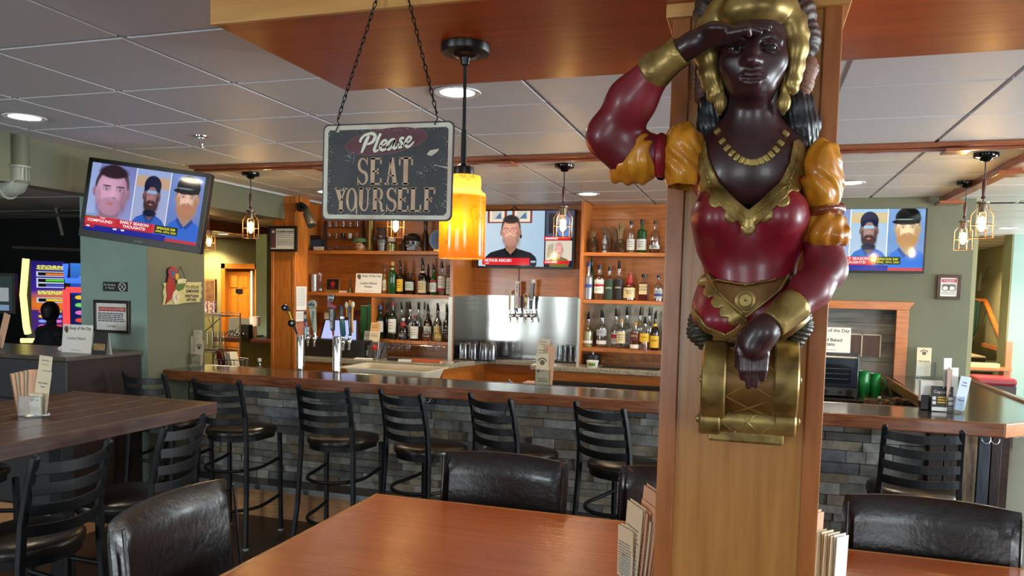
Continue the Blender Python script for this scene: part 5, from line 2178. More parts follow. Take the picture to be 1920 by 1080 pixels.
SLAB = {
	'E': [([(.24, 0), (.24, 1)], T_), ([(.06, .05), (.86, .05)], N_), ([(.06, .95), (.84, .95)], N_), ([(.24, .5), (.62, .5)], N_), ([(.82, 0), (.82, .26)], N_), ([(.80, .76), (.80, 1)], N_), ([(.60, .40), (.60, .60)], N_)],
	'L': [([(.28, 0), (.28, 1)], T_), ([(.06, .05), (.86, .05)], N_), ([(.08, .95), (.50, .95)], N_), ([(.82, 0), (.82, .30)], N_)],
	'F': [([(.28, 0), (.28, 1)], T_), ([(.08, .05), (.52, .05)], N_), ([(.08, .95), (.88, .95)], N_), ([(.28, .5), (.64, .5)], N_), ([(.84, .72), (.84, 1)], N_), ([(.62, .40), (.62, .60)], N_)],
	'T': [([(.5, 0), (.5, 1)], T_ * 1.05), ([(.28, .05), (.72, .05)], N_), ([(.04, .95), (.96, .95)], N_), ([(.08, .70), (.08, 1)], N_), ([(.92, .70), (.92, 1)], N_)],
	'A': [([(.24, .04), (.46, .97)], N_), ([(.76, .04), (.50, .97)], T_), ([(.30, .34), (.70, .34)], N_ * .8), ([(.04, .05), (.38, .05)], N_), ([(.54, .05), (.98, .05)], N_)],
	'Y': [([(.50, .45), (.50, .0)], T_), ([(.20, .96), (.48, .45)], T_), ([(.80, .96), (.52, .45)], N_), ([(.28, .05), (.72, .05)], N_), ([(.02, .95), (.40, .95)], N_), ([(.62, .95), (.98, .95)], N_)],
	'O': [(arc(.5, .5, .33, .455, 90, 270), [.08, .10, .13, .16, .19, .20, .20, .19, .16, .13, .10, .08]), (arc(.5, .5, .33, .455, 90, -90), [.08, .10, .13, .16, .19, .20, .20, .19, .16, .13, .10, .08])],
	'U': [([(.24, 1), (.24, .30)] + arc(.49, .30, .25, .25, 180, 360, 12)[1:] + [(.76, 1)], [T_, T_] + [.19, .17, .15, .13, .12, .11, .10, .09, .09, .085, .085] + [N_]), ([(.05, .95), (.44, .95)], N_), ([(.60, .95), (.92, .95)], N_)],
	'R': [([(.24, 0), (.24, 1)], T_), ([(.06, .05), (.44, .05)], N_), ([(.06, .95), (.50, .95)], N_), (arc(.50, .725, .24, .225, 90, -90), [N_, .10, .13, .16, .18, .19, .19, .18, .16, .13, .10, N_]), ([(.24, .50), (.52, .50)], N_), ([(.50, .50), (.70, .34), (.72, .12), (.80, .05), (.94, .06)], [.12, .18, .18, .15, .08])],
	'S': [(arc(.49, .735, .27, .225, 20, 250, 14), [.07, .08, .08, .08, .09, .11, .14, .17, .18, .19, .19, .19, .19, .19]), ([(.398, .524), (.60, .455)], [.19, .19]), (arc(.50, .265, .29, .225, 70, -160, 14), [.19, .19, .19, .19, .18, .17, .14, .11, .09, .08, .08, .08, .08, .07]), ([(.80, .72), (.80, 1.0)], .06), ([(.16, .0), (.16, .30)], .06)],
}

def slabs(word, cxs, cy0, cy1, hw):
	m = MB()
	for ch, cx in zip(word, cxs):
		for pts, w in SLAB[ch]:
			xa, za = SX(cx - hw, cy1)
			xb, zb = SX(cx + hw, cy0)
			kx = xb - xa
			q = [(xa + p[0] * kx, za + p[1] * (zb - za)) for p in pts]
			ww = [v * kx for v in w] if isinstance(w, (list, tuple)) else w * kx
			m.ribbon(q, ww, -.0026, -.0021)
	return m

m = slabs('SEAT', (385, 486, 596, 700), 292, 492, 53)
m.build('slab_lettering', TANL, SG)
m = slabs('YOURSELF', (224, 305, 402, 506, 602, 690, 780, 876), 507, 682, 50)
m.build('slab_lettering', TANL, SG)
# scuffs and scratches
m = MB()
rnd = random.Random(11)
for _ in range(230):
	e = rnd.random()
	if e < .6:
		side = rnd.choice('lrtb')
		u = rnd.uniform(-1, 1)
		d = abs(rnd.gauss(0, .006))
		x, z = {'l': (-SW / 2 + .016 + d, u * SH * .44), 'r': (SW / 2 - .016 - d, u * SH * .44), 't': (u * SW * .46, SH / 2 - .016 - d), 'b': (u * SW * .46, -SH / 2 + .016 + d)}[side]
	else:
		x, z = rnd.choice([SX(820, 410), SX(290, 285), SX(905, 355), SX(960, 620), SX(460, 605)])
		x += rnd.gauss(0, .011)
		z += rnd.gauss(0, .007)
	a, b = rnd.uniform(.0004, .0017), rnd.uniform(.0004, .0011)
	m.prism([(x + a * math.cos(t), z + b * math.sin(t)) for t in np.linspace(0, 2 * PI, 7)[:-1]], -.0024, -.0018, 'y')
for pts in ([(845, 280), (870, 250), (935, 240), (920, 262), (880, 290)], [(900, 352), (1000, 368), (1030, 362), (1000, 380)], [(210, 715), (260, 700), (420, 712), (300, 730)], [(338, 600), (346, 600), (348, 700), (340, 700)], [(500, 720), (555, 690), (552, 695), (505, 724)], [(185, 530), (250, 522), (250, 527), (186, 536)]):
	m.prism([SX(*p) for p in pts], -.0024, -.0018, 'y')
m.build('scuff_marks', SGC, SG)
m = MB()
for x, z in (SX(192, 95), SX(910, 78)):
	m.lathe([(.0045, -.003), (.0045, .003)], (x, 0, z), 12, 'y')
m.build('chain_hole', SGC, SG)

def chain(name, p0, p1, par):
	p0, p1 = Vector(p0), Vector(p1)
	d = p1 - p0
	L = d.length
	n = int(L / .0155)
	t = d.normalized()
	u = t.cross(Vector((0, 1, 0))).normalized()
	v = t.cross(u)
	m = MB()
	for i in range(n):
		c = p0 + d * ((i + .5) / n)
		a = u if i % 2 else v
		pts = [c + t * (.0105 * math.cos(q)) + a * (.0042 * math.sin(q) * (1 + .35 * math.cos(q))) for q in np.linspace(0, 2 * PI, 13)[:-1]]
		m.tube(pts, .0013, 5, closed=True)
	return m.build(name, mat('black_chain', rgb(20, 18, 18), .35, .5), par)

zt_ = CEIL - SG.location.z
hx_ = at(747, -60, 1.84).x - SG.location.x
for (cx, cy), tx in ((SX(192, 95), -.045), (SX(910, 78), .045)):
	c = chain('chain', (cx, -.004, cz) if False else (cx, -.004, cy + .03), (tx * .62, .012, zt_ - .055), SG)
	m = MB()
	m.tube([(cx, .004, cy - .002), (cx - .004, -.006, cy + .002), (cx + .004, -.006, cy + .016), (cx - .002, -.004, cy + .026), (cx + .003, -.004, cy + .033)], .0016, 6)
	m.build('s_hook', mat('black_chain', rgb(20, 18, 18), .35, .5), c)
m = MB()
m.tube([(-.03, .012, zt_ - .055), (0, .020, zt_ - .045), (.03, .012, zt_ - .055)], .003, 6)
m.cyl((0, .012, zt_ - .045), (0, .03, zt_ - .045), .004)
m.build('hanging_hook', mat('black_chain', rgb(20, 18, 18), .35, .5), SG)

# ================================================================ framed notices and wall signs
def framed(name, label, loc, w, h, fm, fw=.02, depth=.02, rz=0.0, paper=WHITE, rot=None):
	t = thing(name, label, 'framed notice', loc, rz, rot=rot)
	m = MB()
	for a in ((-w / 2, -h / 2, w / 2, -h / 2 + fw), (-w / 2, h / 2 - fw, w / 2, h / 2), (-w / 2, -h / 2 + fw, -w / 2 + fw, h / 2 - fw), (w / 2 - fw, -h / 2 + fw, w / 2, h / 2 - fw)):
		m.box(a[0], -depth, a[1], a[2], 0, a[3])
	m.build('frame', fm, t, bevel=.002)
	m = MB()
	m.box(-w / 2 + fw, -depth * .6, -h / 2 + fw, w / 2 - fw, -.001, h / 2 - fw)
	p = m.build('paper', paper, t)
	return t, p, -depth * .6 - .0006

def lines(par, x0, x1, zs, h, y, m_=INK, rnd=random.Random(1)):
	m = MB()
	for z in zs:
		a = x0
		e = x1 - rnd.random() * (x1 - x0) * .15
		while a < e:
			w = rnd.uniform(.05, .14) * (x1 - x0)
			m.box(a, y - .0003, z, min(a + w, e), y, z + h)
			a += w + .02 * (x1 - x0)
	return m.build('print_lines', m_, par)

BLKF = mat('black_frame', rgb(26, 22, 22), .35)
GREYP = mat('grey_print', rgb(130, 130, 130), .6)
# government warning notice on the wooden post
a, b = at(504, 424, 6.43), at(557, 472, 6.43)
t, p, y = framed('framed_warning_notice', 'black framed government warning notice on the wooden post', ((a.x + b.x) / 2, 6.44, (a.z + b.z) / 2), b.x - a.x, a.z - b.z, BLKF, .024, .022)
w, h = b.x - a.x - .048, a.z - b.z - .048
m = MB()
m.box(-w / 2, y - .0003, -h / 2 + .012, -w / 2 + w * .22, y, h / 2)
m.build('maroon_panel', mat('maroon_print', rgb(110, 64, 66), .6), p)
m = MB()
m.cyl((-w / 2 + w * .11, y - .0006, h / 2 - .03), (-w / 2 + w * .11, y - .0002, h / 2 - .03), .014, n=16)
m.build('seal', WHITE, p)
text('GOVERNMENT WARNING', 'heading', INK, p, w * .11, h / 2 - .028, w=w * .70, h=.016, y=y - .0006, bold=.02)
lines(p, -w * .24, w * .47, [h * .26, h * .16, h * .06, h * -.06, h * -.13, h * -.19, h * -.25, h * -.31], .006, y, GREYP)
# notice on the teal column
a, b = at(177, 562, 4.55), at(244, 626, 4.55)
t, p, y = framed('framed_play_notice', 'dark framed notice with red heading on the teal column', ((a.x + b.x) / 2, 4.557, (a.z + b.z) / 2), b.x - a.x, a.z - b.z, mat('dark_bronze_frame', rgb(52, 44, 38), .35), .022, .02)
w, h = b.x - a.x - .044, a.z - b.z - .044
m = MB()
m.box(-w * .42, y - .0003, h * .20, w * .46, y, h * .36)
m.build('red_heading_band', mat('faded_red_print', rgb(186, 60, 58), .6), p)
text('NOTICE TO CUSTOMERS', 'heading', WHITE, p, w * .02, h * .28, w=w * .80, h=h * .08, y=y - .0006)
lines(p, -w * .44, w * .46, [h * .10, h * .03, h * -.04, h * -.11, h * -.18], .008, y, mat('dark_blue_print', rgb(70, 76, 96), .6))
text('LOTTERY', 'footer_mark', INK, p, 0, -h * .36, w=w * .32, h=h * .07, y=y - .0006)
# small no-smoking plate
a, b = at(192, 528, 4.55), at(238, 547, 4.55)
t = thing('no_smoking_plate', 'small dark no smoking or vaping plate on the teal column', 'sign', ((a.x + b.x) / 2, 4.557, (a.z + b.z) / 2))
w, h = b.x - a.x, a.z - b.z
m = MB()
m.prism(rrect(w, h, .006), -.003, 0, 'y')
p = m.build('plate', mat('charcoal_plate', rgb(58, 62, 62), .25), t)
text('No Smoking\nor Vaping', 'lettering', WHITE, p, -w * .22, 0, w=w * .46, h=h * .62, y=-.0036)
m = MB()
m.tube([(w * .29 + .030 * math.cos(q), -.0036, .030 * math.sin(q)) for q in np.linspace(0, 2 * PI, 25)[:-1]], .0028, 5, closed=True)
m.tube([(w * .29 - .02, -.0036, .02), (w * .29 + .02, -.0036, -.02)], .0025, 5)
m.tube([(w * .29 + .02, -.0036, .02), (w * .29 - .02, -.0036, -.02)], .0018, 5)
m.build('crossed_cigarette', WHITE, p)
# frame on the right-hand wall
a, b = at(1758, 515, 7.29), at(1800, 562, 7.29)
t, p, y = framed('framed_age_notice', 'brown framed notice with red heading on the sage wall beyond the pillar', ((a.x + b.x) / 2, 7.297, (a.z + b.z) / 2), b.x - a.x, a.z - b.z, mat('walnut_frame', rgb(66, 42, 26), .35), .026, .02)
w, h = b.x - a.x - .052, a.z - b.z - .052
m = MB()
m.box(-w * .44, y - .0003, h * .26, w * .44, y, h * .44)
m.build('red_heading_band', mat('deep_pink_print', rgb(168, 60, 76), .6), p)
text('NO ALCOHOL', 'heading', WHITE, p, 0, h * .37, w=w * .7, h=h * .07, y=y - .0006)
text('UNDER 21', 'heading', WHITE, p, 0, h * .30, w=w * .5, h=h * .04, y=y - .0006)
lines(p, -w * .42, w * .42, [h * .18, h * .13], .005, y, GREYP)
m = MB()
for s in (-1, 1):
	m.tube([(s * w * .18 + .028 * math.cos(q), y - .0006, -.01 + .02 * math.sin(q)) for q in np.linspace(0, 2 * PI, 17)[:-1]], .003, 5, closed=True)
	m.tube([(s * w * .18 - .028, y - .0006, .012), (s * w * .18, y - .0006, .02), (s * w * .18 + .028, y - .0006, .01)], .004, 5)
m.build('printed_emblem', mat('dark_grey_print', rgb(80, 80, 80), .6), p)
lines(p, -w * .42, w * .42, [-h * .28, -h * .34, -h * .40], .005, y, GREYP)

# parrot plaque on the side of the column (faces +x)
pa = at(343, 535, 0.0001) if False else None

def atX(px, py, X):
	d = CR.T @ np.array([(px - 960) / FPX, (py - PPY) / FPX, 1.0])
	s = X / d[0]
	return Vector((X, d[1] * s, HC + d[2] * s))

PX0 = atX(302, 540, -4.195)
PX1 = atX(378, 540, -4.195)
ctr = atX(340, 536, -4.195)
t = thing('parrot_sign', 'painted parrot cut-out sign reading It\'s 5 O\'Clock Somewhere', 'sign', (-4.198, ctr.y, ctr.z), rz=PI / 2)
pw = PX1.y - PX0.y

def PQ(px, py):
	p = atX(px, py, -4.195)
	return (p.y - ctr.y, p.z - ctr.z)

YEL = mat('cream_yellow_board', rgb(196, 184, 124), .6, var=.08, scale=20)
board = [(303, 572), (306, 560), (304, 548), (307, 538), (304, 530), (326, 530), (346, 532), (350, 529), (377, 529), (375, 536), (378, 541), (375, 549), (377, 556), (373, 562), (375, 566), (345, 568), (330, 571), (312, 571)]
m = MB()
m.prism([PQ(*q) for q in board], -.012, 0, 'y')
p = m.build('board', YEL, t, bevel=.002)
red = [(314, 514), (318, 522), (326, 530), (327, 540), (322, 552), (317, 562), (307, 571), (311, 555), (309, 540), (311, 526)]
m = MB()
m.prism([PQ(*q) for q in red], -.020, -.010, 'y')
m.build('parrot_body', mat('parrot_red', rgb(156, 44, 40), .5), t, bevel=.002)
m = MB()
m.prism([PQ(312 + 0, 512), PQ(313, 504), PQ(319, 500), PQ(326, 501), PQ(329, 507), PQ(328, 516), PQ(324, 523), PQ(316, 522)], -.022, -.010, 'y')
hd = m.build('parrot_head', mat('parrot_crimson', rgb(150, 54, 58), .5), t, bevel=.002)
m = MB()
m.prism([PQ(318, 508), PQ(322, 506), PQ(325, 512), PQ(321, 519), PQ(317, 516)], -.0235, -.021, 'y')
m.build('face_patch', mat('parrot_blue', rgb(70, 92, 130), .5), hd)
m = MB()
m.prism([PQ(325, 513), PQ(331, 514), PQ(331, 522), PQ(326, 525)], -.023, -.012, 'y')
m.build('beak', mat('parrot_yellow', rgb(208, 170, 50), .5), hd)
m = MB()
m.prism([PQ(327, 531), PQ(333, 527), PQ(346, 524), PQ(346, 532), PQ(341, 542), PQ(333, 546), PQ(327, 540)], -.019, -.010, 'y')
m.build('green_wing', mat('parrot_green', rgb(84, 112, 54), .5), t, bevel=.002)
m = MB()
m.prism([PQ(329, 524), PQ(338, 522), PQ(346, 523), PQ(345, 531), PQ(330, 532)], -.021, -.012, 'y')
m.build('drink_foam', mat('cream_dots', rgb(204, 196, 150), .6, var=.2, scale=90), t)
m = MB()
c_ = PQ(326, 557)
m.prism([(c_[0] + .034 * math.cos(q), c_[1] + .05 * math.sin(q)) for q in np.linspace(0, 2 * PI, 25)[:-1]], -.021, -.010, 'y')
cf = m.build('clock_face', CREAM, t)
m = MB()
m.tube([(c_[0], -.022, c_[1]), (c_[0] + .012, -.022, c_[1] + .02)], .0016, 4)
m.tube([(c_[0], -.022, c_[1]), (c_[0] + .018, -.022, c_[1] - .024)], .0016, 4)
m.build('clock_hands', INK, cf)
for s, q, ww in (("IT'S 5 O'CLOCK", (359, 538), 26), ('SOMEWHERE', (359, 546), 25), ("WHERE IT'S ALWAYS", (358, 555), 27), ('HAPPY HOUR', (357, 562), 19)):
	c_ = PQ(*q)
	text(s, 'lettering', INK, p, c_[0], c_[1], w=ww / 76 * pw, h=.024, y=-.0126, bold=.035)
m = MB()
m.tube([(PQ(330, 513)[0], -.012, PQ(330, 513)[1]), (PQ(338, 499)[0], -.006, PQ(338, 499)[1]), (PQ(348, 528)[0], -.012, PQ(348, 528)[1])], .002, 5)
m.build('hanging_cord', BLACK, t)

# ================================================================ bottles on the back bar
G_DKGREEN = mat('dark_green_bottle_glass', rgb(18, 36, 20), .08, 0, .6)
G_GREEN = mat('green_bottle_glass', rgb(26, 74, 30), .08, 0, .6)
G_BROWN = mat('dark_brown_bottle_glass', rgb(30, 18, 12), .08, 0, .6)
G_CLEAR = glass('clear_bottle_glass', (.86, .88, .87, 1), .05, .12)
G_FROST = glass('frosted_bottle_glass', (.66, .72, .78, 1), .3, .30)
L_AMBER = mat('amber_spirit', rgb(120, 58, 18), .08, 0, .6)
L_GOLD = mat('golden_spirit', rgb(176, 120, 40), .08, 0, .6)
L_RED = mat('reddish_spirit', rgb(108, 32, 20), .08, 0, .6)
L_LIME = mat('yellow_green_spirit', rgb(150, 148, 52), .08, 0, .6)
L_NONE = None
LB = {k: mat('label_' + k, rgb(*c), .55) for k, c in dict(white=(222, 220, 210), cream=(214, 196, 150), yellow=(224, 176, 40), black=(24, 22, 22), palegreen=(188, 200, 176), darkgreen=(28, 58, 40), red=(168, 30, 34), silver=(176, 178, 180), blue=(52, 74, 140), maroon=(90, 26, 30), orange=(200, 96, 34)).items()}
CAPM = {k: mat('cap_' + k, rgb(*c), .35) for k, c in dict(black=(16, 15, 16), white=(220, 218, 212), red=(150, 22, 28), gold=(196, 150, 60), blue=(50, 74, 140), cork=(168, 126, 74), brown=(56, 30, 18)).items()}
POUR = mat('black_pourer', rgb(20, 19, 19), .3)
PROFILE = {
	'tall': [(.90, 0), (1, .015), (1, .60), (.96, .66), (.72, .73), (.42, .80), (.36, .84), (.34, .96), (.38, .965), (.38, 1.0)],
	'round': [(.90, 0), (1, .02), (1, .52), (.97, .60), (.80, .67), (.48, .73), (.36, .78), (.33, .95), (.38, .955), (.38, 1.0)],
	'squat': [(.88, 0), (1, .03), (1, .46), (.93, .56), (.66, .66), (.32, .74), (.26, .80), (.26, .95), (.30, .955), (.30, 1.0)],
	'wine': [(.92, 0), (1, .02), (1, .58), (.95, .64), (.62, .71), (.40, .77), (.36, .83), (.34, .97), (.37, .975), (.37, 1.0)],
	'taper': [(.80, 0), (.86, .015), (1, .50), (.96, .60), (.62, .72), (.38, .80), (.34, .95), (.38, .955), (.38, 1.0)],
	'shoulder': [(.95, 0), (1, .02), (1, .64), (.97, .69), (.80, .725), (.40, .75), (.36, .78), (.35, .95), (.40, .955), (.40, 1.0)],
	'sphere': [(.40, 0), (.72, .03), (.94, .14), (1, .28), (.94, .42), (.70, .54), (.36, .62), (.22, .68), (.20, .94), (.26, .95), (.26, 1.0)],
}

def bottle(label, px, yb, yt, rpx, Y, shape, gl, lab=None, cap='black', pour=False, liq=None, fill=.5, lo=.12, hi=.48, z=None, grp='', n=18, txt=None, tcol=None, lab2=None, cat='bottle'):
	base = at(px, yb, Y)
	if z is not None:
		base.z = z
	k = 1 / pxm(at(px, (yb + yt) / 2, Y))
	H = (yb - yt) * k
	r = rpx * k
	t = thing('liquor_bottle', label, cat, base, group=grp)
	hg = H * (.80 if pour else .94)
	pr = [(a * r, b * hg) for a, b in PROFILE[shape]]
	m = MB()
	m.lathe([(0, .001)] + pr, n=n, cap=True)
	if n == 4:
		m.sm = [False] * len(m.sm)
	b = m.build('glass_body', gl, t)
	if n == 4:
		b.rotation_euler = (0, 0, PI / 4 - .1)
	if liq:
		m = MB()
		q = [(a * .93, c) for a, c in pr if c <= fill * hg]
		m.lathe([(0, .004)] + q + [(q[-1][0], fill * hg), (0, fill * hg)], n=n, cap=False)
		o = m.build('spirit', liq, t)
		if n == 4:
			o.rotation_euler = (0, 0, PI / 4 - .1)

	def wrap(name, z0, z1, mm, f=1.012, half=1.25):
		if n == 4:
			m = MB()
			w = r * .60
			m.box(-w, -r * .72 * 1.0 - .0006, z0, w, -r * .715, z1)
			o = m.build(name, mm, t)
			o.rotation_euler = (0, 0, -.1)
			return o
		m = MB()
		vs = []
		kk = 11
		for i in range(kk):
			a = -PI / 2 - half + 2 * half * i / (kk - 1)
			for zz in (z0, z1):
				vs.append((r * f * math.cos(a), r * f * math.sin(a), zz))
		m.add(vs, [(2 * i, 2 * i + 2, 2 * i + 3, 2 * i + 1) for i in range(kk - 1)], True)
		return m.build(name, mm, t)
	if lab:
		o = wrap('paper_label', lo * hg, hi * hg, LB[lab])
		if txt:
			text(txt, 'label_lettering', LB[tcol or 'black'], o, 0, (lo * .4 + hi * .6) * hg, w=r * 1.25, y=-(r * 1.02 + .0012) if n != 4 else -(r * .72 + .0014))
		else:
			m = MB()
			for q in (.72, .5, .3):
				m.box(-r * .5, -r * 1.025, (lo + (hi - lo) * q) * hg, r * .5, -r * .90, (lo + (hi - lo) * q) * hg + .004)
			if n != 4:
				m.build('label_lettering', LB[tcol or 'black'] if lab != 'black' else LB['white'], o)
	if lab2:
		wrap('neck_label', lab2[1] * hg, lab2[2] * hg, LB[lab2[0]], lab2[3])
	rn = pr[-1][0]
	m = MB()
	if pour:
		m.lathe([(rn * 1.05, hg - .004), (rn * 1.1, hg + .02 * H), (rn * .8, hg + .04 * H)], n=12)
		tl = random.uniform(-.25, .25)
		m.tube([(0, 0, hg + .02 * H), (rn * .2 * tl, -rn * .3, hg + .10 * H), (rn * 2.2 * tl, -rn * .7, H)], [rn * .75, rn * .85, rn * .42], 8)
		m.build('pourer', POUR, t)
	else:
		m.lathe([(rn * 1.08, hg - .06 * H), (rn * 1.12, hg), (rn * 1.1, H), (0, H + .001)], n=12)
		m.build('cap', CAPM[cap], t)
	return t

g1, g2, g3, g4, g5 = 'bottles on the middle shelf by the soup sign', 'bottles on the low shelf above the hanging wine glasses', 'bottles on the top shelf by the pillar', 'bottles on the middle shelf by the pillar', 'bottles on the low shelf by the pillar'
YA, YB = 7.05, 7.15
B = bottle
B('amber bottle with cream label, next to the soup of the day card', 720.7, 552, 499, 5, YA, 'round', G_CLEAR, 'cream', 'brown', liq=L_GOLD, fill=.72, z=ZM, grp=g1)
B('tall dark green bottle with gold foil neck, second from the soup card', 735.7, 552, 492, 8.2, YA, 'shoulder', G_GREEN, None, 'gold', z=ZM, grp=g1, lab2=('cream', .80, .86, .42))
B('dark bottle with broad yellow label and pourer on the middle shelf', 750.3, 552, 488.5, 7, YA, 'round', G_BROWN, 'yellow', pour=True, z=ZM, grp=g1, lab2=('red', .62, .70, .62), lo=.1, hi=.55)
B('slim dark brown bottle half hidden behind the yellow-labelled one', 759, 551, 500, 4.6, YA + .07, 'round', G_BROWN, None, 'brown', z=ZM, grp=g1)
B('dark flat-topped bottle with pale label and black stopper', 768.5, 552, 512, 9, YA, 'shoulder', G_BROWN, 'palegreen', 'black', z=ZM, grp=g1, lo=.2, hi=.62)
B('tallest brown bottle with cream label and crest on its neck', 792, 552, 483, 8.6, YA, 'wine', G_BROWN, 'cream', pour=True, z=ZM, grp=g1, lab2=('cream', .70, .80, .52), lo=.06, hi=.46)
B('dark bottle behind the tall cream-labelled brown bottle', 802.5, 551, 493, 6, YA + .08, 'wine', G_BROWN, 'cream', pour=True, z=ZM, grp=g1)
B('green bottle with white label and red emblem on its shoulder', 812.5, 552, 493, 7, YA, 'round', G_GREEN, 'white', pour=True, z=ZM, grp=g1, lab2=('red', .50, .58, 1.02))
B('clear gin bottle with white label and red band, tilted pourer', 828, 552, 487.5, 7.5, YA, 'shoulder', G_CLEAR, 'white', pour=True, z=ZM, grp=g1, lab2=('red', .16, .24, 1.03), lo=.25, hi=.68)
B('dark green bottle with tall pale label, last before the cabinet edge', 843, 552, 495, 6.7, YA, 'shoulder', G_DKGREEN, 'palegreen', pour=True, z=ZM, grp=g1, lo=.05, hi=.72)

B('wine bottle with blue capsule and white label', 713, 637, 575, 7.2, YA - .02, 'wine', G_DKGREEN, 'white', 'blue', z=ZL, grp=g2, lo=.22, hi=.56)
B('plain dark wine bottle behind the two white-labelled ones', 724.6, 636, 570, 5.5, YA + .08, 'wine', G_DKGREEN, None, 'black', z=ZL, grp=g2)
B('wine bottle with red capsule and large white shield label', 736, 637, 567, 8.6, YA - .02, 'wine', G_DKGREEN, 'white', 'red', z=ZL, grp=g2, lo=.20, hi=.58)
B('clear bottle standing behind the red-ribboned bottle', 752.7, 636, 567, 6.5, YA + .10, 'round', G_CLEAR, 'palegreen', pour=True, z=ZL, grp=g2)
B('squat dark bottle with red ribbon and black label', 756, 637, 596, 9, YA - .03, 'squat', G_BROWN, 'black', 'white', z=ZL, grp=g2, lab2=('red', .56, .84, .62), lo=.08, hi=.38)
B('tall clear bottle with pale green label and pourer', 768.5, 636, 565, 7.5, YA + .06, 'round', G_CLEAR, 'palegreen', pour=True, z=ZL, grp=g2)
B('squat dark brown bottle with narrow white label', 777.5, 637, 590, 8.4, YA - .03, 'squat', G_BROWN, 'white', 'red', z=ZL, grp=g2, lo=.08, hi=.60)
B('clear bottle with dark pourer behind the squat brown one', 784, 636, 565, 6.4, YA + .10, 'tall', G_CLEAR, None, pour=True, z=ZL, grp=g2, liq=L_GOLD, fill=.4)
B('dark rum bottle with black and white label', 802, 636, 567, 8, YA + .05, 'round', G_BROWN, 'white', pour=True, z=ZL, grp=g2, lab2=('maroon', .1, .22, 1.02))
B('low glass decanter of amber whiskey before the rum bottle', 800, 638, 605, 8.6, YA - .05, 'sphere', G_CLEAR, None, 'cork', z=ZL, grp=g2, liq=L_AMBER, fill=.4)
B('tall clear tequila bottle with gold label', 820.6, 636, 565, 7.6, YA + .06, 'round', G_CLEAR, 'cream', pour=True, z=ZL, grp=g2)
B('rounded golden glass bottle on the low shelf', 821.5, 638, 609, 9, YA - .05, 'sphere', mat('gold_tinted_glass', rgb(186, 160, 90), .15, .3), None, 'gold', z=ZL, grp=g2)
B('black-coated bottle with grey lettering near the cabinet edge', 837.5, 636, 568, 7.2, YA + .05, 'round', G_BROWN, 'black', pour=True, z=ZL, grp=g2)
B('squat ribbed brown bottle, last on the low shelf', 839.5, 638, 609, 8.2, YA - .05, 'sphere', mat('ribbed_brown_glass', rgb(58, 34, 22), .12), None, 'brown', z=ZL, grp=g2)

YC = 7.28
B('clear bottle with white label, first of the top-shelf bottles', 1182.5, 471.5, 411, 8, YC, 'tall', G_CLEAR, 'white', 'black', z=ZTR, grp=g3, lo=.1, hi=.46, liq=L_GOLD, fill=.06)
B('green scotch bottle with white label on the top shelf', 1202.7, 471.5, 408, 9.4, YC, 'shoulder', G_GREEN, 'white', 'black', z=ZTR, grp=g3, lo=.1, hi=.44)
B('clear flask-shaped whiskey bottle a third full, on the top shelf', 1227, 471.5, 410, 10, YC, 'squat', G_CLEAR, 'white', 'brown', z=ZTR, grp=g3, liq=L_AMBER, fill=.42, lo=.14, hi=.26)

B('frosted vodka bottle with blue cap and blue lettering', 1102.7, 562, 492, 8, YC - .03, 'tall', G_FROST, None, 'blue', z=ZMR, grp=g4, lab2=('blue', .34, .44, 1.01))
B('thin green bottle behind the frosted vodka', 1108, 561, 480, 5, YC + .1, 'tall', G_GREEN, None, 'black', z=ZMR, grp=g4)
B('clear vodka bottle with white label and red badge', 1123, 562, 497.5, 9.4, YC, 'shoulder', G_CLEAR, 'white', 'black', z=ZMR, grp=g4, lo=.20, hi=.62, lab2=('red', .42, .48, 1.02))
B('bottle with dark green lower half and clear neck', 1142, 562, 500, 8.5, YC, 'shoulder', G_CLEAR, 'darkgreen', 'black', z=ZMR, grp=g4, lo=.01, hi=.64, txt='OPEN', tcol='white')
B('bottle with black lower half, clear neck and pourer', 1159.6, 562, 488, 8.8, YC, 'shoulder', G_CLEAR, 'black', pour=True, z=ZMR, grp=g4, lo=.01, hi=.66, txt='OPEN', tcol='white')
B('square-shouldered bourbon bottle sealed in red wax', 1180, 562, 511, 11.5, YC, 'squat', G_CLEAR, 'cream', 'red', z=ZMR, grp=g4, liq=L_AMBER, fill=.56, lo=.10, hi=.50, txt="Maker's\nMark", lab2=('red', .60, .92, .50))
B('square bourbon bottle with cream label on the middle shelf', 1207, 562, 512, 12.5, YC, 'shoulder', G_CLEAR, 'cream', 'black', z=ZMR, grp=g4, liq=L_RED, fill=.66, n=4, lo=.26, hi=.66, txt='KNOB\nCREEK')
B('clear bottle with blue and white label by the pillar edge', 1234, 562, 513, 8.4, YC, 'round', G_CLEAR, 'silver', 'black', z=ZMR, grp=g4, liq=L_AMBER, fill=.2, lab2=('blue', .2, .3, 1.02))

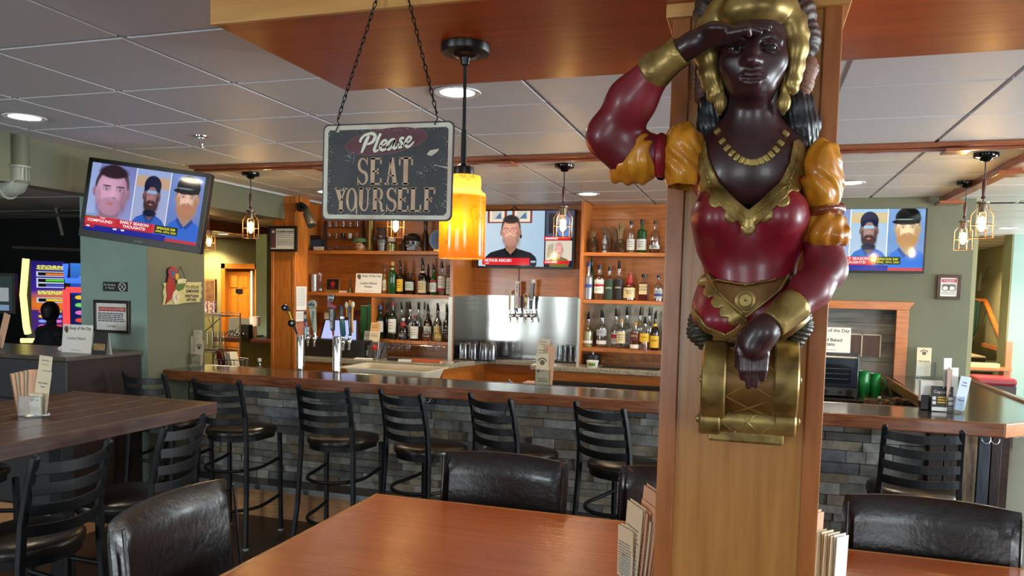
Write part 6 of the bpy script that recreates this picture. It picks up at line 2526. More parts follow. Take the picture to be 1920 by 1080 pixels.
B('yellow-green bottle with pale lettering', 1101.7, 651, 585, 9.6, YC - .02, 'round', G_CLEAR, None, pour=True, z=ZLR, grp=g5, liq=L_LIME, fill=.55, lab2=('white', .14, .24, 1.01))
B('clear vodka bottle with blue lettering and white cap', 1127.7, 651, 580, 10, YC - .02, 'shoulder', G_CLEAR, 'silver', pour=True, z=ZLR, grp=g5, lo=.40, hi=.60, txt='ABSOLUT\nVODKA', tcol='blue', lab2=('white', .12, .24, 1.01))
B('clear bottle with red emblem behind the short cream-labelled one', 1153.7, 650, 576, 8.3, YC + .06, 'round', G_CLEAR, 'silver', pour=True, z=ZLR, grp=g5, lab2=('red', .3, .42, 1.02))
B('short clear bottle with broad cream label', 1164, 652, 597, 8.8, YC - .05, 'shoulder', G_CLEAR, 'cream', 'cork', z=ZLR, grp=g5, lo=.2, hi=.62)
B('clear bottle with grey emblem behind the cream label', 1174, 650, 573, 9, YC + .08, 'round', G_CLEAR, 'silver', pour=True, z=ZLR, grp=g5)
B('amber bottle with dark red label and wooden stopper', 1190, 652, 602, 8.8, YC - .05, 'shoulder', G_CLEAR, 'maroon', 'cork', z=ZLR, grp=g5, liq=L_AMBER, fill=.72, lo=.36, hi=.66, txt='1910', tcol='cream', lab2=('white', .04, .2, 1.02))
B('bottle with green neck and pourer behind the red label', 1198.5, 650, 572, 6.5, YC + .10, 'tall', G_CLEAR, None, pour=True, z=ZLR, grp=g5, lab2=('yellow', .68, .78, .5))
B('amber bottle with bright yellow label', 1208, 652, 590, 9.4, YC - .05, 'round', G_CLEAR, 'yellow', pour=True, z=ZLR, grp=g5, liq=L_AMBER, fill=.62, lo=.30, hi=.62, txt='Cuervo', tcol='black')
B('clear bottle behind the yellow label', 1216, 650, 572, 6.5, YC + .1, 'tall', G_CLEAR, None, pour=True, z=ZLR, grp=g5)
B('dark brown bottle with yellow neck band and slanted label', 1227, 652, 578, 8.4, YC - .05, 'round', G_BROWN, 'yellow', pour=True, z=ZLR, grp=g5, lo=.08, hi=.46, lab2=('yellow', .72, .84, .42), txt='RUM')

# ---------------------------------------------------------------- glasses
GL2 = glass('thin_glassware', (.92, .94, .94, 1), .06, .035)

def wineglass(label, px, yt, yb, rpx, Y, grp, hang=True, cone=False):
	"""hung upside down by its foot: foot at the top."""
	p0, p1 = at(px, yt, Y), at(px, yb, Y)
	H = p0.z - p1.z
	r = rpx / pxm(p1)
	t = thing('wine_glass' if not cone else 'martini_glass', label, 'glass', (p1.x, Y, p1.z), group=grp)
	m = MB()
	if cone:
		m.lathe([(r, 0), (r * .98, .002), (.006, H * .50), (.004, H * .55)], n=20, cap=False)
	else:
		m.lathe([(r * .74, 0), (r * .9, H * .12), (r, H * .30), (r * .86, H * .46), (r * .4, H * .58), (.004, H * .62)], n=18, cap=False)
	m.build('bowl', GL2, t)
	m = MB()
	m.lathe([(.004, H * .54), (.0035, H * .95), (r * .2, H * .975), (r * .85, H * .995), (r * .85, H)], n=16)
	m.build('stem', GL2, t)
	return t

gw = 'wine glasses hanging upside down under the low shelf'
for i, (px, q) in enumerate(((727, 'nearest the pen cup'), (738.5, 'second from the pen cup'), (751.5, 'third from the pen cup, under the red-ribboned bottle'), (765.5, 'fourth from the pen cup'), (806, 'above the orange folder'), (820.5, 'last in the row before the cabinet edge'))):
	wineglass('upside-down wine glass in the hanging row, ' + q, px, 625, 660, 6.8, 6.90, gw)
gm = 'upturned martini glasses on the black mat'
for i, (px, q) in enumerate(((1137, 'next to the white tub'), (1159, 'second from the white tub'), (1184, 'third from the white tub'), (1206, 'fourth from the white tub'), (1226, 'closest to the pillar'))):
	wineglass('upturned martini glass ' + q, px, 657, 680, 11, 7.10, gm, cone=True)
rk = MB()
a, b = at(1128, 680, 7.02), at(1236, 683, 7.02)
rk.box(a.x, 6.97, CT, b.x, 7.14, CT + .006)
tag(rk.build('bar_mat', mat('black_rubber_mat', rgb(18, 18, 18), .7)), 'black rubber mat under the upturned martini glasses', 'mat')
rk = MB()
rk.box(-3.58, 6.86, ZL - .034 - .022, -2.82, 6.94, ZL - .034 - .014)
rail = thing('glass_rail', 'thin rail under the low shelf holding wine glasses by their feet', 'rack', (-3.2, 6.9, ZL - .05))
rk = MB()
for y in (6.885, 6.915):
	rk.cyl((-3.58, y, ZL - .042), (-2.82, y, ZL - .042), .0025)
rk.build('rail_wire', CHROME, rail, world=True)

# tumblers on the mat right of the drip tray
gt = 'clear beer tumblers upturned on the steel-side mat'
a, b = at(1040, 676, 7.36), at(1086, 680, 7.36)
rk = MB()
rk.box(a.x - .02, 7.24, CT, b.x, 7.46, CT + .012)
tag(rk.build('bar_mat', mat('black_rubber_mat', rgb(18, 18, 18), .7)), 'black mat with upturned tumblers beside the steel sheet', 'mat')
tum = None
rows = [('front', 7.29, (1050, 1060.5, 1071, 1081.5)), ('back', 7.40, (1050, 1060, 1070, 1080))]
for rn_, Y, xs in rows:
	for i, px in enumerate(xs):
		lb = 'upturned clear tumbler, %s row, %s' % (rn_, ('beside the menu cards', 'second from the menu cards', 'third from the menu cards', 'against the cabinet edge')[i])
		loc = (at(px, 670, Y).x, Y, CT + .012)
		if tum is None:
			tum = thing('beer_tumbler', lb, 'glass', loc, group=gt)
			m = MB()
			m.lathe([(.036, 0), (.034, .003), (.031, .08), (.027, .148), (.0, .150)], n=18, cap=False)
			m.lathe([(.034, .001), (.025, .138), (.0, .140)], n=18, cap=False)
			m.build('glass_wall', GL2, tum)
		else:
			dup(tum, loc, 0, lb)

# smoky plastic tumblers under a cover on the tray
PLUMG = glass('smoky_plastic', (.50, .47, .52, 1), .18, .16)
tr = MB()
a, b = at(852, 668, 7.20), at(930, 668, 7.20)
tr.box(-2.74, 6.98, CT, b.x + .01, 7.42, CT + .012)
tag(tr.build('drying_tray', mat('black_rubber_mat', rgb(18, 18, 18), .7)), 'black tray under the smoky plastic tumblers', 'tray')
tum = None
for j, Y in enumerate((7.06, 7.19, 7.32)):
	for i, px in enumerate((868, 888, 908, 922)):
		lb = 'upturned smoky ribbed plastic tumbler, row %s, %s' % (('nearest the bar', 'in the middle', 'against the steel')[j], ('by the cabinet side', 'second from the cabinet', 'third from the cabinet', 'by the drip tray')[i])
		loc = (max(at(px, 640, Y).x, -2.69), Y, CT + .012)
		if tum is None:
			tum = thing('plastic_tumbler', lb, 'glass', loc, group='smoky plastic tumblers drying upside down')
			m = MB()
			pts = []
			n = 40
			vs, fs = [], []
			for r, z in ((.052, 0), (.050, .06), (.047, .125), (.040, .150), (.030, .156), (.0, .157)):
				for q in range(n):
					rr = r * (1 + (.018 if q % 2 else -.018) * (1 if z < .14 else 0))
					vs.append((rr * math.cos(2 * PI * q / n), rr * math.sin(2 * PI * q / n), z))
			for lv in range(5):
				for q in range(n):
					fs.append((lv * n + q, lv * n + (q + 1) % n, (lv + 1) * n + (q + 1) % n, (lv + 1) * n + q))
			m.add(vs, fs, True)
			m.build('ribbed_wall', PLUMG, tum)
		else:
			dup(tum, loc, 0, lb)

# ================================================================ beer taps
GRIP = mat('tap_black_gloss', rgb(18, 17, 18), .2)
tw = thing('work_shelf', 'steel work shelf behind the bar under the beer towers', 'shelf', (-1.6, 5.4, 0))
m = MB()
m.box(-4.1, 5.185, .86, .5, 5.95, .89)
m.build('shelf_top', mat('dull_steel', rgb(120, 116, 108), .3, 1), tw, world=True)
m = MB()
m.box(-4.05, 5.19, 0, .48, 5.92, .86)
m.build('shelf_body', mat('black_cooler_door', rgb(26, 25, 24), .25), tw, world=True)

def tower(px, ytop, rpx, label):
	p = at(px, ytop, 5.29)
	t = thing('beer_tower', label, 'beer tap tower', (p.x, 5.29, .89), group='chrome beer towers behind the bar')
	r = rpx / pxm(p)
	H = p.z - .89
	m = MB()
	m.lathe([(r * 1.5, 0), (r * 1.5, .012), (r * 1.02, .016), (r, .03), (r, H - .008), (r * .94, H), (0, H)], n=32)
	m.build('column', CHROME, t)
	return t, H, r

def faucet(par, loc, ang=0.0, m_=CHROME):
	"""small chrome tap with spout; handle goes above."""
	m = MB()
	T = Matrix.Translation(loc) @ Matrix.Rotation(ang, 4, 'Z')
	m.T = T
	m.cyl((0, .07, 0), (0, -.02, 0), .010)
	m.lathe([(.015, -.016), (.017, -.004), (.015, .012), (.009, .022), (.008, .045), (.011, .05)], (0, -.02, 0), 14)
	m.tube([(0, -.02, -.005), (0, -.045, -.025), (0, -.062, -.065)], [.0095, .009, .007], 10)
	m.cyl((0, .055, 0), (0, .07, 0), .018)
	return m.build('faucet', m_, par)

t1, H1, r1 = tower(563.5, 629, 7.2, 'chrome beer tower next to the wooden post, bearing the pale round-topped handle')
t2, H2, r2 = tower(632, 631, 8.2, 'chrome beer tower in front of the till screen, bearing the black and red handle')

def local(par, px, py, Y):
	return at(px, py, Y) - Vector(par.location)

def handle_pts(par, pts, Y):
	return [local(par, x, y, Y) for x, y in pts]

SAGEP = mat('pale_sage_tap_paint', rgb(176, 184, 162), .4)
REDT = mat('tap_red', rgb(150, 36, 48), .3)
TEALT = mat('tap_teal', rgb(30, 84, 86), .3)
ORT = mat('tap_orange', rgb(204, 138, 56), .35)
# tower 1: black ball handle leaning out, can, red-blue handle, pale round-topped handle
Y1 = 5.25
for fx, fy in ((578, 632), (590, 633)):
	faucet(t1, local(t1, fx, fy, 5.20), .5)
m = MB()
P_ = handle_pts(t1, [(557, 627), (551, 612), (546, 596), (540, 578)], 5.22)
m.tube(P_, [.007, .012, .015, .013], 10)
h = m.build('tap_handle', GRIP, t1)
for (x, y, rr) in ((534, 577, .026), (547, 606, .030)):
	m = MB()
	c = local(t1, x, y, 5.21)
	m.lathe([(.004, -.022), (rr * .8, -.018), (rr, -.006), (rr, .01), (rr * .7, .018), (0, .02)], c, 20, 'y')
	m.build('round_knob', GRIP, h)
m = MB()
m.tube([local(t1, 542, 584, 5.205), local(t1, 548, 604, 5.205)], [.0075, .0075], 4, sq=True)
m.build('yellow_strip', LB['yellow'], h)
m = MB()
m.tube([local(t1, 557, 627, 5.22), local(t1, 560, 634, 5.22)], .008, 8)
m.build('ferrule', CHROME, h)
m = MB()
m.tube(handle_pts(t1, [(576, 616), (573, 604), (572, 584)], 5.20), [.012, .016, .011], 10)
h = m.build('tap_handle', mat('tap_navy', rgb(40, 32, 62), .3), t1)
m = MB()
m.tube(handle_pts(t1, [(574, 614), (573, 604)], 5.195), [.013, .014], 8)
m.build('red_band', REDT, h)
m = MB()
m.bc(local(t1, 572, 594, 5.185), (.016, .01, .03))
m.build('figure_badge', CREAM, h)
m = MB()
m.cyl(local(t1, 575, 636, 5.19), local(t1, 575, 613, 5.19), .024, n=18)
m.build('tap_can', mat('printed_silver_can', rgb(150, 156, 156), .3, .4, var=.35, scale=60), t1)
# SEASONAL
m = MB()
a, b = local(t1, 591, 624, 5.16), local(t1, 585.5, 578, 5.16)
m.T = None
m.add([a + Vector((-.010, -.010, 0)), a + Vector((.010, -.010, 0)), b + Vector((.026, -.012, 0)), b + Vector((-.026, -.012, 0)), a + Vector((-.010, .010, 0)), a + Vector((.010, .010, 0)), b + Vector((.026, .012, 0)), b + Vector((-.026, .012, 0))],
	[(0, 1, 2, 3), (7, 6, 5, 4), (0, 4, 5, 1), (1, 5, 6, 2), (2, 6, 7, 3), (3, 7, 4, 0)])
h = m.build('tap_handle', SAGEP, t1, bevel=.003)
c = local(t1, 585, 571, 5.16)
m = MB()
m.lathe([(.034, -.012), (.035, -.006), (.035, .012), (0, .012)], c, 28, 'y')
m.build('round_badge', SAGEP, h)
m = MB()
m.tube([c + Vector((.029 * math.cos(q), -.0135, .029 * math.sin(q))) for q in np.linspace(0, 2 * PI, 25)[:-1]], .002, 4, closed=True)
m.bc(c + Vector((0, -.0135, -.004)), (.050, .003, .014))
m.prism([(c.x - .02, c.z + .002), (c.x, c.z + .018), (c.x + .02, c.z + .002)], c.y - .015, c.y - .012, 'y')
m.build('badge_print', mat('badge_slate', rgb(70, 86, 88), .5), h)
mid = (a + b) / 2
text('SEASONAL', 'handle_lettering', mat('badge_slate', rgb(70, 86, 88), .5), h, mid.x - .002, mid.z + .008, w=.125, h=.020, y=mid.y - .0135, bold=.03, R=Matrix.Rotation(PI / 2 + .12, 3, 'Y'))
m = MB()
m.tube(handle_pts(t1, [(592, 634), (591, 623)], 5.16), .008, 8)
m.build('ferrule', CHROME, h)
# tower 2: BOSTON LAGER, teal, orange-and-black
for fx, fy in ((644, 640), (655, 639)):
	faucet(t2, local(t2, fx, fy, 5.20), .5)
m = MB()
m.tube(handle_pts(t2, [(625, 630), (624.5, 620)], 5.16), [.006, .009], 8)
m.build('ferrule', REDT, t2)
m = MB()
a, b = local(t2, 624, 620, 5.15), local(t2, 622, 577, 5.15)
m.add([a + Vector((-.013, -.012, 0)), a + Vector((.013, -.012, 0)), b + Vector((.027, -.012, 0)), b + Vector((-.027, -.012, 0)), a + Vector((-.013, .012, 0)), a + Vector((.013, .012, 0)), b + Vector((.027, .012, 0)), b + Vector((-.027, .012, 0))],
	[(0, 1, 2, 3), (7, 6, 5, 4), (0, 4, 5, 1), (1, 5, 6, 2), (2, 6, 7, 3), (3, 7, 4, 0)])
h = m.build('tap_handle', mat('tap_navy_black', rgb(22, 18, 26), .25), t2, bevel=.003)
mid = (a + b) / 2
text('BOSTON LAGER', 'handle_lettering', WHITE, h, mid.x, mid.z, w=.145, h=.022, y=mid.y - .0128, bold=.03, R=Matrix.Rotation(PI / 2 + .04, 3, 'Y'))
m = MB()
m.prism([(p.x, p.z) for p in handle_pts(t2, [(615, 577), (615, 558), (619, 562), (619, 567), (629, 573), (629.5, 579), (624, 577)], 5.15)], b.y - .014, b.y + .012, 'y')
m.build('red_swoosh', REDT, h, bevel=.002)
m = MB()
c = local(t2, 621.5, 559, 5.14)
shield = [(-.026, .024), (0, .030), (.026, .024), (.028, -.004), (.016, -.024), (0, -.032), (-.016, -.024), (-.028, -.004)]
m.prism([(c.x + x, c.z + z) for x, z in shield], c.y - .01, c.y + .012, 'y')
bd = m.build('shield_badge', mat('tap_navy_black', rgb(22, 18, 26), .25), h, bevel=.001)
m = MB()
m.tube([(c.x + x * .9, c.y - .0105, c.z + z * .9) for x, z in shield], .0022, 4, closed=True)
m.bc((c.x, c.y - .0112, c.z + .004), (.044, .002, .016))
m.build('shield_print', mat('pewter_print', rgb(176, 180, 186), .4), bd)
m = MB()
m.tube(handle_pts(t2, [(644, 632), (643.5, 628), (641, 597)], 5.17), [.008, .021, .020], 14)
h = m.build('tap_handle', TEALT, t2)
m = MB()
m.tube(handle_pts(t2, [(641, 597), (640.8, 594)], 5.17), .021, 14)
m.build('steel_collar', CHROME, h)
m = MB()
m.tube(handle_pts(t2, [(640.8, 594), (640, 584), (639, 573)], 5.17), [.018, .013, .024], 14)
m.build('dark_top', mat('tap_slate', rgb(60, 64, 66), .3), h)
m = MB()
m.tube(handle_pts(t2, [(657, 630), (656, 604), (655.5, 574)], 5.17), [.010, .013, .017], 4, sq=True)
h = m.build('tap_handle', GRIP, t2)
for pts, rr in (([(661.5, 624), (660, 600), (661, 574), (663, 569)], .0085), ([(651, 594), (650, 578), (650.5, 571)], .0075), ([(656, 573), (656, 563)], .009)):
	m = MB()
	m.tube(handle_pts(t2, pts, 5.165), rr, 8)
	m.build('orange_strand', ORT, h)
for x, y in ((661.5, 570), (650, 571)):
	m = MB()
	c = local(t2, x, y, 5.165)
	m.lathe([(0, -.030), (.012, -.022), (.015, -.004), (.012, .014), (0, .022)], c, 12)
	m.build('cream_bud', CREAM, h)
c = local(t2, 655.8, 600, 5.150)
text('A\nL\nT\nA\nB\nE\nE\nR', 'handle_lettering', WHITE, h, c.x, c.z, w=.010, h=.105, y=c.y, bold=.03)

# ---- four taps on the steel sheet
wt = thing('wall_tap_row', 'row of four beer faucets fixed to the steel sheet', 'beer taps', (at(976, 592, 7.46).x, 7.45, at(976, 592, 7.46).z))

def wtap(px):
	p = at(px, 592, 7.40)
	return Vector((p.x, 7.40, p.z)) - Vector(wt.location)

specs = [(955.5, 582, 545), (969, 578, 527), (984.5, 581, 551), (995.5, 580, 524)]
for i, (px, yb, yt) in enumerate(specs):
	p = wtap(px)
	f = faucet(wt, p + Vector((0, .02, 0)), .35)
	f.name = 'faucet'
	m = MB()
	m.cyl(p + Vector((0, .045, 0)), p + Vector((0, .086, 0)), .022, n=18)
	m.build('wall_flange', CHROME, f)
	zb = at(px, yb, 7.38).z - wt.location.z
	zt = at(px, yt, 7.38).z - wt.location.z
	x, y = p.x, p.y
	m = MB()
	m.cyl((x, y, p.z + .03), (x, y, zb), .006)
	m.build('ferrule', CHROME, f)
	m = MB()
	if i == 0:
		m.tube([(x, y, zb), (x, y, zt - .05), (x - .004, y, zt - .02), (x - .02, y, zt), (x - .036, y, zt - .015), (x - .036, y, zt - .035)], [.013, .014, .014, .014, .013, .010], 12)
		h = m.build('tap_handle', CREAM, f)
		text('WHITE CLAW', 'handle_lettering', mat('tap_rust_print', rgb(120, 60, 40), .5), h, x, (zb + zt - .05) / 2, w=.13, h=.010, y=y - .0145, R=Matrix.Rotation(-PI / 2, 3, 'Y'))
	elif i == 1:
		m.box(x - .022, y - .014, zb, x + .022, y + .014, zt)
		h = m.build('tap_handle', WHITE, f, bevel=.002)
		m = MB()
		m.box(x + .0175, y - .0148, zb, x + .0226, y + .0142, zt - .02)
		m.build('red_edge', REDT, h)
		m = MB()
		m.cyl((x, y, zb - .03), (x, y, zb), .012)
		m.build('blue_ferrule', mat('tap_blue', rgb(40, 80, 160), .3), h)
		text('ULTRA', 'handle_lettering', mat('ink_navy', rgb(40, 44, 84), .5), h, x, zb + (zt - zb) * .74, w=.085, h=.018, y=y - .0148, bold=.02, R=Matrix.Rotation(-PI / 2, 3, 'Y'))
		text('Michelob', 'handle_lettering', mat('ink_navy', rgb(40, 44, 84), .5), h, x, zb + (zt - zb) * .27, w=.085, h=.016, y=y - .0148, shear=.3, R=Matrix.Rotation(-PI / 2, 3, 'Y'))
	elif i == 2:
		m.tube([(x, y, zb), (x + .002, y, zb + .05), (x + .006, y, zt - .03)], [.010, .016, .022], 14)
		h = m.build('tap_handle', CREAM, f)
		m = MB()
		m.lathe([(.024, -.020), (.026, -.012), (.026, .014), (0, .016)], (x + .008, y, zt - .02), 20, 'y')
		m.build('oval_head', CREAM, h)
		m = MB()
		m.lathe([(.018, -.0215), (.018, -.018), (0, -.0212)], (x + .008, y, zt - .02), 18, 'y')
		m.build('rust_badge', mat('tap_rust_print', rgb(120, 60, 40), .5), h)
		m = MB()
		for q in range(3):
			m.bc((x - .008 + q * .010, y - .018, zb + .06), (.004, .004, .045))
		m.build('brown_strokes', mat('tap_rust_print', rgb(120, 60, 40), .5), h)
	else:
		m.tube([(x, y, zb), (x, y, zb + .08), (x + .004, y, zb + .10), (x + .012, y, zt - .03)], [.014, .017, .021, .023], 4, sq=True)
		h = m.build('tap_handle', GRIP, f, bevel=.002)
		m = MB()
		m.cyl((x + .012, y, zt - .035), (x + .013, y, zt), .024, n=18)
		m.build('white_cap', WHITE, h)
		m = MB()
		m.bc((x + .004, y - .018, zb + .095), (.03, .004, .012))
		m.build('white_print', WHITE, h)
# drip tray
a, b = at(925, 665, 7.34), at(1012, 672, 7.34)
dt = thing('drip_tray', 'shallow steel drip tray with slots below the four wall faucets', 'tray', ((a.x + b.x) / 2, 7.34, CT))
m = MB()
m.box(a.x, 7.225, CT, b.x, 7.45, CT + .008)
m.build('pan', STEEL, dt, bevel=.002, world=True)
m = MB()
for k in range(14):
	x = a.x + .04 + k * (b.x - a.x - .08) / 13
	m.bc((x, 7.34, CT + .0085), (.008, .15, .002), Matrix.Rotation(-.5, 3, 'Z'))
m.build('slots', BLACK, dt, world=True)

# ================================================================ till area (left counter)
Yc = 6.72
tl = thing('till', 'dark point-of-sale till with lit pale blue screen', 'till', tuple(at(640, 672, 6.62)))
tl.location.z = CT
Lc = Vector(tl.location)
m = MB()
a, b = at(575, 668, 6.66), at(686, 668, 6.66)
m.box(a.x - Lc.x, 0, 0, b.x - Lc.x, .36, at(640, 637, 6.66).z - CT)
m.build('drawer_box', mat('charcoal_plastic', rgb(22, 21, 22), .45), tl, bevel=.006)
q = [at(597, 640, 6.74), at(671, 641, 6.74), at(671.5, 599, 6.90), at(608, 598.5, 6.90)]
m = MB()
vs = [p - Lc for p in q]
nrm = (vs[1] - vs[0]).cross(vs[3] - vs[0]).normalized()
m.add(vs + [v - nrm * .03 for v in vs], [(0, 1, 2, 3), (7, 6, 5, 4), (0, 4, 5, 1), (1, 5, 6, 2), (2, 6, 7, 3), (3, 7, 4, 0)])
sc_ = m.build('screen_housing', BLACK, tl)
m = MB()
ce = sum(vs, Vector((0, 0, 0))) / 4
m.add([ce + (v - ce) * .90 + nrm * .001 for v in vs], [(0, 1, 2, 3)])
m.build('lit_screen', emis('till_screen', (.52, .58, .95, 1), 1.0), sc_)
m = MB()
m.tube([ce - nrm * .03, ce - nrm * .06 + Vector((0, .05, -.1)), Vector((ce.x, ce.y + .05, .16))], .03, 8)
m.build('screen_arm', BLACK, tl)
# card reader
p = at(683, 667, 6.68)
cr = thing('card_reader', 'grey card reader with small glowing screen by the till', 'card reader', (p.x, 6.68, CT))
m = MB()
k = 1 / pxm(p)
m.box(-10 * k, 0, 0, 10 * k, .10, 24 * k)
m.build('body', mat('warm_grey_plastic', rgb(92, 84, 72), .5), cr, bevel=.006)
m = MB()
m.box(-6 * k, -.001, 5 * k, 6 * k, 0, 15 * k)
m.build('lit_screen', emis('reader_screen', (.55, .9, .80, 1), .8), cr)
# pen cup with pens
p = at(709, 664, 6.66)
pc = thing('pen_cup', 'clear cup holding pens and a red scrunchie on the back counter', 'cup', (p.x, 6.66, CT))
m = MB()
m.lathe([(.030, 0), (.034, .10), (.032, .10), (.028, .004), (0, .004)], n=16, cap=False)
m.build('cup_wall', GL2, pc)
PENB = mat('pen_blue', rgb(70, 90, 130), .4)
for i, (dx, dy, tx, mm) in enumerate(((-.012, 0, -.05, PENB), (.0, .01, -.01, PENB), (.01, .0, .03, PENB), (.014, .008, .055, BLACK), (-.004, -.01, .015, LB['white']), (.004, .012, .07, PENB))):
	m = MB()
	m.tube([(0, 0, 0), (tx, 0, .155)], .004, 6)
	o = m.build('pen', mm)
	o.location = (p.x + dx, 6.66 + dy, CT + .006)
	tag(o, 'pen in the cup, ' + ('leaning towards the till', 'upright blue', 'blue, leaning outwards', 'black', 'white', 'blue, leaning furthest to the wine glasses')[i], 'pen', 'pens in the clear cup')
m = MB()
c_ = at(702, 652, 6.61)
m.lathe([(0, -.03), (.022, -.02), (.03, 0), (.022, .02), (0, .03)], (0, 0, 0), 12)
o = m.build('red_scrunchie', LB['red'])
o.location = (c_.x, 6.615, c_.z)
tag(o, 'red fabric scrunchie hung on the pen cup', 'scrunchie')
# papers, slips
for nm, lb, x0, y0, x1, y1, Y, mm, tilt in (
		('paper_slip', 'orange-cream order slip propped against the white-labelled wine bottle', 694, 604, 711, 626, 6.86, mat('orange_cream_paper', rgb(214, 166, 110), .6), .2),
		('paper_card', 'grey-white card leaning behind the pen cup', 682, 620, 697, 641, 6.80, mat('grey_card', rgb(150, 146, 136), .6), .2),
		('paper_slip', 'cream slip with printed lines leaning in the card stand', 692, 621, 711, 641, 6.79, CREAM, .2)):
	a, b = at(x0, y0, Y), at(x1, y1, Y)
	t = thing(nm, lb, 'paper', ((a.x + b.x) / 2, Y, b.z), rot=(-tilt, 0, 0))
	m = MB()
	m.box((a.x - b.x) / 2, 0, 0, (b.x - a.x) / 2, .002, a.z - b.z)
	s_ = m.build('sheet', mm, t)
	h = a.z - b.z
	lines(s_, (a.x - b.x) * .4, (b.x - a.x) * .4, [h * .75, h * .6, h * .5], .004, -.0006)
p = at(697, 641, 6.78)
m = MB()
m.box(-.09, -.03, CT, .09, .12, p.z)
o = m.build('card_stand', mat('warm_grey_plastic', rgb(92, 84, 72), .5), bevel=.004)
o.location = (p.x + .02, 6.78, 0)
tag(o, 'grey stand on the counter carrying the propped slips', 'stand')
for nm, lb, cat, x0, x1, yb, Y, d, h, mm, rz in (
		('note_pad', 'white note pad lying on the granite before the card reader', 'note pad', 664, 694, 667, 6.56, .06, .010, WHITE, .1),
		('handset', 'black handset lying on the granite under the wine glasses', 'phone', 725, 750, 664, 6.60, .05, .022, BLACK, -.1),
		('white_remote', 'white remote lying on the granite beside the orange folder', 'remote control', 746, 768, 665, 6.56, .05, .018, WHITE, .3),
		('orange_folder', 'orange folder lying on the granite back counter', 'folder', 766, 823, 666, 6.64, .16, .012, mat('orange_card', rgb(196, 88, 40), .5), -.06)):
	a, b = at(x0, yb, Y), at(x1, yb, Y)
	m = MB()
	m.box(-(b.x - a.x) / 2, -d / 2, 0, (b.x - a.x) / 2, d / 2, h)
	o = m.build(nm, mm, bevel=.003)
	o.location = ((a.x + b.x) / 2, Y + d / 2, CT)
	o.rotation_euler = (0, 0, rz)
	tag(o, lb, cat)
m = MB()
pts = [at(825, 664, 6.62), at(832, 660, 6.72), at(838, 664, 6.66), at(846, 666, 6.60), at(850, 665, 6.72)]
m.tube([(p.x, p.y, CT + .005) for p in pts], .004, 6)
tag(m.build('white_cable', WHITE), 'white charging cable on the granite near the corner strip', 'cable')
# binders
for i, (x0, x1, yt, mm, lb) in enumerate(((676, 687, 573, G_GREEN, 'first'), (687, 690, 574, mat('dark_binder', rgb(24, 50, 30), .5), 'thin dark'), (690, 697, 572, mat('binder_green', rgb(34, 88, 44), .5), 'last'))):
	a, b = at(x0, yt, 7.0), at(x1, 632, 7.0)
	t = thing('green_binder', lb + ' green binder standing in the shelf compartment beside the wine', 'binder', ((a.x + b.x) / 2, 7.0, CT), group='green binders beside the till')
	m = MB()
	m.box((a.x - b.x) / 2, 0, 0, (b.x - a.x) / 2, .20, a.z - CT)
	m.build('cover', mat('binder_green', rgb(34, 88, 44), .5) if mm is G_GREEN else mm, t, bevel=.003)
	m = MB()
	m.box((a.x - b.x) / 2 + .002, .005, a.z - CT, (b.x - a.x) / 2 - .002, .19, a.z - CT + .002)
	m.build('pages', WHITE, t)
for x0, x1, y0, y1, mm, lb in ((664, 676, 582, 596, mat('maroon_box', rgb(110, 36, 34), .5), 'maroon box on the counter behind the till'), (608, 614, 586, 640, CREAM, 'cream papers standing behind the till screen'), (630, 636, 584, 640, mat('brown_card', rgb(120, 84, 56), .6), 'brown card standing behind the till screen')):
	a, b = at(x0, y0, 7.12), at(x1, y1, 7.12)
	m = MB()
	m.box((a.x - b.x) / 2, 0, 0, (b.x - a.x) / 2, .06, a.z - CT)
	o = m.build('paper_bundle' if 'paper' in lb or 'card' in lb else 'small_box', mm, bevel=.002)
	o.location = ((a.x + b.x) / 2, 7.12, CT)
	tag(o, lb, 'box' if 'box' in lb else 'paper')

# ---- items on the middle shelf, left half
t = thing('glass_vase', 'clear glass with a rolled white paper, first on the middle shelf', 'glass', (at(589, 548, 7.05).x, 7.05, ZM))
m = MB()
k = 1 / pxm(at(589, 540, 7.05))
m.lathe([(6 * k, 0), (6.5 * k, 32 * k), (6 * k, 32 * k), (5.6 * k, .004), (0, .004)], n=16, cap=False)
m.build('glass_wall', GL2, t)
m = MB()
m.tube([(0, 0, .004), (0, 0, 33 * k)], 4.6 * k, 12)
o = m.build('rolled_paper', WHITE)
o.location = t.location
tag(o, 'white printed paper rolled inside the first glass on the middle shelf', 'paper')
t = thing('clear_jug', 'clear curvy glass bottle beside the rolled paper', 'bottle', (at(600, 548, 7.05).x, 7.05, ZM))
m = MB()
m.lathe([(5 * k, 0), (5.6 * k, 10 * k), (4 * k, 17 * k), (3 * k, 22 * k), (4.4 * k, 28 * k), (4 * k, 36 * k)], n=16, cap=False)
m.build('glass_wall', GL2, t)
a, b = at(611, 522, 7.05), at(636, 549, 7.05)
t = thing('award_plaque', 'small black framed plaque with red flower and gilded foot', 'plaque', ((a.x + b.x) / 2, 7.05, ZM), rot=(-.08, 0, 0))
w, h = b.x - a.x, a.z - ZM
m = MB()
m.box(-w / 2, 0, 0, w / 2, .012, h)
m.build('board', mat('gilt_edge', rgb(150, 116, 70), .35, .4), t, bevel=.002)
m = MB()
m.box(-w * .44, -.002, h * .20, w * .44, 0, h * .95)
o = m.build('dark_face', mat('plaque_dark', rgb(30, 30, 28), .3), t)
m = MB()
for q in range(5):
	aa = 2 * PI * q / 5 + .3
	m.lathe([(0, -.004), (w * .09, -.003), (w * .09, -.001)], (w * .09 * math.cos(aa), 0, h * .62 + w * .09 * math.sin(aa)), 10, 'y')
m.box(-.002, -.003, h * .34, .002, -.001, h * .55)
m.box(-w * .22, -.003, h * .30, w * .22, -.001, h * .33)
m.build('red_flower', LB['red'], o)
m = MB()
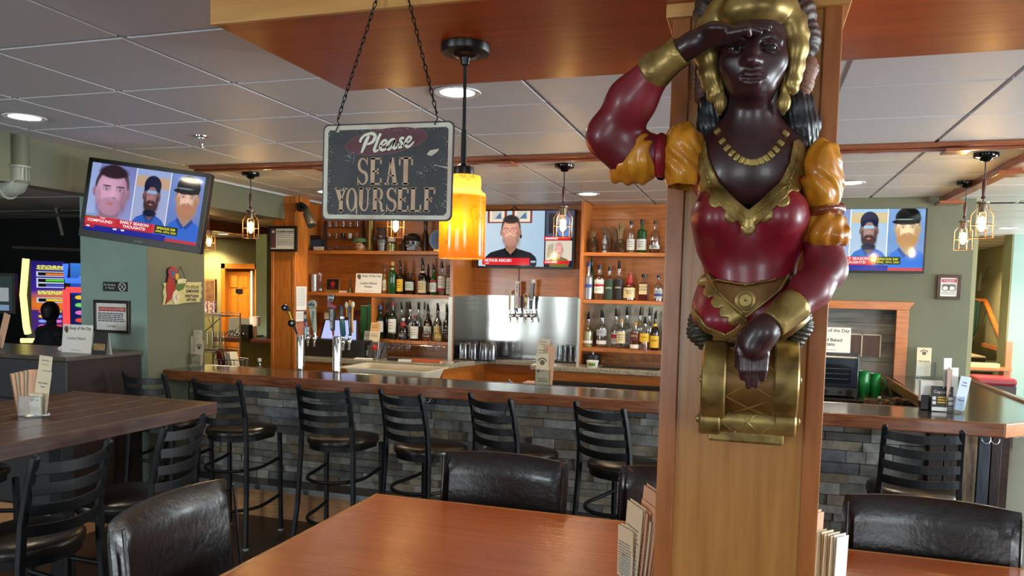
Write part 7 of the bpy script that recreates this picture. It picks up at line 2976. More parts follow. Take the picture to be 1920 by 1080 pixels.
m.box(-w * .5, -.02, 0, w * .48, 0, h * .17)
m.build('gilded_foot', mat('gold_foil', rgb(206, 176, 84), .25, .7), t)
t = thing('hand_bell', 'small brass hand bell with dark grip on the middle shelf', 'bell', (at(656.5, 549, 7.05).x, 7.05, ZM))
m = MB()
m.lathe([(6 * k, 0), (5.4 * k, 2 * k), (4 * k, 8 * k), (3.4 * k, 11 * k), (1 * k, 12.5 * k)], n=16)
m.build('bell_cup', mat('aged_brass', rgb(112, 90, 48), .35, .7), t)
m = MB()
m.lathe([(1 * k, 12 * k), (2 * k, 15 * k), (1.3 * k, 20 * k), (1.8 * k, 24 * k), (1.2 * k, 27 * k), (0, 28 * k)], n=12)
m.build('grip', DARKW, t)
m = MB()
a, b = at(637, 546, 7.02), at(650, 550, 7.02)
m.box(0, 0, 0, b.x - a.x, .05, a.z - b.z)
o = m.build('pink_note', mat('pale_pink_paper', rgb(206, 184, 180), .6))
o.location = (a.x, 7.0, ZM)
tag(o, 'pale pink note block lying between the plaque and the bell', 'note')

def soup(label, px0, py0, px1, py1, Y, z=None, rz=0.0, faded=False):
	a, b = at(px0, py0, Y), at(px1, py1, Y)
	w, h = b.x - a.x, a.z - b.z
	t = thing('soup_sign', label, 'sign', ((a.x + b.x) / 2, Y, b.z if z is None else z), rot=(-.10, 0, rz))
	m = MB()
	m.box(-w / 2, 0, 0, w / 2, .004, h)
	s_ = m.build('card', WHITE, t)
	text('Soup of the Day', 'heading', mat('dark_grey_ink', rgb(52, 50, 50), .6), s_, w * .10, h * .86, w=w * .74, y=-.0006, bold=.015)
	if faded:
		text('Loaded Baked', 'soup_name', mat('grey_ink', rgb(120, 120, 120), .6), s_, -w * .02, h * .52, w=w * .62, y=-.0006, bold=.01)
	else:
		text('Loaded Baked', 'soup_name', mat('dark_grey_ink', rgb(52, 50, 50), .6), s_, 0, h * .50, w=w * .62, y=-.0006, bold=.015)
		text('Potato', 'soup_name', mat('dark_grey_ink', rgb(52, 50, 50), .6), s_, 0, h * .33, w=w * .30, y=-.0006, bold=.015)
	m = MB()
	m.box(-w * .18, -.0008, h * .09, w * .18, -.0002, h * .105)
	m.build('fine_print', mat('grey_ink', rgb(120, 120, 120), .6), s_)
	m = MB()
	m.lathe([(0, -.0008), (w * .075, -.0008), (w * .075, -.0002)], (-w * .38, 0, h * .84), 14, 'y')
	m.lathe([(0, -.0008), (w * .05, -.0008), (w * .05, -.0002)], (-w * .36, 0, h * .76), 12, 'y')
	m.build('emblem', mat('brown_print', rgb(110, 92, 76), .6), s_)
	return t, w, h

soup('white Soup of the Day card on the middle shelf beside the bottles', 666, 513, 714.5, 551, 7.0, ZM + .003)
soup('white Soup of the Day card standing on the oven beyond the pillar', 1513, 612, 1594, 662, 6.62)
SCD, sw_, sh_ = soup('shiny Soup of the Day card on the dark cabinet top', 114, 601, 170, 657, 4.15, 1.224, faded=True)

# ---- top shelf curios
Yt = 7.08
k = 1 / pxm(at(700, 450, Yt))

def top_at(px, yb=469):
	return (at(px, yb, Yt).x, Yt, ZT)

for x0, x1, yt, yb, mm, lb in ((578.5, 603, 449, 467, mat('navy_book_cloth', rgb(36, 52, 74), .5), 'upright navy book'),):
	t = thing('navy_box', 'navy blue flat box standing at the dark end of the top shelf', 'box', (at((x0 + x1) / 2, 467, Yt).x + .0, Yt, ZT))
	m = MB()
	m.box(-12 * k, 0, 0, 12 * k, .05, 22 * k)
	m.build('box_shell', mm, t, bevel=.002)
	m = MB()
	m.box(-10 * k, -.002, 3 * k, 10 * k, 0, 20 * k)
	m.build('box_face', mat('slate_blue_face', rgb(48, 66, 88), .4), t)
m = MB()
m.box(-10 * k, 0, 0, 10 * k, .03, 7.5 * k)
o = m.build('cream_box', CREAM, bevel=.002)
o.location = (at(596, 468, 7.0).x, 7.0, ZT)
tag(o, 'cream card box lying before the navy box on the top shelf', 'box')
m = MB()
m.box(-11 * k, 0, 22 * k, 8 * k, .05, 30 * k)
o = m.build('grey_box', mat('charcoal_plastic', rgb(22, 21, 22), .45), bevel=.002)
o.location = (at(590, 467, Yt).x, Yt, ZT)
tag(o, 'dark flat case lying on top of the navy box', 'case')
# shot-glass rack
t = thing('shot_glass_rack', 'dark wooden wall rack with rows of small shot glasses', 'rack', (at(643, 468, 7.16).x, 7.16, ZT))
kr = 1 / pxm(at(643, 430, 7.16))
for s in (-1, 1):
	m = MB()
	m.prism([(-.015, 0), (.05, 0), (.05, 64 * kr), (.03, 62 * kr), (-.01, 52 * kr), (-.015, 40 * kr)], s * 40 * kr - .006, s * 40 * kr + .006, 'x')
	m.build('side_cheek', DARKW, t, bevel=.002)
rows = (1 * kr, 24 * kr, 46 * kr)
for z in rows:
	m = MB()
	m.box(-40 * kr, -.012, z - .008, 40 * kr, .05, z)
	m.build('rack_shelf', mat('mid_brown_rack', rgb(92, 58, 40), .4), t)
SHOT = [GL2, GL2, mat('black_shot_glass', rgb(14, 14, 15), .15), mat('white_shot_glass', rgb(200, 198, 196), .2), GL2]
sg = None
for j, z in enumerate(rows):
	for i in range(5):
		x = (-30 + 14.5 * i) * kr
		lb = 'small shot glass in the dark rack, %s row, %s' % (('bottom', 'middle', 'top')[j], ('nearest the wooden post', 'second from the post', 'third from the post', 'fourth from the post', 'fifth from the post')[i])
		m = MB()
		m.lathe([(3.2 * kr, 0), (4.2 * kr, 10 * kr), (3.9 * kr, 10 * kr), (2.9 * kr, 1.5 * kr), (0, 1.5 * kr)], n=12, cap=False)
		o = m.build('shot_glass', SHOT[i] if j == 1 else (GL2 if j == 2 else (L_RED if i == 3 and False else GL2)))
		o.location = Vector(t.location) + Vector((x, .012, z))
		tag(o, lb, 'glass', 'shot glasses in the dark rack')
# face mug with green cap
t = thing('face_mug', 'ceramic face mug of a man in a green cap on the top shelf', 'mug', top_at(675))
m = MB()
m.lathe([(8 * k, 0), (10 * k, 3 * k), (10.5 * k, 9 * k), (9.5 * k, 16 * k), (0, 18 * k)], n=20)
m.build('face', mat('tan_ceramic', rgb(178, 130, 92), .25), t)
m = MB()
m.lathe([(10.8 * k, 11 * k), (11 * k, 15 * k), (9 * k, 19 * k), (0, 20 * k)], (0, 1.5 * k, 0), 20)
m.build('hair', BLACK, t)
m = MB()
m.lathe([(12.5 * k, 17 * k), (13.5 * k, 20 * k), (11 * k, 24 * k), (0, 25.5 * k)], n=20)
m.tube([(-4 * k, -11 * k, 17 * k), (-11 * k, -9 * k, 16.5 * k)], 2 * k, 8)
m.build('cap', mat('sage_cap', rgb(96, 122, 74), .5), t)
m = MB()
for s in (-1, 1):
	m.bc((s * 4 * k, -10 * k, 11 * k), (3.6 * k, 1.4 * k, 1.2 * k))
m.bc((0, -10.2 * k, 5 * k), (6 * k, 1.2 * k, 1 * k))
m.build('eyes_and_mouth', INK, t)
m = MB()
m.tube([(9 * k, 3 * k, 14 * k), (15 * k, 3 * k, 13 * k), (16 * k, 3 * k, 7 * k), (10 * k, 3 * k, 3 * k)], 1.4 * k, 8)
m.build('handle', mat('tan_ceramic', rgb(178, 130, 92), .25), t)
# brass cylinder
t = thing('brass_cylinder', 'tall dull brass cylinder standing on the top shelf', 'cylinder', (at(694.5, 469, 7.12).x, 7.12, ZT))
m = MB()
m.lathe([(8.6 * k, 0), (9.2 * k, 2 * k), (8 * k, 4 * k), (7.6 * k, 62 * k), (7.0 * k, 62 * k), (0, 60 * k)], n=24)
m.build('shell', mat('dull_brass', rgb(132, 108, 60), .35, .8), t)
# teddy in a bucket
t = thing('tin_bucket', 'small tin bucket with a bear in it on the top shelf', 'bucket', top_at(716.5))
m = MB()
m.lathe([(7 * k, 0), (9.4 * k, 21 * k), (9.9 * k, 22 * k), (8.8 * k, 22 * k), (6.5 * k, 2 * k), (0, 2 * k)], n=22, cap=False)
m.build('pail', mat('galvanised_tin', rgb(150, 154, 156), .35, .8), t)
m = MB()
m.lathe([(8.75 * k, 12 * k), (9.1 * k, 13 * k), (9.0 * k, 14 * k)], n=22)
m.build('pail_band', mat('galvanised_tin', rgb(150, 154, 156), .35, .8), t)
FUR = mat('brown_plush', rgb(70, 54, 44), .9, var=.2, scale=60, bump=.4)
p = top_at(716.5)
te = thing('teddy_bear', 'brown plush bear sitting in the tin bucket', 'soft toy', (p[0], p[1], ZT + 18 * k))
m = MB()
m.lathe([(0, 2 * k), (7 * k, 5 * k), (10 * k, 12 * k), (9.4 * k, 20 * k), (6 * k, 25 * k), (0, 26 * k)], n=18)
for s in (-1, 1):
	m.lathe([(0, -4 * k), (3.4 * k, -2 * k), (3.4 * k, 2 * k), (0, 4 * k)], (s * 8.5 * k, 0, 24 * k), 12)
m.lathe([(0, -6 * k), (5 * k, -3 * k), (5.5 * k, 2 * k), (0, 6 * k)], (-13 * k, -2 * k, 6 * k), 12)
m.lathe([(0, -3 * k), (5 * k, -2 * k), (7 * k, 1 * k), (0, 3 * k)], (0, 0, 1 * k), 12)
m.build('body', FUR, te)
m = MB()
m.lathe([(0, -3.6 * k), (3 * k, -2 * k), (3.6 * k, 1 * k), (0, 3 * k)], (1 * k, -8.6 * k, 10 * k), 12)
o = m.build('muzzle', mat('tan_plush', rgb(140, 112, 86), .9), te)
m = MB()
m.lathe([(0, -1.2 * k), (1.4 * k, 0), (0, 1.2 * k)], (1 * k, -11.8 * k, 11.5 * k), 8)
for s in (-1, 1):
	m.lathe([(0, -1 * k), (1 * k, 0), (0, 1 * k)], ((1 + s * 3.6) * k, -9.2 * k, 15 * k), 8)
m.build('nose_and_eyes', INK, te)
# jar
t = thing('lidded_jar', 'clear jar of yellow-green liquid with pale lid behind the bulb', 'jar', top_at(734))
m = MB()
m.lathe([(9 * k, 0), (9.4 * k, 14 * k), (8 * k, 17 * k), (7.6 * k, 24 * k), (7 * k, 25 * k)], n=18, cap=False)
m.build('glass_wall', GL2, t)
m = MB()
m.lathe([(0, 1 * k), (8.4 * k, 1 * k), (8.7 * k, 14 * k), (0, 14 * k)], n=18, cap=False)
m.build('contents', mat('olive_liquid', rgb(132, 126, 36), .1), t)
m = MB()
m.lathe([(7.6 * k, 18 * k), (7.6 * k, 25 * k), (0, 26 * k)], n=18)
m.build('lid', CREAM, t)
# dark wooden figures
for px, hh, lb in ((757, 30, 'short dark wooden figure behind the skull'), (797.5, 60, 'tall slim dark carved wooden figure on the top shelf')):
	t = thing('carved_figure', lb, 'figurine', (at(px, 469, 7.14).x, 7.14, ZT), group='dark carved figures on the top shelf')
	m = MB()
	m.lathe([(5.5 * k, 0), (5.5 * k, hh * .2 * k), (4.6 * k, hh * .45 * k), (4.4 * k, hh * .6 * k), (2.6 * k, hh * .66 * k), (3.6 * k, hh * .74 * k), (3.6 * k, hh * .86 * k), (3 * k, hh * .90 * k)], n=14)
	m.build('body', mat('dark_mahogany', rgb(52, 26, 18), .3), t)
	m = MB()
	m.lathe([(4 * k, hh * .88 * k), (4 * k, hh * k), (0, hh * k)], n=14)
	m.build('hat', BLACK, t)
	m = MB()
	for s in (-1, 1):
		m.bc((s * 1.5 * k, -3.7 * k, hh * .82 * k), (1.6 * k, .8 * k, 1 * k))
	m.bc((0, -3.8 * k, hh * .77 * k), (2 * k, .8 * k, 1.6 * k))
	m.build('face_marks', mat('tan_ceramic', rgb(178, 130, 92), .25), t)
# skull with helmet
t = thing('skull_ornament', 'silvery skull wearing a dark rimmed helmet on the top shelf', 'ornament', top_at(774.5))
C_ = Carve((-.085, -.09, -.005), (.085, .09, .17), .003)
kk = k
C_.ell((0, 0, 17 * kk), (12.2 * kk, 13.5 * kk, 12 * kk), .01)
C_.ell((0, -4 * kk, 6 * kk), (8 * kk, 8 * kk, 7 * kk), .01)
C_.ell((-9 * kk, -5 * kk, 10.5 * kk), (3.4 * kk, 5 * kk, 2.6 * kk), .008)
C_.ell((9 * kk, -5 * kk, 10.5 * kk), (3.4 * kk, 5 * kk, 2.6 * kk), .008)
for s in (-1, 1):
	C_.ell((s * 4.8 * kk, -12.5 * kk, 15.5 * kk), (3.3 * kk, 4.5 * kk, 3 * kk), .004, '-')
C_.ell((0, -12.5 * kk, 10.8 * kk), (1.5 * kk, 3.6 * kk, 2.2 * kk), .004, '-')
C_.build('skull', mat('silver_grey_cast', rgb(150, 152, 156), .35, .35), t, world=False)
m = MB()
for s in (-1, 1):
	m.lathe([(0, 0), (3.2 * kk, 0)], (s * 4.8 * kk, -10.6 * kk, 15.5 * kk), 12, 'y', cap=False)
m.lathe([(0, 0), (1.4 * kk, 0)], (0, -10.8 * kk, 10.8 * kk), 10, 'y', cap=False)
m.build('eye_sockets', INK, t)
m = MB()
for i in range(-4, 5):
	m.bc((i * 1.7 * kk, (-11.9 + abs(i) * .25) * kk, 4.4 * kk), (1.4 * kk, 1.4 * kk, 3.4 * kk))
m.build('teeth', mat('silver_grey_cast', rgb(150, 152, 156), .35, .35), t, bevel=.0008)
m = MB()
m.lathe([(14 * kk, 19 * kk), (15.5 * kk, 19.5 * kk), (14 * kk, 22 * kk), (12.5 * kk, 28 * kk), (8 * kk, 32.5 * kk), (0, 34 * kk)], n=24)
o = m.build('helmet', mat('helmet_black', rgb(30, 26, 24), .35), t)
m = MB()
m.tube([(-9 * kk, -12 * kk, 24 * kk), (0, -14.4 * kk, 27 * kk), (9 * kk, -12 * kk, 24 * kk)], 1 * kk, 6)
m.build('helmet_trim', mat('dull_brass', rgb(132, 108, 60), .35, .8), o)
# round blue plaque
t = thing('round_plaque', 'round blue medallion with gilt relief half hidden by the amber lamp', 'medallion', (at(823, 469, 7.06).x, 7.06, ZT))
m = MB()
R3 = 19 * k
m.lathe([(R3 * .96, -.008), (R3, -.004), (R3, .006), (0, .006)], (0, 0, 21 * k), 32, 'y')
o = m.build('disc', mat('medallion_blue', rgb(70, 104, 146), .4), t)
m = MB()
m.tube([(R3 * .80 * math.cos(q), -.010, 21 * k + R3 * .80 * math.sin(q)) for q in np.linspace(0, 2 * PI, 33)[:-1]], .002, 4, closed=True)
m.tube([(R3 * .97 * math.cos(q), -.009, 21 * k + R3 * .97 * math.sin(q)) for q in np.linspace(0, 2 * PI, 33)[:-1]], .0025, 4, closed=True)
m.build('rim_rings', mat('pale_blue_print', rgb(170, 190, 206), .4), o)
m = MB()
rnd = random.Random(4)
for _ in range(26):
	q = rnd.random() * 2 * PI
	d = rnd.random() * R3 * .5
	m.lathe([(0, -.014), (.005, -.011), (.006, -.008)], (d * math.cos(q) * 1.2, 0, 21 * k + d * math.sin(q) * .7), 8, 'y')
m.build('gilt_relief', mat('gold_foil', rgb(206, 176, 84), .25, .7), o)
m = MB()
m.box(-9 * k, -.02, 0, 9 * k, .02, 4 * k)
m.build('foot', mat('gold_foil', rgb(206, 176, 84), .25, .7), t, bevel=.002)
m = MB()
m.lathe([(0, 39 * k), (2.4 * k, 40 * k), (2.4 * k, 43 * k), (0, 44 * k)], n=10)
m.build('top_stud', mat('medallion_blue', rgb(70, 104, 146), .4), t)

# ---- top shelf by the pillar: pineapples, leaf, small bottle
BRZ = mat('brown_bronze', rgb(92, 70, 48), .35, .5, var=.25, scale=40)
Yp = 7.26
k2 = 1 / pxm(at(1150, 450, Yp))

def pineapple(px, w, h, leafh, lb, n):
	t = thing('bronze_pineapple', lb, 'ornament', (at(px, 471, Yp).x, Yp, ZTR), group='bronze pineapples by the pillar')
	m = MB()
	vs, fs = [], []
	nn, rows_ = 20, 14
	for j in range(rows_ + 1):
		v = j / rows_
		r = w * k2 * math.sin(PI * (.16 + .72 * v)) ** .7
		for i in range(nn):
			a = 2 * PI * i / nn
			rr = r * (1 + .07 * (1 if (i + j) % 2 else -1))
			vs.append((rr * math.cos(a), rr * math.sin(a), h * k2 * v))
	for j in range(rows_):
		for i in range(nn):
			fs.append((j * nn + i, j * nn + (i + 1) % nn, (j + 1) * nn + (i + 1) % nn, (j + 1) * nn + i))
	fs.append(tuple(range(nn - 1, -1, -1)))
	fs.append(tuple(rows_ * nn + i for i in range(nn)))
	m.add(vs, fs, False)
	m.build('fruit', BRZ, t)
	m = MB()
	rnd = random.Random(n)
	for i in range(n):
		a = 2 * PI * i / n + rnd.random() * .4
		sp = rnd.uniform(.25, .9)
		b0 = Vector((math.cos(a) * w * .25 * k2, math.sin(a) * w * .25 * k2, h * k2 * .96))
		tip = Vector((math.cos(a) * w * sp * k2, math.sin(a) * w * sp * k2, (h + leafh * rnd.uniform(.7, 1)) * k2))
		m.tube([b0, b0.lerp(tip, .5) + Vector((math.cos(a), math.sin(a), 0)) * -.004, tip], [.008, .009, .001], 5)
	m.build('leaf_crown', mat('pale_bronze', rgb(140, 116, 78), .4, .4), t)
	return t

pineapple(1111, 9.5, 30, 13, 'squat bronze pineapple ornament at the cabinet edge of the top shelf', 12)
pineapple(1162, 10, 26, 34, 'taller bronze pineapple ornament with long leaves beside the clear bottle', 14)
t = thing('bronze_leaf', 'bronze leaf ornament behind the little shaker on the top shelf', 'ornament', (at(1145, 471, 7.34).x, 7.34, ZTR))
m = MB()
for pts in ([(0, 0), (-6, 20), (-16, 36), (-22, 48), (-10, 50), (0, 36)], [(4, 0), (6, 22), (2, 40), (-2, 52), (10, 44), (12, 22)], [(6, 2), (16, 12), (24, 26), (18, 26), (8, 18)]):
	m.prism([(x * k2, z * k2) for x, z in pts], -.006, .006, 'y')
m.build('leaf_blades', BRZ, t, bevel=.003)
B('little silver and black shaker bottle on the top shelf', 1133, 471, 434, 4.5, 7.22, 'tall', mat('silver_grey_cast', rgb(150, 152, 156), .35, .35), 'black', 'black', z=ZTR, grp=g3)
# tub and pump bottle on the granite by the pillar
p = at(1111, 681, 7.0)
k3 = 1 / pxm(p)
t = thing('white_tub', 'white lidded tub with green label on the granite', 'tub', (p.x, 7.0, CT))
m = MB()
m.lathe([(9.5 * k3, 0), (11 * k3, 9 * k3), (11.6 * k3, 9.5 * k3), (11.6 * k3, 12 * k3), (0, 12 * k3)], n=24)
o = m.build('pot', WHITE, t)
m = MB()
vs = []
for i in range(9):
	a = -PI / 2 - .7 + 1.4 * i / 8
	for z, r in ((2 * k3, 10.1), (8 * k3, 11.1)):
		vs.append((r * k3 * math.cos(a), r * k3 * math.sin(a), z))
m.add(vs, [(2 * i, 2 * i + 2, 2 * i + 3, 2 * i + 1) for i in range(8)], True)
m.build('green_label', mat('green_print', rgb(110, 140, 50), .5), o)
p = at(1114, 672, 7.16)
t = thing('black_canister', 'black canister with a grey jigger on top behind the white tub', 'canister', (p.x - .02, 7.2, CT))
m = MB()
m.lathe([(16 * k3, 0), (16 * k3, 20 * k3), (0, 20 * k3)], n=24)
m.build('drum', BLACK, t)
m = MB()
m.lathe([(3 * k3, 20 * k3), (2.5 * k3, 26 * k3), (5 * k3, 28 * k3), (5 * k3, 31 * k3), (0, 31 * k3)], n=14)
m.build('jigger', GREYM, t)

# ================================================================ menus in glass vases
KRAFT = mat('kraft_menu_paper', rgb(224, 208, 174), .6)
KRAFT2 = mat('pink_kraft_paper', rgb(216, 168, 134), .6)
BLUEW = mat('bluish_white_paper', rgb(196, 208, 232), .6)

def vase(label, loc, w, d, h, rz=0.0, grp='glass menu vases'):
	t = thing('menu_vase', label, 'vase', loc, rz, group=grp)
	m = MB()
	a, b = w / 2, d / 2
	for q in ((-a, -b, a, -b + .003), (-a, b - .003, a, b), (-a, -b, -a + .003, b), (a - .003, -b, a, b)):
		m.box(q[0], q[1], .012, q[2], q[3], h)
	m.build('glass_walls', GL2, t)
	m = MB()
	m.box(-a, -b, 0, a, b, .012)
	m.build('thick_base', GL2, t)
	return t

def card(label, v, dx, dy, w, h, tilt=0.0, roll=0.0, mm=None, head=(), logo=False, rows=0, z=.014, yaw=0.0, grp=None, fold=False):
	"""menu card standing in a vase."""
	M_ = v.matrix_basis @ Matrix.Translation((dx, dy, z)) @ Matrix.Rotation(yaw, 4, 'Z') @ Matrix.Rotation(roll, 4, 'Y') @ Matrix.Rotation(-tilt, 4, 'X')
	t = thing('menu_card', label, 'menu', group=grp)
	t.matrix_basis = M_
	m = MB()
	if fold:
		pts = [(-w / 2, 0), (-w / 2 + .002, .012), (0, .020), (w / 2 - .002, .012), (w / 2, 0)]
		m.box(-w / 2, 0, 0, w / 2, .0012, h)
		m.prism([(.0, 0), (.004, h * .6), (.010, h), (.016, h * .98), (.014, h * .6), (.012, 0), (.013, 0), (.0155, h * .6), (.018, h * 1.0), (.010, h * 1.02), (.003, h * .6), (-.001, 0)], -w / 2, w / 2, 'x')
	else:
		m.box(-w / 2, 0, 0, w / 2, .0012, h)
	s_ = m.build('sheet', mm or KRAFT, t)
	for s, zz, ww in head:
		text(s, 'menu_heading', INK, s_, 0 if not logo else w * .05, zz * h, w=ww * w, y=-.0007, bold=.02)
	if logo:
		zc, xc, rr = logo
		m = MB()
		m.lathe([(0, -.0008), (rr * w, -.0007), (rr * w, -.0001)], (xc * w, 0, zc * h), 14, 'y')
		m.build('printed_emblem', mat('brown_print', rgb(110, 92, 76), .6), s_)
		m = MB()
		for q in np.linspace(.5, PI - .5, 7):
			m.bc((xc * w + 1.7 * rr * w * math.cos(q), -.0005, zc * h + 1.7 * rr * w * math.sin(q)), (rr * w * .5, .0006, rr * w * .42), Matrix.Rotation(PI / 2 - q, 3, 'Y'))
		m.build('arched_print', INK, s_)
	if rows:
		lines(s_, -w * .42, w * .42, [h * (.08 + .055 * i) for i in range(rows)], h * .016, -.0007, mat('grey_ink', rgb(120, 120, 120), .6))
	return t

g = 'menus in the high table vase'
p = at(58, 783, 2.80)
v = vase('rectangular glass vase of menus on the plank high table', (at(57, 786, 2.78).x, 2.80, 1.0715), .118, .06, .098, .22)
card('tall cream drinks card, highest in the high table vase', v, .022, .012, .066, .275, .04, .10, None, (('Beer & Wine', .92, .55), ("What's on Tap", .85, .45)), rows=11, grp=g)
card('cream Beers of the World card in the high table vase', v, .026, -.002, .072, .205, .03, .14, None, (('Beers of the', .72, .62), ('World', .63, .30)), rows=6, grp=g)
card('front menu with round emblem in the high table vase', v, .018, -.018, .072, .098, .0, .03, None, (('Weekly', .84, .34), ('Drafts', .68, .34)), logo=(.68, -.25, .12), rows=5, grp=g)
for i in range(5):
	card('folded kraft menu fanned out in the high table vase, ' + ('outermost', 'second', 'third', 'fourth', 'fifth')[i] + ' from the plain side', v, -.046 + .012 * i, -.004 + .004 * (i % 2), .052, .192 + .003 * i, .02, -.13 + .045 * i, KRAFT if i % 2 else KRAFT2, yaw=1.0, grp=g, fold=True)
g = 'menus in the bar vase by the column'
v = vase('glass vase of menus at the bar end against the sage column', (-4.12, 4.98, 1.073), .09, .05, .10, .05)
card('tall cream card at the back of the column-end vase', v, -.006, .014, .075, .27, .02, .02, None, (('Beer & Wine', .92, .5),), rows=8, grp=g)
card('slim cream card on the outer side of the column-end vase', v, -.026, .006, .055, .22, .02, -.03, None, (('Beer & Wine', .93, .5),), rows=4, grp=g)
card('emblem menu card in the column-end vase', v, .014, -.004, .075, .195, .02, .07, None, (), logo=(.70, 0, .20), grp=g)
card('Daily Specials card in front of the column-end vase', v, .006, -.016, .078, .10, .0, .02, None, (('Daily', .80, .25), ('Ask about our', .30, .7), ('daily specials', .16, .7)), logo=(.72, -.28, .10), grp=g)
g = 'menus in the mid-bar vase'
p = at(1022, 722, 5.0)
v = vase('glass vase of menus standing on the bar before the steel sheet', (p.x - .03, 5.06, 1.0715), .105, .05, .118)
card('tall cream card at the back of the mid-bar vase', v, -.008, .014, .085, .31, .02, .0, None, (('Beer & Wine', .93, .55), ("What's on Tap", .88, .45)), rows=13, grp=g)
card('pinkish card showing beside the tall one in the mid-bar vase', v, .026, .008, .06, .275, .02, .03, KRAFT2, (), rows=0, grp=g)
card('outer pinkish card in the mid-bar vase, leaning to the tumblers', v, .036, .002, .055, .255, .02, .06, KRAFT2, (), rows=0, grp=g)
card('emblem menu card in the mid-bar vase', v, -.008, -.004, .088, .215, .01, .0, None, (), logo=(.70, 0, .20), grp=g)
card('Daily Specials card in front of the mid-bar vase', v, -.004, -.016, .094, .112, .0, .0, None, (('Daily Specials', .84, .40), ('Ask about our', .38, .72), ('daily specials', .22, .72)), logo=(.80, -.30, .09), grp=g)
g = 'menus beside the pillar on the near table'
v = vase('glass vase of folded kraft menus against the pillar on the glossy table', (-.335, 2.53, .762), .085, .12, .10, .0)
for i, (dx, h, ro, mm) in enumerate(((-.034, .17, -.02, KRAFT), (-.020, .258, .10, KRAFT), (-.006, .25, .12, KRAFT2), (.006, .225, .13, KRAFT), (.018, .27, .16, KRAFT2), (.026, .315, .12, KRAFT2))):
	card('folded kraft menu beside the pillar, %s from the open table' % ('shortest, first', 'second', 'third', 'fourth', 'fifth', 'tallest, last')[i], v, dx, -.03, .10, h, .0, ro, mm, (), rows=12, grp=g, yaw=-.9, fold=True)
g = 'menus beyond the pillar'
v = vase('glass vase of folded kraft menus against the hidden side of the pillar', (.245, 2.50, .762), .10, .10, .08, .0)
for i, (dx, h, ro, mm) in enumerate(((-.050, .315, .02, KRAFT2), (-.034, .29, .03, KRAFT2), (-.014, .232, .02, KRAFT), (.006, .232, .02, KRAFT), (.024, .228, .02, KRAFT), (.040, .226, .03, WHITE))):
	card('folded menu beyond the pillar, %s from the pillar' % ('tallest, first', 'second', 'third', 'fourth', 'fifth', 'pale, last')[i], v, dx, -.02, .06, h, .0, ro, mm, (), grp=g, yaw=.9, fold=True)
g = 'cards in the acrylic holder at the bar corner'
v = vase('clear acrylic holder with slanted cards at the bar corner', (at(1796, 771, 5.0).x, 5.02, 1.0715), .055, .05, .095, .25)
card('bluish-white card slanting out of the acrylic holder', v, .006, -.008, .06, .20, .02, .16, BLUEW, (('Daily', .82, .4), ('Drinks', .74, .5), ('Specials', .30, .55)), grp=g)
card('brown-backed card stack behind the bluish card', v, -.030, .03, .055, .235, .0, -.04, mat('brown_card', rgb(120, 84, 56), .6), (), grp=g, yaw=.5)
card('small white printed card above the brown stack', v, -.012, .034, .05, .245, .0, .0, WHITE, (), rows=0, grp=g)
card('tall white card at the back of the acrylic holder', v, -.040, .04, .045, .30, .0, -.03, WHITE, (), grp=g)
g = 'menus in the vase by the sage wall'
v = vase('glass vase with two cream menus at the wall end of the bar', (1.40, 7.18, 1.073), .15, .06, .13)
card('upper cream menu with emblem in the wall-end vase', v, -.012, .012, .11, .235, .0, .0, None, (), logo=(.80, 0, .15), grp=g)
card('lower cream menu in front in the wall-end vase', v, -.012, -.006, .105, .135, .0, .0, None, (("Daily Specials", .90, .8),), rows=10, grp=g)
g = 'menus on the dark cabinet'
v = vase('glass vase with white menus at the open end of the dark cabinet', (-5.10, 4.10, 1.224), .09, .06, .10)
card('white menu standing in the cabinet vase', v, -.02, 0, .08, .19, .02, -.14, WHITE, (), grp=g)
card('brown-edged menu leaning out of the cabinet vase', v, .024, .01, .06, .25, .02, .30, KRAFT2, (), grp=g)

def tent(label, x0, x1, yt, yb, Y, z, front, heads):
	a, b = at(x0, yt, Y), at(x1, yb, Y)
	w, h = b.x - a.x, a.z - z
	t = thing('tent_card', label, 'card', ((a.x + b.x) / 2, Y, z))
	m = MB()
	m.prism([(0, 0), (.025, h), (.026, h), (.002, 0)], -w / 2, w / 2, 'x')
	o = m.build('front_panel', front, t)
	m = MB()
	m.prism([(.055, 0), (.026, h), (.027, h), (.057, 0)], -w / 2, w / 2, 'x')
	m.build('back_panel', WHITE, t)
	for s, zz, ww, mm in heads:
		text(s, 'card_heading', mm, o, 0, zz * h, w=ww * w, y=.025 * zz - .0012, R=Matrix.Rotation(-math.atan2(.025, h), 3, 'X'))
	return o, w, h

YLW = LB['yellow']
o, w, h = tent('dark printed tent card beside the shiny soup sign', 171, 198, 623, 660, 4.12, 1.224, mat('dark_print_card', rgb(46, 44, 44), .4), ())
m = MB()
m.bc((0, .006, h * .35), (w * .8, .004, h * .3))
m.build('printed_photo', mat('tan_print', rgb(150, 120, 80), .5, var=.4, scale=60), o)
o, w, h = tent("black tent card headed Captain's at the bar corner", 1748, 1787, 724, 772, 5.02, 1.0715, mat('dark_print_card', rgb(46, 44, 44), .4), (("Captain's", .76, .75, LB['white']),))
m = MB()
for i, x in enumerate((-.36, .36)):
	for z in (.34, .52):
		m.bc((x * w, .025 * z - .001, z * h), (w * .16, .003, h * .13))
m.bc((-.12 * w, .001, .10 * h), (w * .68, .003, h * .15))
m.build('white_panels', LB['white'], o)
m = MB()
for z in (.36, .46, .56):
	m.bc((0, .025 * z - .001, z * h), (w * .42, .003, h * .05))
m.build('yellow_print', YLW, o)
m = MB()
m.lathe([(0, -.001), (w * .14, 0), (w * .14, .003)], (w * .36, .002, h * .12), 16, 'y')
m.build('round_seal', mat('grey_seal', rgb(120, 118, 112), .5), o)
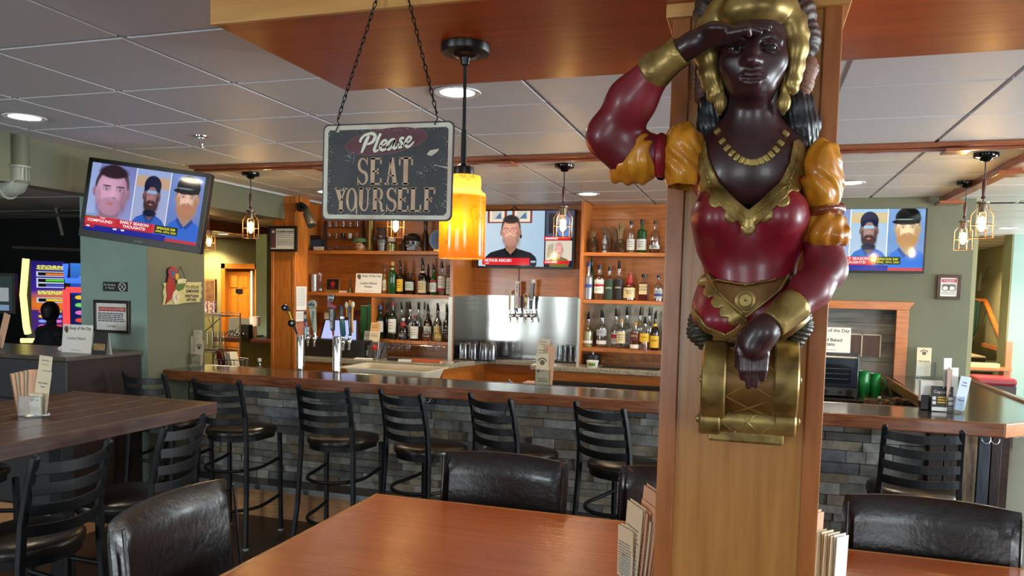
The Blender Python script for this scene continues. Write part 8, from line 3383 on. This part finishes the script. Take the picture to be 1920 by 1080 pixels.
# napkin caddy
p = at(1744, 768, 5.20)
t = thing('napkin_caddy', 'black caddy with stacked white napkins inside the bar corner', 'napkin holder', (1.03, 5.06, 1.0715))
m = MB()
m.box(-.055, 0, 0, .055, .07, .088)
m.build('caddy_box', BLACK, t, bevel=.004)
m = MB()
for k_ in range(7):
	m.box(-.06, .006 + k_ * .008, .05, .06, .012 + k_ * .008, .172 - .002 * (k_ % 3))
m.build('napkins', WHITE, t)

# ================================================================ white tub behind the bar
PLASTIC = mat('cream_plastic', rgb(214, 204, 178), .35)
t = thing('bus_tub', 'shallow cream plastic tub on the work shelf behind the bar', 'tub', (-2.70, 5.56, .915))
m = MB()
ro, ri, rb = rrect(.76, .46, .05), rrect(.70, .40, .04), rrect(.60, .30, .04)
n = len(ro)
vs = [(x, y, .17) for x, y in ro] + [(x, y, .178) for x, y in ro] + [(x, y, .178) for x, y in ri] + [(x, y, .03) for x, y in rb] + [(x, y, .165) for x, y in ri] + [(x, y, .02) for x, y in rb]
fs = []
for i in range(n):
	j = (i + 1) % n
	fs += [(i, j, n + j, n + i), (n + i, n + j, 2 * n + j, 2 * n + i), (2 * n + i, 2 * n + j, 3 * n + j, 3 * n + i), (j, i, 4 * n + i, 4 * n + j), (4 * n + j, 4 * n + i, 5 * n + i, 5 * n + j)]
fs += [tuple(3 * n + i for i in range(n)), tuple(5 * n + i for i in range(n - 1, -1, -1))]
m.add(vs, fs)
m.build('tub_shell', PLASTIC, t)
m = MB()
m.box(-.33, -.18, 0, .33, .18, .02)
m.build('tub_foot', PLASTIC, t)
p = at(957, 712, 5.5)
m = MB()
m.tube([(p.x, 5.5, .89), (p.x, 5.5, p.z - .03), (p.x - .02, 5.5, p.z)], [.03, .03, .01], 10)
tag(m.build('scoop', GREYM), 'grey scoop handle sticking up behind the bar top', 'scoop')
m = MB()
a, b = at(983, 716, 5.5), at(1008, 721, 5.5)
m.box(a.x, 5.45, .89, b.x, 5.6, a.z)
tag(m.build('towel', mat('pinkish_towel', rgb(206, 170, 150), .9)), 'folded pale towel behind the bar beside the menu vase', 'towel')

# ================================================================ oven corner
ov = thing('convection_oven', 'black countertop convection oven beneath the soup card', 'oven', (.60, 6.60, .93))
a, b = at(1612, 664, 6.60), at(1608, 746, 6.60)
xr, zt = a.x - .60, a.z - .93
m = MB()
m.box(-.35, .004, .015, xr, .50, zt)
m.build('case', mat('oven_dark_grey', rgb(52, 56, 60), .35), ov, bevel=.006)
m = MB()
m.box(-.35, -.012, .085, xr - .005, .004, zt - .022)
d = m.build('door', mat('oven_glass', rgb(34, 42, 50), .12), ov, bevel=.004)
m = MB()
m.prism([(x - .05, z + .19) for x, z in rrect(.42, .15, .02)], -.0135, -.011, 'y')
m.build('door_window', mat('oven_window', rgb(20, 26, 32), .08), d)
m = MB()
for z in (.15, .19, .23):
	m.box(-.25, -.0145, z, .15, -.0135, z + .003)
m.build('oven_racks', GREYM, d)
m = MB()
m.cyl((-.33, -.03, zt - .03), (xr - .02, -.03, zt - .03), .008)
m.build('handle', mat('pale_handle', rgb(200, 186, 164), .3, .5), d)
m = MB()
m.box(-.35, -.006, .015, xr, .004, .08)
c_ = m.build('control_panel', mat('oven_panel', rgb(84, 86, 84), .35, .4), ov)
for x, r in ((.155, .024), (.09, .010), (-.02, .018)):
	m = MB()
	m.cyl((x, -.026, .047), (x, -.006, .047), r, n=18)
	m.build('knob', BLACK, c_)
m = MB()
for x in (-.3, xr - .05):
	m.box(x, .03, 0, x + .03, .06, .015)
m.build('feet', BLACK, ov)
GRP = mat('green_plastic', rgb(20, 120, 52), .25, coat=.3)
gp = None
for i, (px, lb) in enumerate(((1618, 'green plastic pitcher beside the oven, taller one'), (1643.5, 'green plastic pitcher beside the recess frame, shorter one'))):
	p = at(px, 735, 6.85)
	if gp is None:
		gp = thing('green_pitcher', lb, 'pitcher', (p.x, 6.85, .93), group='green pitchers by the oven')
		m = MB()
		m.lathe([(.046, 0), (.052, .05), (.046, .12), (.038, .17), (.044, .20), (.040, .20), (.034, .17), (.04, .02), (0, .02)], n=24, cap=False)
		m.build('jug_wall', GRP, gp)
		m = MB()
		m.tube([(-.04, 0, .17), (-.085, 0, .15), (-.085, 0, .08), (-.048, 0, .05)], .007, 8)
		m.build('handle', GRP, gp)
	else:
		dup(gp, (p.x, 6.95, .93), 2.6, lb, scale=(.95, .95, .88))
gs = 'syrup bottles in the bar corner'
for px, yt, yb, sh, gl, lab, cap, lb in ((1627, 735, 764, 'round', G_BROWN, None, 'red', 'small dark bottle with red cap near the oven'), (1648, 727, 763, 'round', G_BROWN, 'white', 'white', 'dark sauce bottle with white cap and label'), (1663, 733, 763, 'squat', L_AMBER, 'cream', 'gold', 'brown bottle with yellow cap and cream label')):
	bottle(lb, px, yb, yt, 6.5, 6.0, sh, gl, lab, cap, z=.89, grp=gs)
m = MB()
a, b = at(1622, 748, 6.15), at(1667, 752, 6.15)
for y in (6.10, 6.2):
	m.box(a.x, y, .89, b.x, y + .006, a.z)
for x in (a.x, b.x):
	m.box(x - .003, 6.10, .89, x + .003, 6.2, a.z)
tag(m.build('bottle_caddy', mat('worn_wire_caddy', rgb(150, 130, 92), .4, .6)), 'brownish open caddy behind the sauce bottles', 'caddy')
for i, px in enumerate((1672, 1684, 1697)):
	o = dup(bpy.data.objects['beer_tumbler'], (at(px, 760, 5.85).x, 5.85 + .06 * (i % 2), .89), 0, 'upturned clear tumbler in the bar corner, ' + ('nearest the sauce bottles', 'middle one', 'nearest the napkin caddy')[i])
	o['group'] = 'tumblers in the bar corner'
t = thing('black_bar_tray', 'black tray with white lettering leaning inside the bar corner', 'tray', (1.0, 6.25, .90), rot=(-1.05, 0, .25))
m = MB()
m.prism(rrect(.11, .20, .01), 0, .006, 'y')
o = m.build('plate', BLACK, t)
m = MB()
m.tube([(x, -.0006, z) for x, z in rrect(.095, .18, .01)], .0022, 4, closed=True)
for z in (-.03, 0, .03):
	m.bc((0, -.0006, z), (.06, .002, .016))
m.build('white_print', WHITE, o)

# sheets on the side of the wooden post
for nm, (x0, y0, x1, y1), lb in (('price_sheet', (555.5, 537, 574.5, 581), 'long white price sheet taped to the inner face of the wooden post'), ('tap_sheet', (555, 584, 571, 602), 'short white sheet below the price sheet on the wooden post')):
	a, b = atX(x0, y0, -4.197), atX(x1, y1, -4.197)
	t = thing(nm, lb, 'paper', (-4.197, (a.y + b.y) / 2, (a.z + b.z) / 2), PI / 2)
	w, h = b.y - a.y, a.z - b.z
	m = MB()
	m.box(-w / 2, -.001, -h / 2, w / 2, 0, h / 2)
	o = m.build('sheet', WHITE, t)
	lines(o, -w * .42, w * .42, [h * (.42 - .06 * i) for i in range(13)] if h > .15 else [h * .2, 0, -h * .2], .004, -.0012, mat('grey_ink', rgb(120, 120, 120), .6))

# ================================================================ olive room on the left
DOORW = wood('orange_door_wood', rgb(176, 100, 22), rgb(198, 122, 36), 'z', rough=.35)
m = MB()
fx0, fx1, fz = at(415.5, 500, 11.9).x, at(488, 500, 11.9).x, at(450, 494.5, 11.9).z
m.box(fx0, 11.88, 0, fx0 + .085, 12.0, fz)
m.box(fx1 - .1, 11.88, 0, fx1, 12.0, fz)
m.box(fx0, 11.88, fz - .09, fx1, 12.0, fz)
struct(m.build('trim_6', DOORW))
m = MB()
x0, x1 = fx0 + .09, at(466, 550, 11.9).x
m.box(x0, 11.96, 0, x1, 12.0, fz - .10)
d = struct(m.build('door_1', DOORW))
m = MB()
w = (x1 - x0)
for cx in (.27, .73):
	for z0, z1 in ((.2, .85), (.95, 1.55), (1.66, 1.92)):
		m.box(x0 + (cx - .17) * w, 11.952, z0, x0 + (cx + .17) * w, 11.962, z1)
m.build('raised_panel', DOORW, d, bevel=.02)
m = MB()
m.box(x0 + .36 * w, 11.945, 1.56, x0 + .66 * w, 11.952, 1.64)
m.build('door_plate', BLACK, d)
m = MB()
m.box(x1 + .01, 11.94, 0, x1 + .05, 11.98, fz - .1)
m.build('door_edge_strip', WHITE, d)
# framed picture and red-white stack
a, b = at(383, 523, 6.95), at(403.5, 572, 6.95)
t = thing('tall_picture', 'narrow framed brown picture beside the olive doorway', 'picture', ((a.x + b.x) / 2, 6.95, b.z))
w, h = b.x - a.x, a.z - b.z
m = MB()
m.box(-w / 2, 0, 0, w / 2, .03, h)
o = m.build('frame', mat('gilt_edge', rgb(150, 116, 70), .35, .4), t, bevel=.003)
m = MB()
m.box(-w * .38, -.002, h * .06, w * .38, 0, h * .93)
m.build('picture_face', mat('sepia_print', rgb(96, 66, 40), .5, var=.45, scale=18), o)
t = thing('red_tin_stack', 'red and white speckled tins on the wire rack', 'tins', (at(392, 592, 6.8).x, 6.8, at(392, 586, 6.8).z))
m = MB()
for x in (-.05, .045):
	m.lathe([(.045, 0), (.045, .115), (0, .115)], (x, 0, 0), 18)
m.build('tin_walls', mat('red_white_speckle', rgb(130, 40, 40), .3, .3, col2=rgb(230, 214, 206), scale=60), t)
zr = at(392, 586, 6.8).z
t = thing('wire_rack', 'chromed wire rack standing behind the bar end', 'rack', (at(405, 640, 6.8).x, 6.8, 0))
xa, xb = at(380, 590, 6.8).x - t.location.x, at(432, 590, 6.8).x - t.location.x
for z in (zr - .03, 1.02):
	m = MB()
	for y in (-.16, .16):
		m.cyl((xa, y, z), (xb, y, z), .006)
		m.cyl((xa, y, z + .028), (xb, y, z + .028), .004)
	for q in np.linspace(xa, xb, 14):
		m.cyl((q, -.16, z), (q, .16, z), .0025)
	m.build('wire_shelf', GREYM, t)
for x in (xa, xb):
	for y in (-.16, .16):
		m = MB()
		m.cyl((x, y, 0), (x, y, zr), .008)
		m.build('rack_post', GREYM, t)
m = MB()
for s in (-1, 1):
	m.cyl((xa, -.17, 1.1), (xb, -.17, zr - .05), .005)
	m.cyl(((xa + xb) / 2 + s * .02, -.165, zr - .03), ((xa + xb) / 2 + s * .10, -.165, zr - .2), .003)
m.build('rack_brace', GREYM, t)
ts = 'clear tumblers on the wire rack'
for i in range(4):
	o = dup(bpy.data.objects['beer_tumbler'], (t.location.x + xa + .05 + i * .068, 6.8, 1.022), 0, 'clear tumbler on the wire rack, ' + ('next to the column', 'second', 'third', 'closest to the laptop desk')[i] + ' in its row', scale=(.8, .8, 1.35))
	o['group'] = ts
# desk with laptop and lamp
zd = at(450, 632, 7.6).z
t = thing('desk', 'dark curved-edge desk in the olive room behind the post', 'desk', (-5.6, 7.7, 0))
m = MB()
m.box(-.35, -.25, zd - .05, 1.05, .25, zd)
m.build('desk_top', mat('dark_red_brown_top', rgb(60, 28, 24), .3), t, bevel=.01)
m = MB()
m.box(-.3, .18, 0, 1.0, .22, zd - .05)
m.build('modesty_panel', OLIVE, t)
p = at(455, 627, 7.7)
lp = thing('laptop', 'open silver laptop seen from behind on the dark desk', 'laptop', (p.x, 7.65, zd))
m = MB()
m.box(-.17, .0, 0, .17, .22, .014)
m.build('base', GREYM, lp)
m = MB()
q = [(-.17, 0, .01), (.17, 0, .01), (.185, -.03, .22), (-.125, -.03, .22)]
m.add([Vector(v) for v in q] + [Vector(v) + Vector((0, .008, 0)) for v in q], [(0, 1, 2, 3), (7, 6, 5, 4), (0, 4, 5, 1), (1, 5, 6, 2), (2, 6, 7, 3), (3, 7, 4, 0)])
o = m.build('lid', mat('laptop_silver', rgb(150, 152, 148), .35, .3), lp)
m = MB()
m.tube([(.02 + .022 * math.cos(a_), -.024, .115 + .022 * math.sin(a_)) for a_ in np.linspace(0, 2 * PI, 17)[:-1]], .0025, 4, closed=True)
m.build('round_logo', mat('logo_grey', rgb(70, 70, 72), .4), o)
p = at(483, 628, 7.6)
t = thing('small_lamp', 'little table lamp with white shade beside the laptop', 'lamp', (p.x, 7.55, zd))
m = MB()
m.lathe([(.025, 0), (.02, .02), (.026, .05), (.018, .08), (.024, .11), (.012, .15)], n=16)
m.build('base', CREAM, t)
m = MB()
m.lathe([(.055, .14), (.062, .25)], n=20, cap=False)
m.build('lamp_shade', WHITE, t)
m = MB()
a, b = at(459, 608, 7.5), at(474, 630, 7.5)
m.box(a.x, 7.42, zd, b.x, 7.5, a.z)
tag(m.build('speaker', BLACK), 'black box speaker beside the open laptop', 'speaker')
m = MB()
for k_ in range(5):
	q = [at(422 + 8 * k_, 628, 7.42), at(432 + 7 * k_, 620 - 2 * (k_ % 3), 7.42), at(446 + 5 * k_, 627, 7.42)]
	m.tube([(v.x, 7.42 - .01 * k_, max(v.z, zd + .006)) for v in q], .006, 5)
tag(m.build('cable_tangle', BLACK), 'tangle of black cables on the desk', 'cables')
# menu basket and bottle at the bar end
t = thing('wire_basket', 'round wire basket with handle holding menus by the bar end', 'basket', (at(435, 684, 5.5).x, 5.5, .89))
m = MB()
for z, r in ((.05, .12), (.12, .13), (.20, .14)):
	m.tube([(r * math.cos(q), r * .8 * math.sin(q), z) for q in np.linspace(0, 2 * PI, 25)[:-1]], .004, 5, closed=True)
for q in np.linspace(0, 2 * PI, 15)[:-1]:
	m.tube([(.10 * math.cos(q), .08 * math.sin(q), 0), (.12 * math.cos(q), .096 * math.sin(q), .05), (.14 * math.cos(q), .112 * math.sin(q), .20)], .003, 5)
m.build('basket_wire', GREYM, t)
m = MB()
m.tube([(-.02 + .075 * math.cos(q), -.115, .20 + .09 * math.sin(q)) for q in np.linspace(0, PI, 13)], .005, 6)
m.build('handle', GREYM, t)
for i in range(8):
	mm = mat('maroon_box', rgb(110, 36, 34), .5) if i < 4 else CREAM
	m = MB()
	m.box(-.006, -.05, 0, .006, .05, .255)
	o = m.build('folded_menu', mm)
	o.location = t.location + Vector((-.085 + .022 * i, 0, .01))
	o.rotation_euler = (0, -.12 if i < 4 else -.25, 0)
	tag(o, ('maroon' if i < 4 else 'cream') + ' folded menu in the wire basket, ' + ('first', 'second', 'third', 'fourth')[i % 4] + ' of its colour from the column', 'menu', 'menus in the wire basket')
bottle('clear bottle with white cap standing by the wire basket', 486.5, 684, 637, 7.5, 5.55, 'shoulder', G_CLEAR, 'white', 'white', z=.89, grp='', lo=.1, hi=.5)
t = thing('condiment_caddy', 'dark condiment caddy with small shakers between basket and bottle', 'caddy', (at(472, 684, 5.4).x, 5.4, .89))
m = MB()
m.box(-.05, -.04, 0, .05, .04, .10)
m.build('caddy_box', BLACK, t)
m = MB()
for x in (-.03, .03):
	m.lathe([(.015, .10), (.013, .13), (.006, .15), (0, .16)], (x, 0, 0), 10)
m.tube([(-.06, 0, .11), (.06, 0, .125)], .005, 6)
m.build('shaker_tops', CHROME, t)

# ================================================================ gaming room
YLT = emis('yellow_light_edge', (1, .85, .22, 1), 2.2)
S = Paint(90, 150, (30, 22, 90))
S.grad(0, 0, 1, .5, (30, 24, 110), (70, 40, 150))
S.ell(.5, .62, .7, .16, (230, 120, 40), .8)
S.rect(0, .70, 1, 1, (70, 40, 120))
for y, c in ((.15, (240, 120, 50)), (.24, (90, 220, 60)), (.31, (80, 90, 220)), (.52, (250, 190, 40))):
	S.rect(.10, y, .90, y + .07, (200, 210, 240))
	S.rect(.13, y + .012, .87, y + .058, (24, 20, 20))
	S.rect(.28, y + .022, .72, y + .05, c)
for y in (.07, .42):
	S.rect(.12, y, .9, y + .06, (220, 220, 90), .5)
for i in range(3):
	for j in range(4):
		S.ell(.2 + .3 * i, .72 + .07 * j, .075, .021, ((230, 80, 60), (240, 200, 60), (120, 170, 250), (230, 120, 200))[(i + j) % 4], .2)
S2 = Paint(50, 110, (20, 30, 90))
S2.grad(0, .0, 1, .45, (60, 130, 220), (20, 50, 160))
S2.ell(.5, .2, .3, .05, (230, 240, 255), .3)
for i in range(3):
	for j in range(6):
		S2.ell(.18 + .32 * i, .38 + .11 * j, .10, .03, ((230, 80, 60), (240, 200, 60), (120, 220, 120), (230, 120, 200))[(i * 2 + j) % 4], .2)
for nm, x, P_, lb, H_, texts in (('slot_machine', -7.46, S, 'tall curved slot machine with yellow lit edge and purple screen', 1.95, (('STORMING', .5, .085, .8, .055, (250, 250, 120)), ('WINNER', .5, .45, .75, .05, (250, 250, 120)), ('$1,000.00', .5, .185, .4, .028, (250, 140, 60)), ('$32.00', .5, .555, .35, .03, (250, 210, 60)))), ('slot_machine', -6.90, S2, 'red and blue framed slot machine partly behind the teal column', 1.93, ())):
	t = thing(nm, lb, 'slot machine', (x, 6.75, 0), .62, group='slot machines in the dark room')
	m = MB()
	m.box(-.33, .03, .0, .33, .55, H_)
	m.box(-.33, -.25, .0, .33, .03, 1.05)
	m.build('cabinet', BLACK, t, bevel=.02)
	s_ = P_.mesh('lit_screen', t, -.26, 1.15, .26, H_ - .02, .02, screen_mat(1.0))
	for s, cx, cy, tw, th, col in texts:
		text(s, 'screen_lettering', emis('caption_%d_%d_%d' % col, tuple(s2l(v) for v in col) + (1,), 1.0), s_, -.26 + cx * .52, H_ - .02 - cy * (H_ - 1.17), tw * .52, th * (H_ - 1.17), y=.017, shear=.2)
	m = MB()
	sgn = -1
	if P_ is S:
		m.tube([(-.30, .0, H_), (-.335, .0, 1.55), (-.31, .0, 1.2), (-.29, -.02, 1.12)], .035, 8)
		m.tube([(-.30, -.26, 1.06), (.30, -.26, 1.06)], .025, 8)
		m.build('yellow_light_edge', YLT, t)
	else:
		m.tube([(-.30, .0, 1.62), (-.30, .0, 1.15)], .035, 8)
		m.tube([(-.3, 0, 1.62), (.3, 0, 1.62)], .03, 8)
		m.build('red_light_edge', emis('red_light_edge', (1, .06, .06, 1), 1.6), t)
		m = MB()
		m.tube([(-.3, 0, 1.90), (-.3, 0, 1.72), (.3, 0, 1.72)], .03, 8)
		m.build('blue_light_edge', emis('blue_light_edge', (.05, .15, 1, 1), 1.6), t)
t = thing('wall_monitor', 'dark framed monitor glimpsed at the edge of the gaming room', 'monitor', (at(4, 550, 5.8).x, 5.8, at(4, 550, 5.8).z), .3)
m = MB()
m.box(-.4, 0, -.20, .13, .05, .20)
m.build('frame', mat('dark_bronze_frame', rgb(52, 44, 38), .35), t)
S3 = Paint(40, 30, (60, 76, 76))
S3.rect(.3, .35, .92, .75, (190, 196, 200))
S3.rect(.3, .85, .92, 1, (150, 180, 220))
S3.mesh('lit_screen', t, -.36, -.17, .10, .17, -.001, screen_mat(.6))
m = MB()
for z0, z1, xa_, xb_ in ((2.50, 2.45, -8.6, -7.0), (2.10, 2.06, -8.4, -7.0)):
	m.tube([(xa_, 7.0, z0), (xb_, 7.0, z1)], .018, 6)
m.tube([(-8.0, 7.2, 2.75), (-7.85, 7.2, 2.25)], .03, 6)
struct(m.build('ceiling_rails', mat('dim_rail', rgb(110, 104, 92), .4, .5)))
# seated player
pr = thing('person', 'person in a dark top and jeans leaning at the slot machine, seen from behind', 'person', (at(96, 583, 6.1).x, 6.1, 0))
pr.scale = (.85, .85, .85)
pr.location.z = .16
C_ = Carve((-.45, -.38, .4), (.42, .45, 1.6), .014)
C_.rod((0, 0, .78), (-.06, .06, 1.12), .155, .165, .05)
C_.rod((-.20, .06, 1.20), (.12, .0, 1.20), .085, .085, .06)
C_.rod((-.08, .07, 1.2), (-.13, .12, 1.34), .06, .052, .03)
for a_, b_, c_ in (((-.21, .08, 1.19), (-.33, .05, .98), (-.36, .28, .94)), ((.13, -.01, 1.19), (.20, .05, .95), (.02, .34, .92))):
	C_.rod(a_, b_, .065, .05, .03)
	C_.rod(b_, c_, .05, .038, .02)
	C_.ell(c_, (.05, .05, .035), .02)
C_.rod((-.08, 0, .76), (-.20, .36, .76), .09, .07, .03)
C_.rod((.08, 0, .76), (.0, .40, .76), .09, .07, .03)
for x in (-.20, .0):
	C_.rod((x, .38, .76), (x, .36, .45), .065, .05, .02)
C_.ell((-.145, .13, 1.45), (.085, .10, .115), .02)
C_.build('body', mat('dark_clothing', rgb(20, 20, 24), .8), pr, world=False)
C_ = Carve((-.30, -.05, 1.28), (.0, .3, 1.62), .01)
C_.ell((-.145, .115, 1.475), (.096, .105, .105), .01)
C_.ell((-.145, .08, 1.41), (.07, .06, .07), .02)
C_.build('hair', mat('black_hair', rgb(14, 13, 13), .6), pr, world=False)
C_ = Carve((-.32, -.2, .5), (.25, .5, .98), .014)
C_.rod((-.10, 0, .80), (-.20, .36, .76), .11, .08, .03)
C_.rod((.08, 0, .80), (.0, .40, .76), .11, .08, .03)
C_.build('jeans', mat('blue_denim', rgb(74, 94, 116), .8), pr, world=False)
t = thing('gaming_stool', 'dark stool under the seated player', 'stool', (pr.location.x, 6.08, 0))
t.scale.z = .98
m = MB()
m.lathe([(.20, .60), (.22, .64), (.20, .67), (0, .67)], n=20)
m.build('seat', BLACK, t)
m = MB()
m.cyl((0, 0, .02), (0, 0, .6), .03)
m.lathe([(.22, 0), (.2, .02), (0, .03)], n=20)
m.build('pedestal', CHROME, t)
m = MB()
for v in ((0, 0, 0, .10, .03, .03), (.03, .02, .02, .09, .05, .06)):
	m.prism([(v[0], v[1]), (v[3], v[1] + .01), (v[3] - .02, v[4]), (v[0] + .02, v[5] + .02)], 0, .004, 'z')
m.tube([(.0, .0, .01), (.03, .02, .035), (.07, .03, .012), (.10, .05, .03)], [.012, .016, .014, .008], 6)
o = m.build('crumpled_napkin', WHITE)
o.location = (-4.66, 4.22, 1.224)
tag(o, 'crumpled white napkin behind the shiny soup card', 'napkin')

# ================================================================ corridor by the stairs
def atx(px, py, Y):
	return at(px, py, Y)

GREENS = mat('dark_green_strap', rgb(24, 56, 38), .8)
t = thing('handrail', 'honey wood handrail climbing beside the corridor stairs', 'handrail', (3.4, 13, 1))
m = MB()
pts = [(at(1812, 564, 13.8)), (at(1848, 564, 13.8)), (at(1881, 645, 12.3))]
m.tube(pts, .035, 8)
m.build('rail', CHERRY_X, t, world=True)
m = MB()
for q in (pts[1], pts[2]):
	m.tube([q, (3.56, q.y + .05, q.z - .08)], .012, 6)
m.build('wall_bracket', GREYM, t, world=True)
t = thing('green_straps', 'dark green straps looped over the corridor handrail', 'straps', tuple(at(1826, 565, 13.7)))
m = MB()
for dx, L_ in ((-.05, .5), (.0, .56), (.04, .48)):
	m.tube([(dx, .03, .02), (dx - .03, -.03, -.2), (dx - .06, -.04, -L_), (dx - .02, -.02, -L_ - .04), (dx + .02, -.04, -L_ + .1), (dx + .03, -.02, .0)], .022, 6)
m.build('strap_loops', GREENS, t)
t = thing('wooden_paddle', 'pale wooden oar hanging on the corridor wall above the handrail', 'oar', tuple(at(1846, 500, 14.4)))
m = MB()
m.tube([(0, 0, .4), (0, 0, -.1)], .03, 8)
m.build('shaft', CREAM, t)
m = MB()
m.prism([(-.03, -.05), (.03, -.05), (.075, -.18), (.085, -.40), (-.085, -.40), (-.075, -.18)], -.015, .015, 'y')
m.build('blade', mat('pale_grey_wood', rgb(170, 164, 142), .6), t, bevel=.004)
t = thing('dark_net', 'dark hanging net beside the pale oar', 'net', tuple(at(1864, 500, 14.0)))
m = MB()
m.tube([(.03, 0, .35), (.04, 0, 0), (.02, 0, -.25)], [.05, .06, .01], 8)
m.build('dark_bundle', BLACK, t)
m = MB()
for q in np.linspace(-.12, .10, 6):
	m.tube([(q * .3, 0, .1), (q, 0, -.12), (q * 1.2, 0, -.26)], .006, 4)
m.build('cords', GREYM, t)
t = thing('arrow_sign', 'white slanted arrow board on the corridor wall', 'sign', (3.53, at(1881, 540, 12.4).y, at(1881, 540, 12.4).z), -PI / 2)
m = MB()
m.prism([(-.25, -.32), (-.13, -.38), (.22, .10), (.10, .15)], -.01, .01, 'y')
m.prism([(.10, .15), (.22, .10), (.12, .46), (.0, .42)], -.01, .01, 'y')
m.build('board', WHITE, t)
t = thing('red_bench', 'dark bench with red cushion at the corridor by the stairs', 'bench', tuple(at(1856, 720, 10.4)))
t.location.z = 0
zb = at(1856, 706, 10.5).z
m = MB()
m.box(-.17, -.1, zb - .09, .26, .4, zb)
m.build('cushion', mat('red_vinyl', rgb(140, 40, 50), .35), t, bevel=.03)
m = MB()
m.box(-.15, -.06, 0, .26, .4, zb - .09)
m.build('bench_box', mat('dark_maroon_wood', rgb(56, 24, 22), .4), t)
m = MB()
zz = at(1850, 690, 10.8).z
m.box(-.26, .42, zz - .03, .34, .7, zz)
m.box(-.2, .45, 0, -.14, .66, zz - .03)
m.box(.26, .45, 0, .32, .66, zz - .03)
o = m.build('side_table', CHERRY_X)
o.location = t.location
tag(o, 'small wooden ledge behind the red bench', 'table')
m = MB()
m.box(-.14, .47, 0, .22, .62, .05)
o = m.build('paper_stack', mat('yellowed_paper', rgb(206, 194, 130), .6))
o.location = Vector(t.location) + Vector((0, 0, zz))
tag(o, 'yellowed papers lying on the ledge behind the red bench', 'papers')
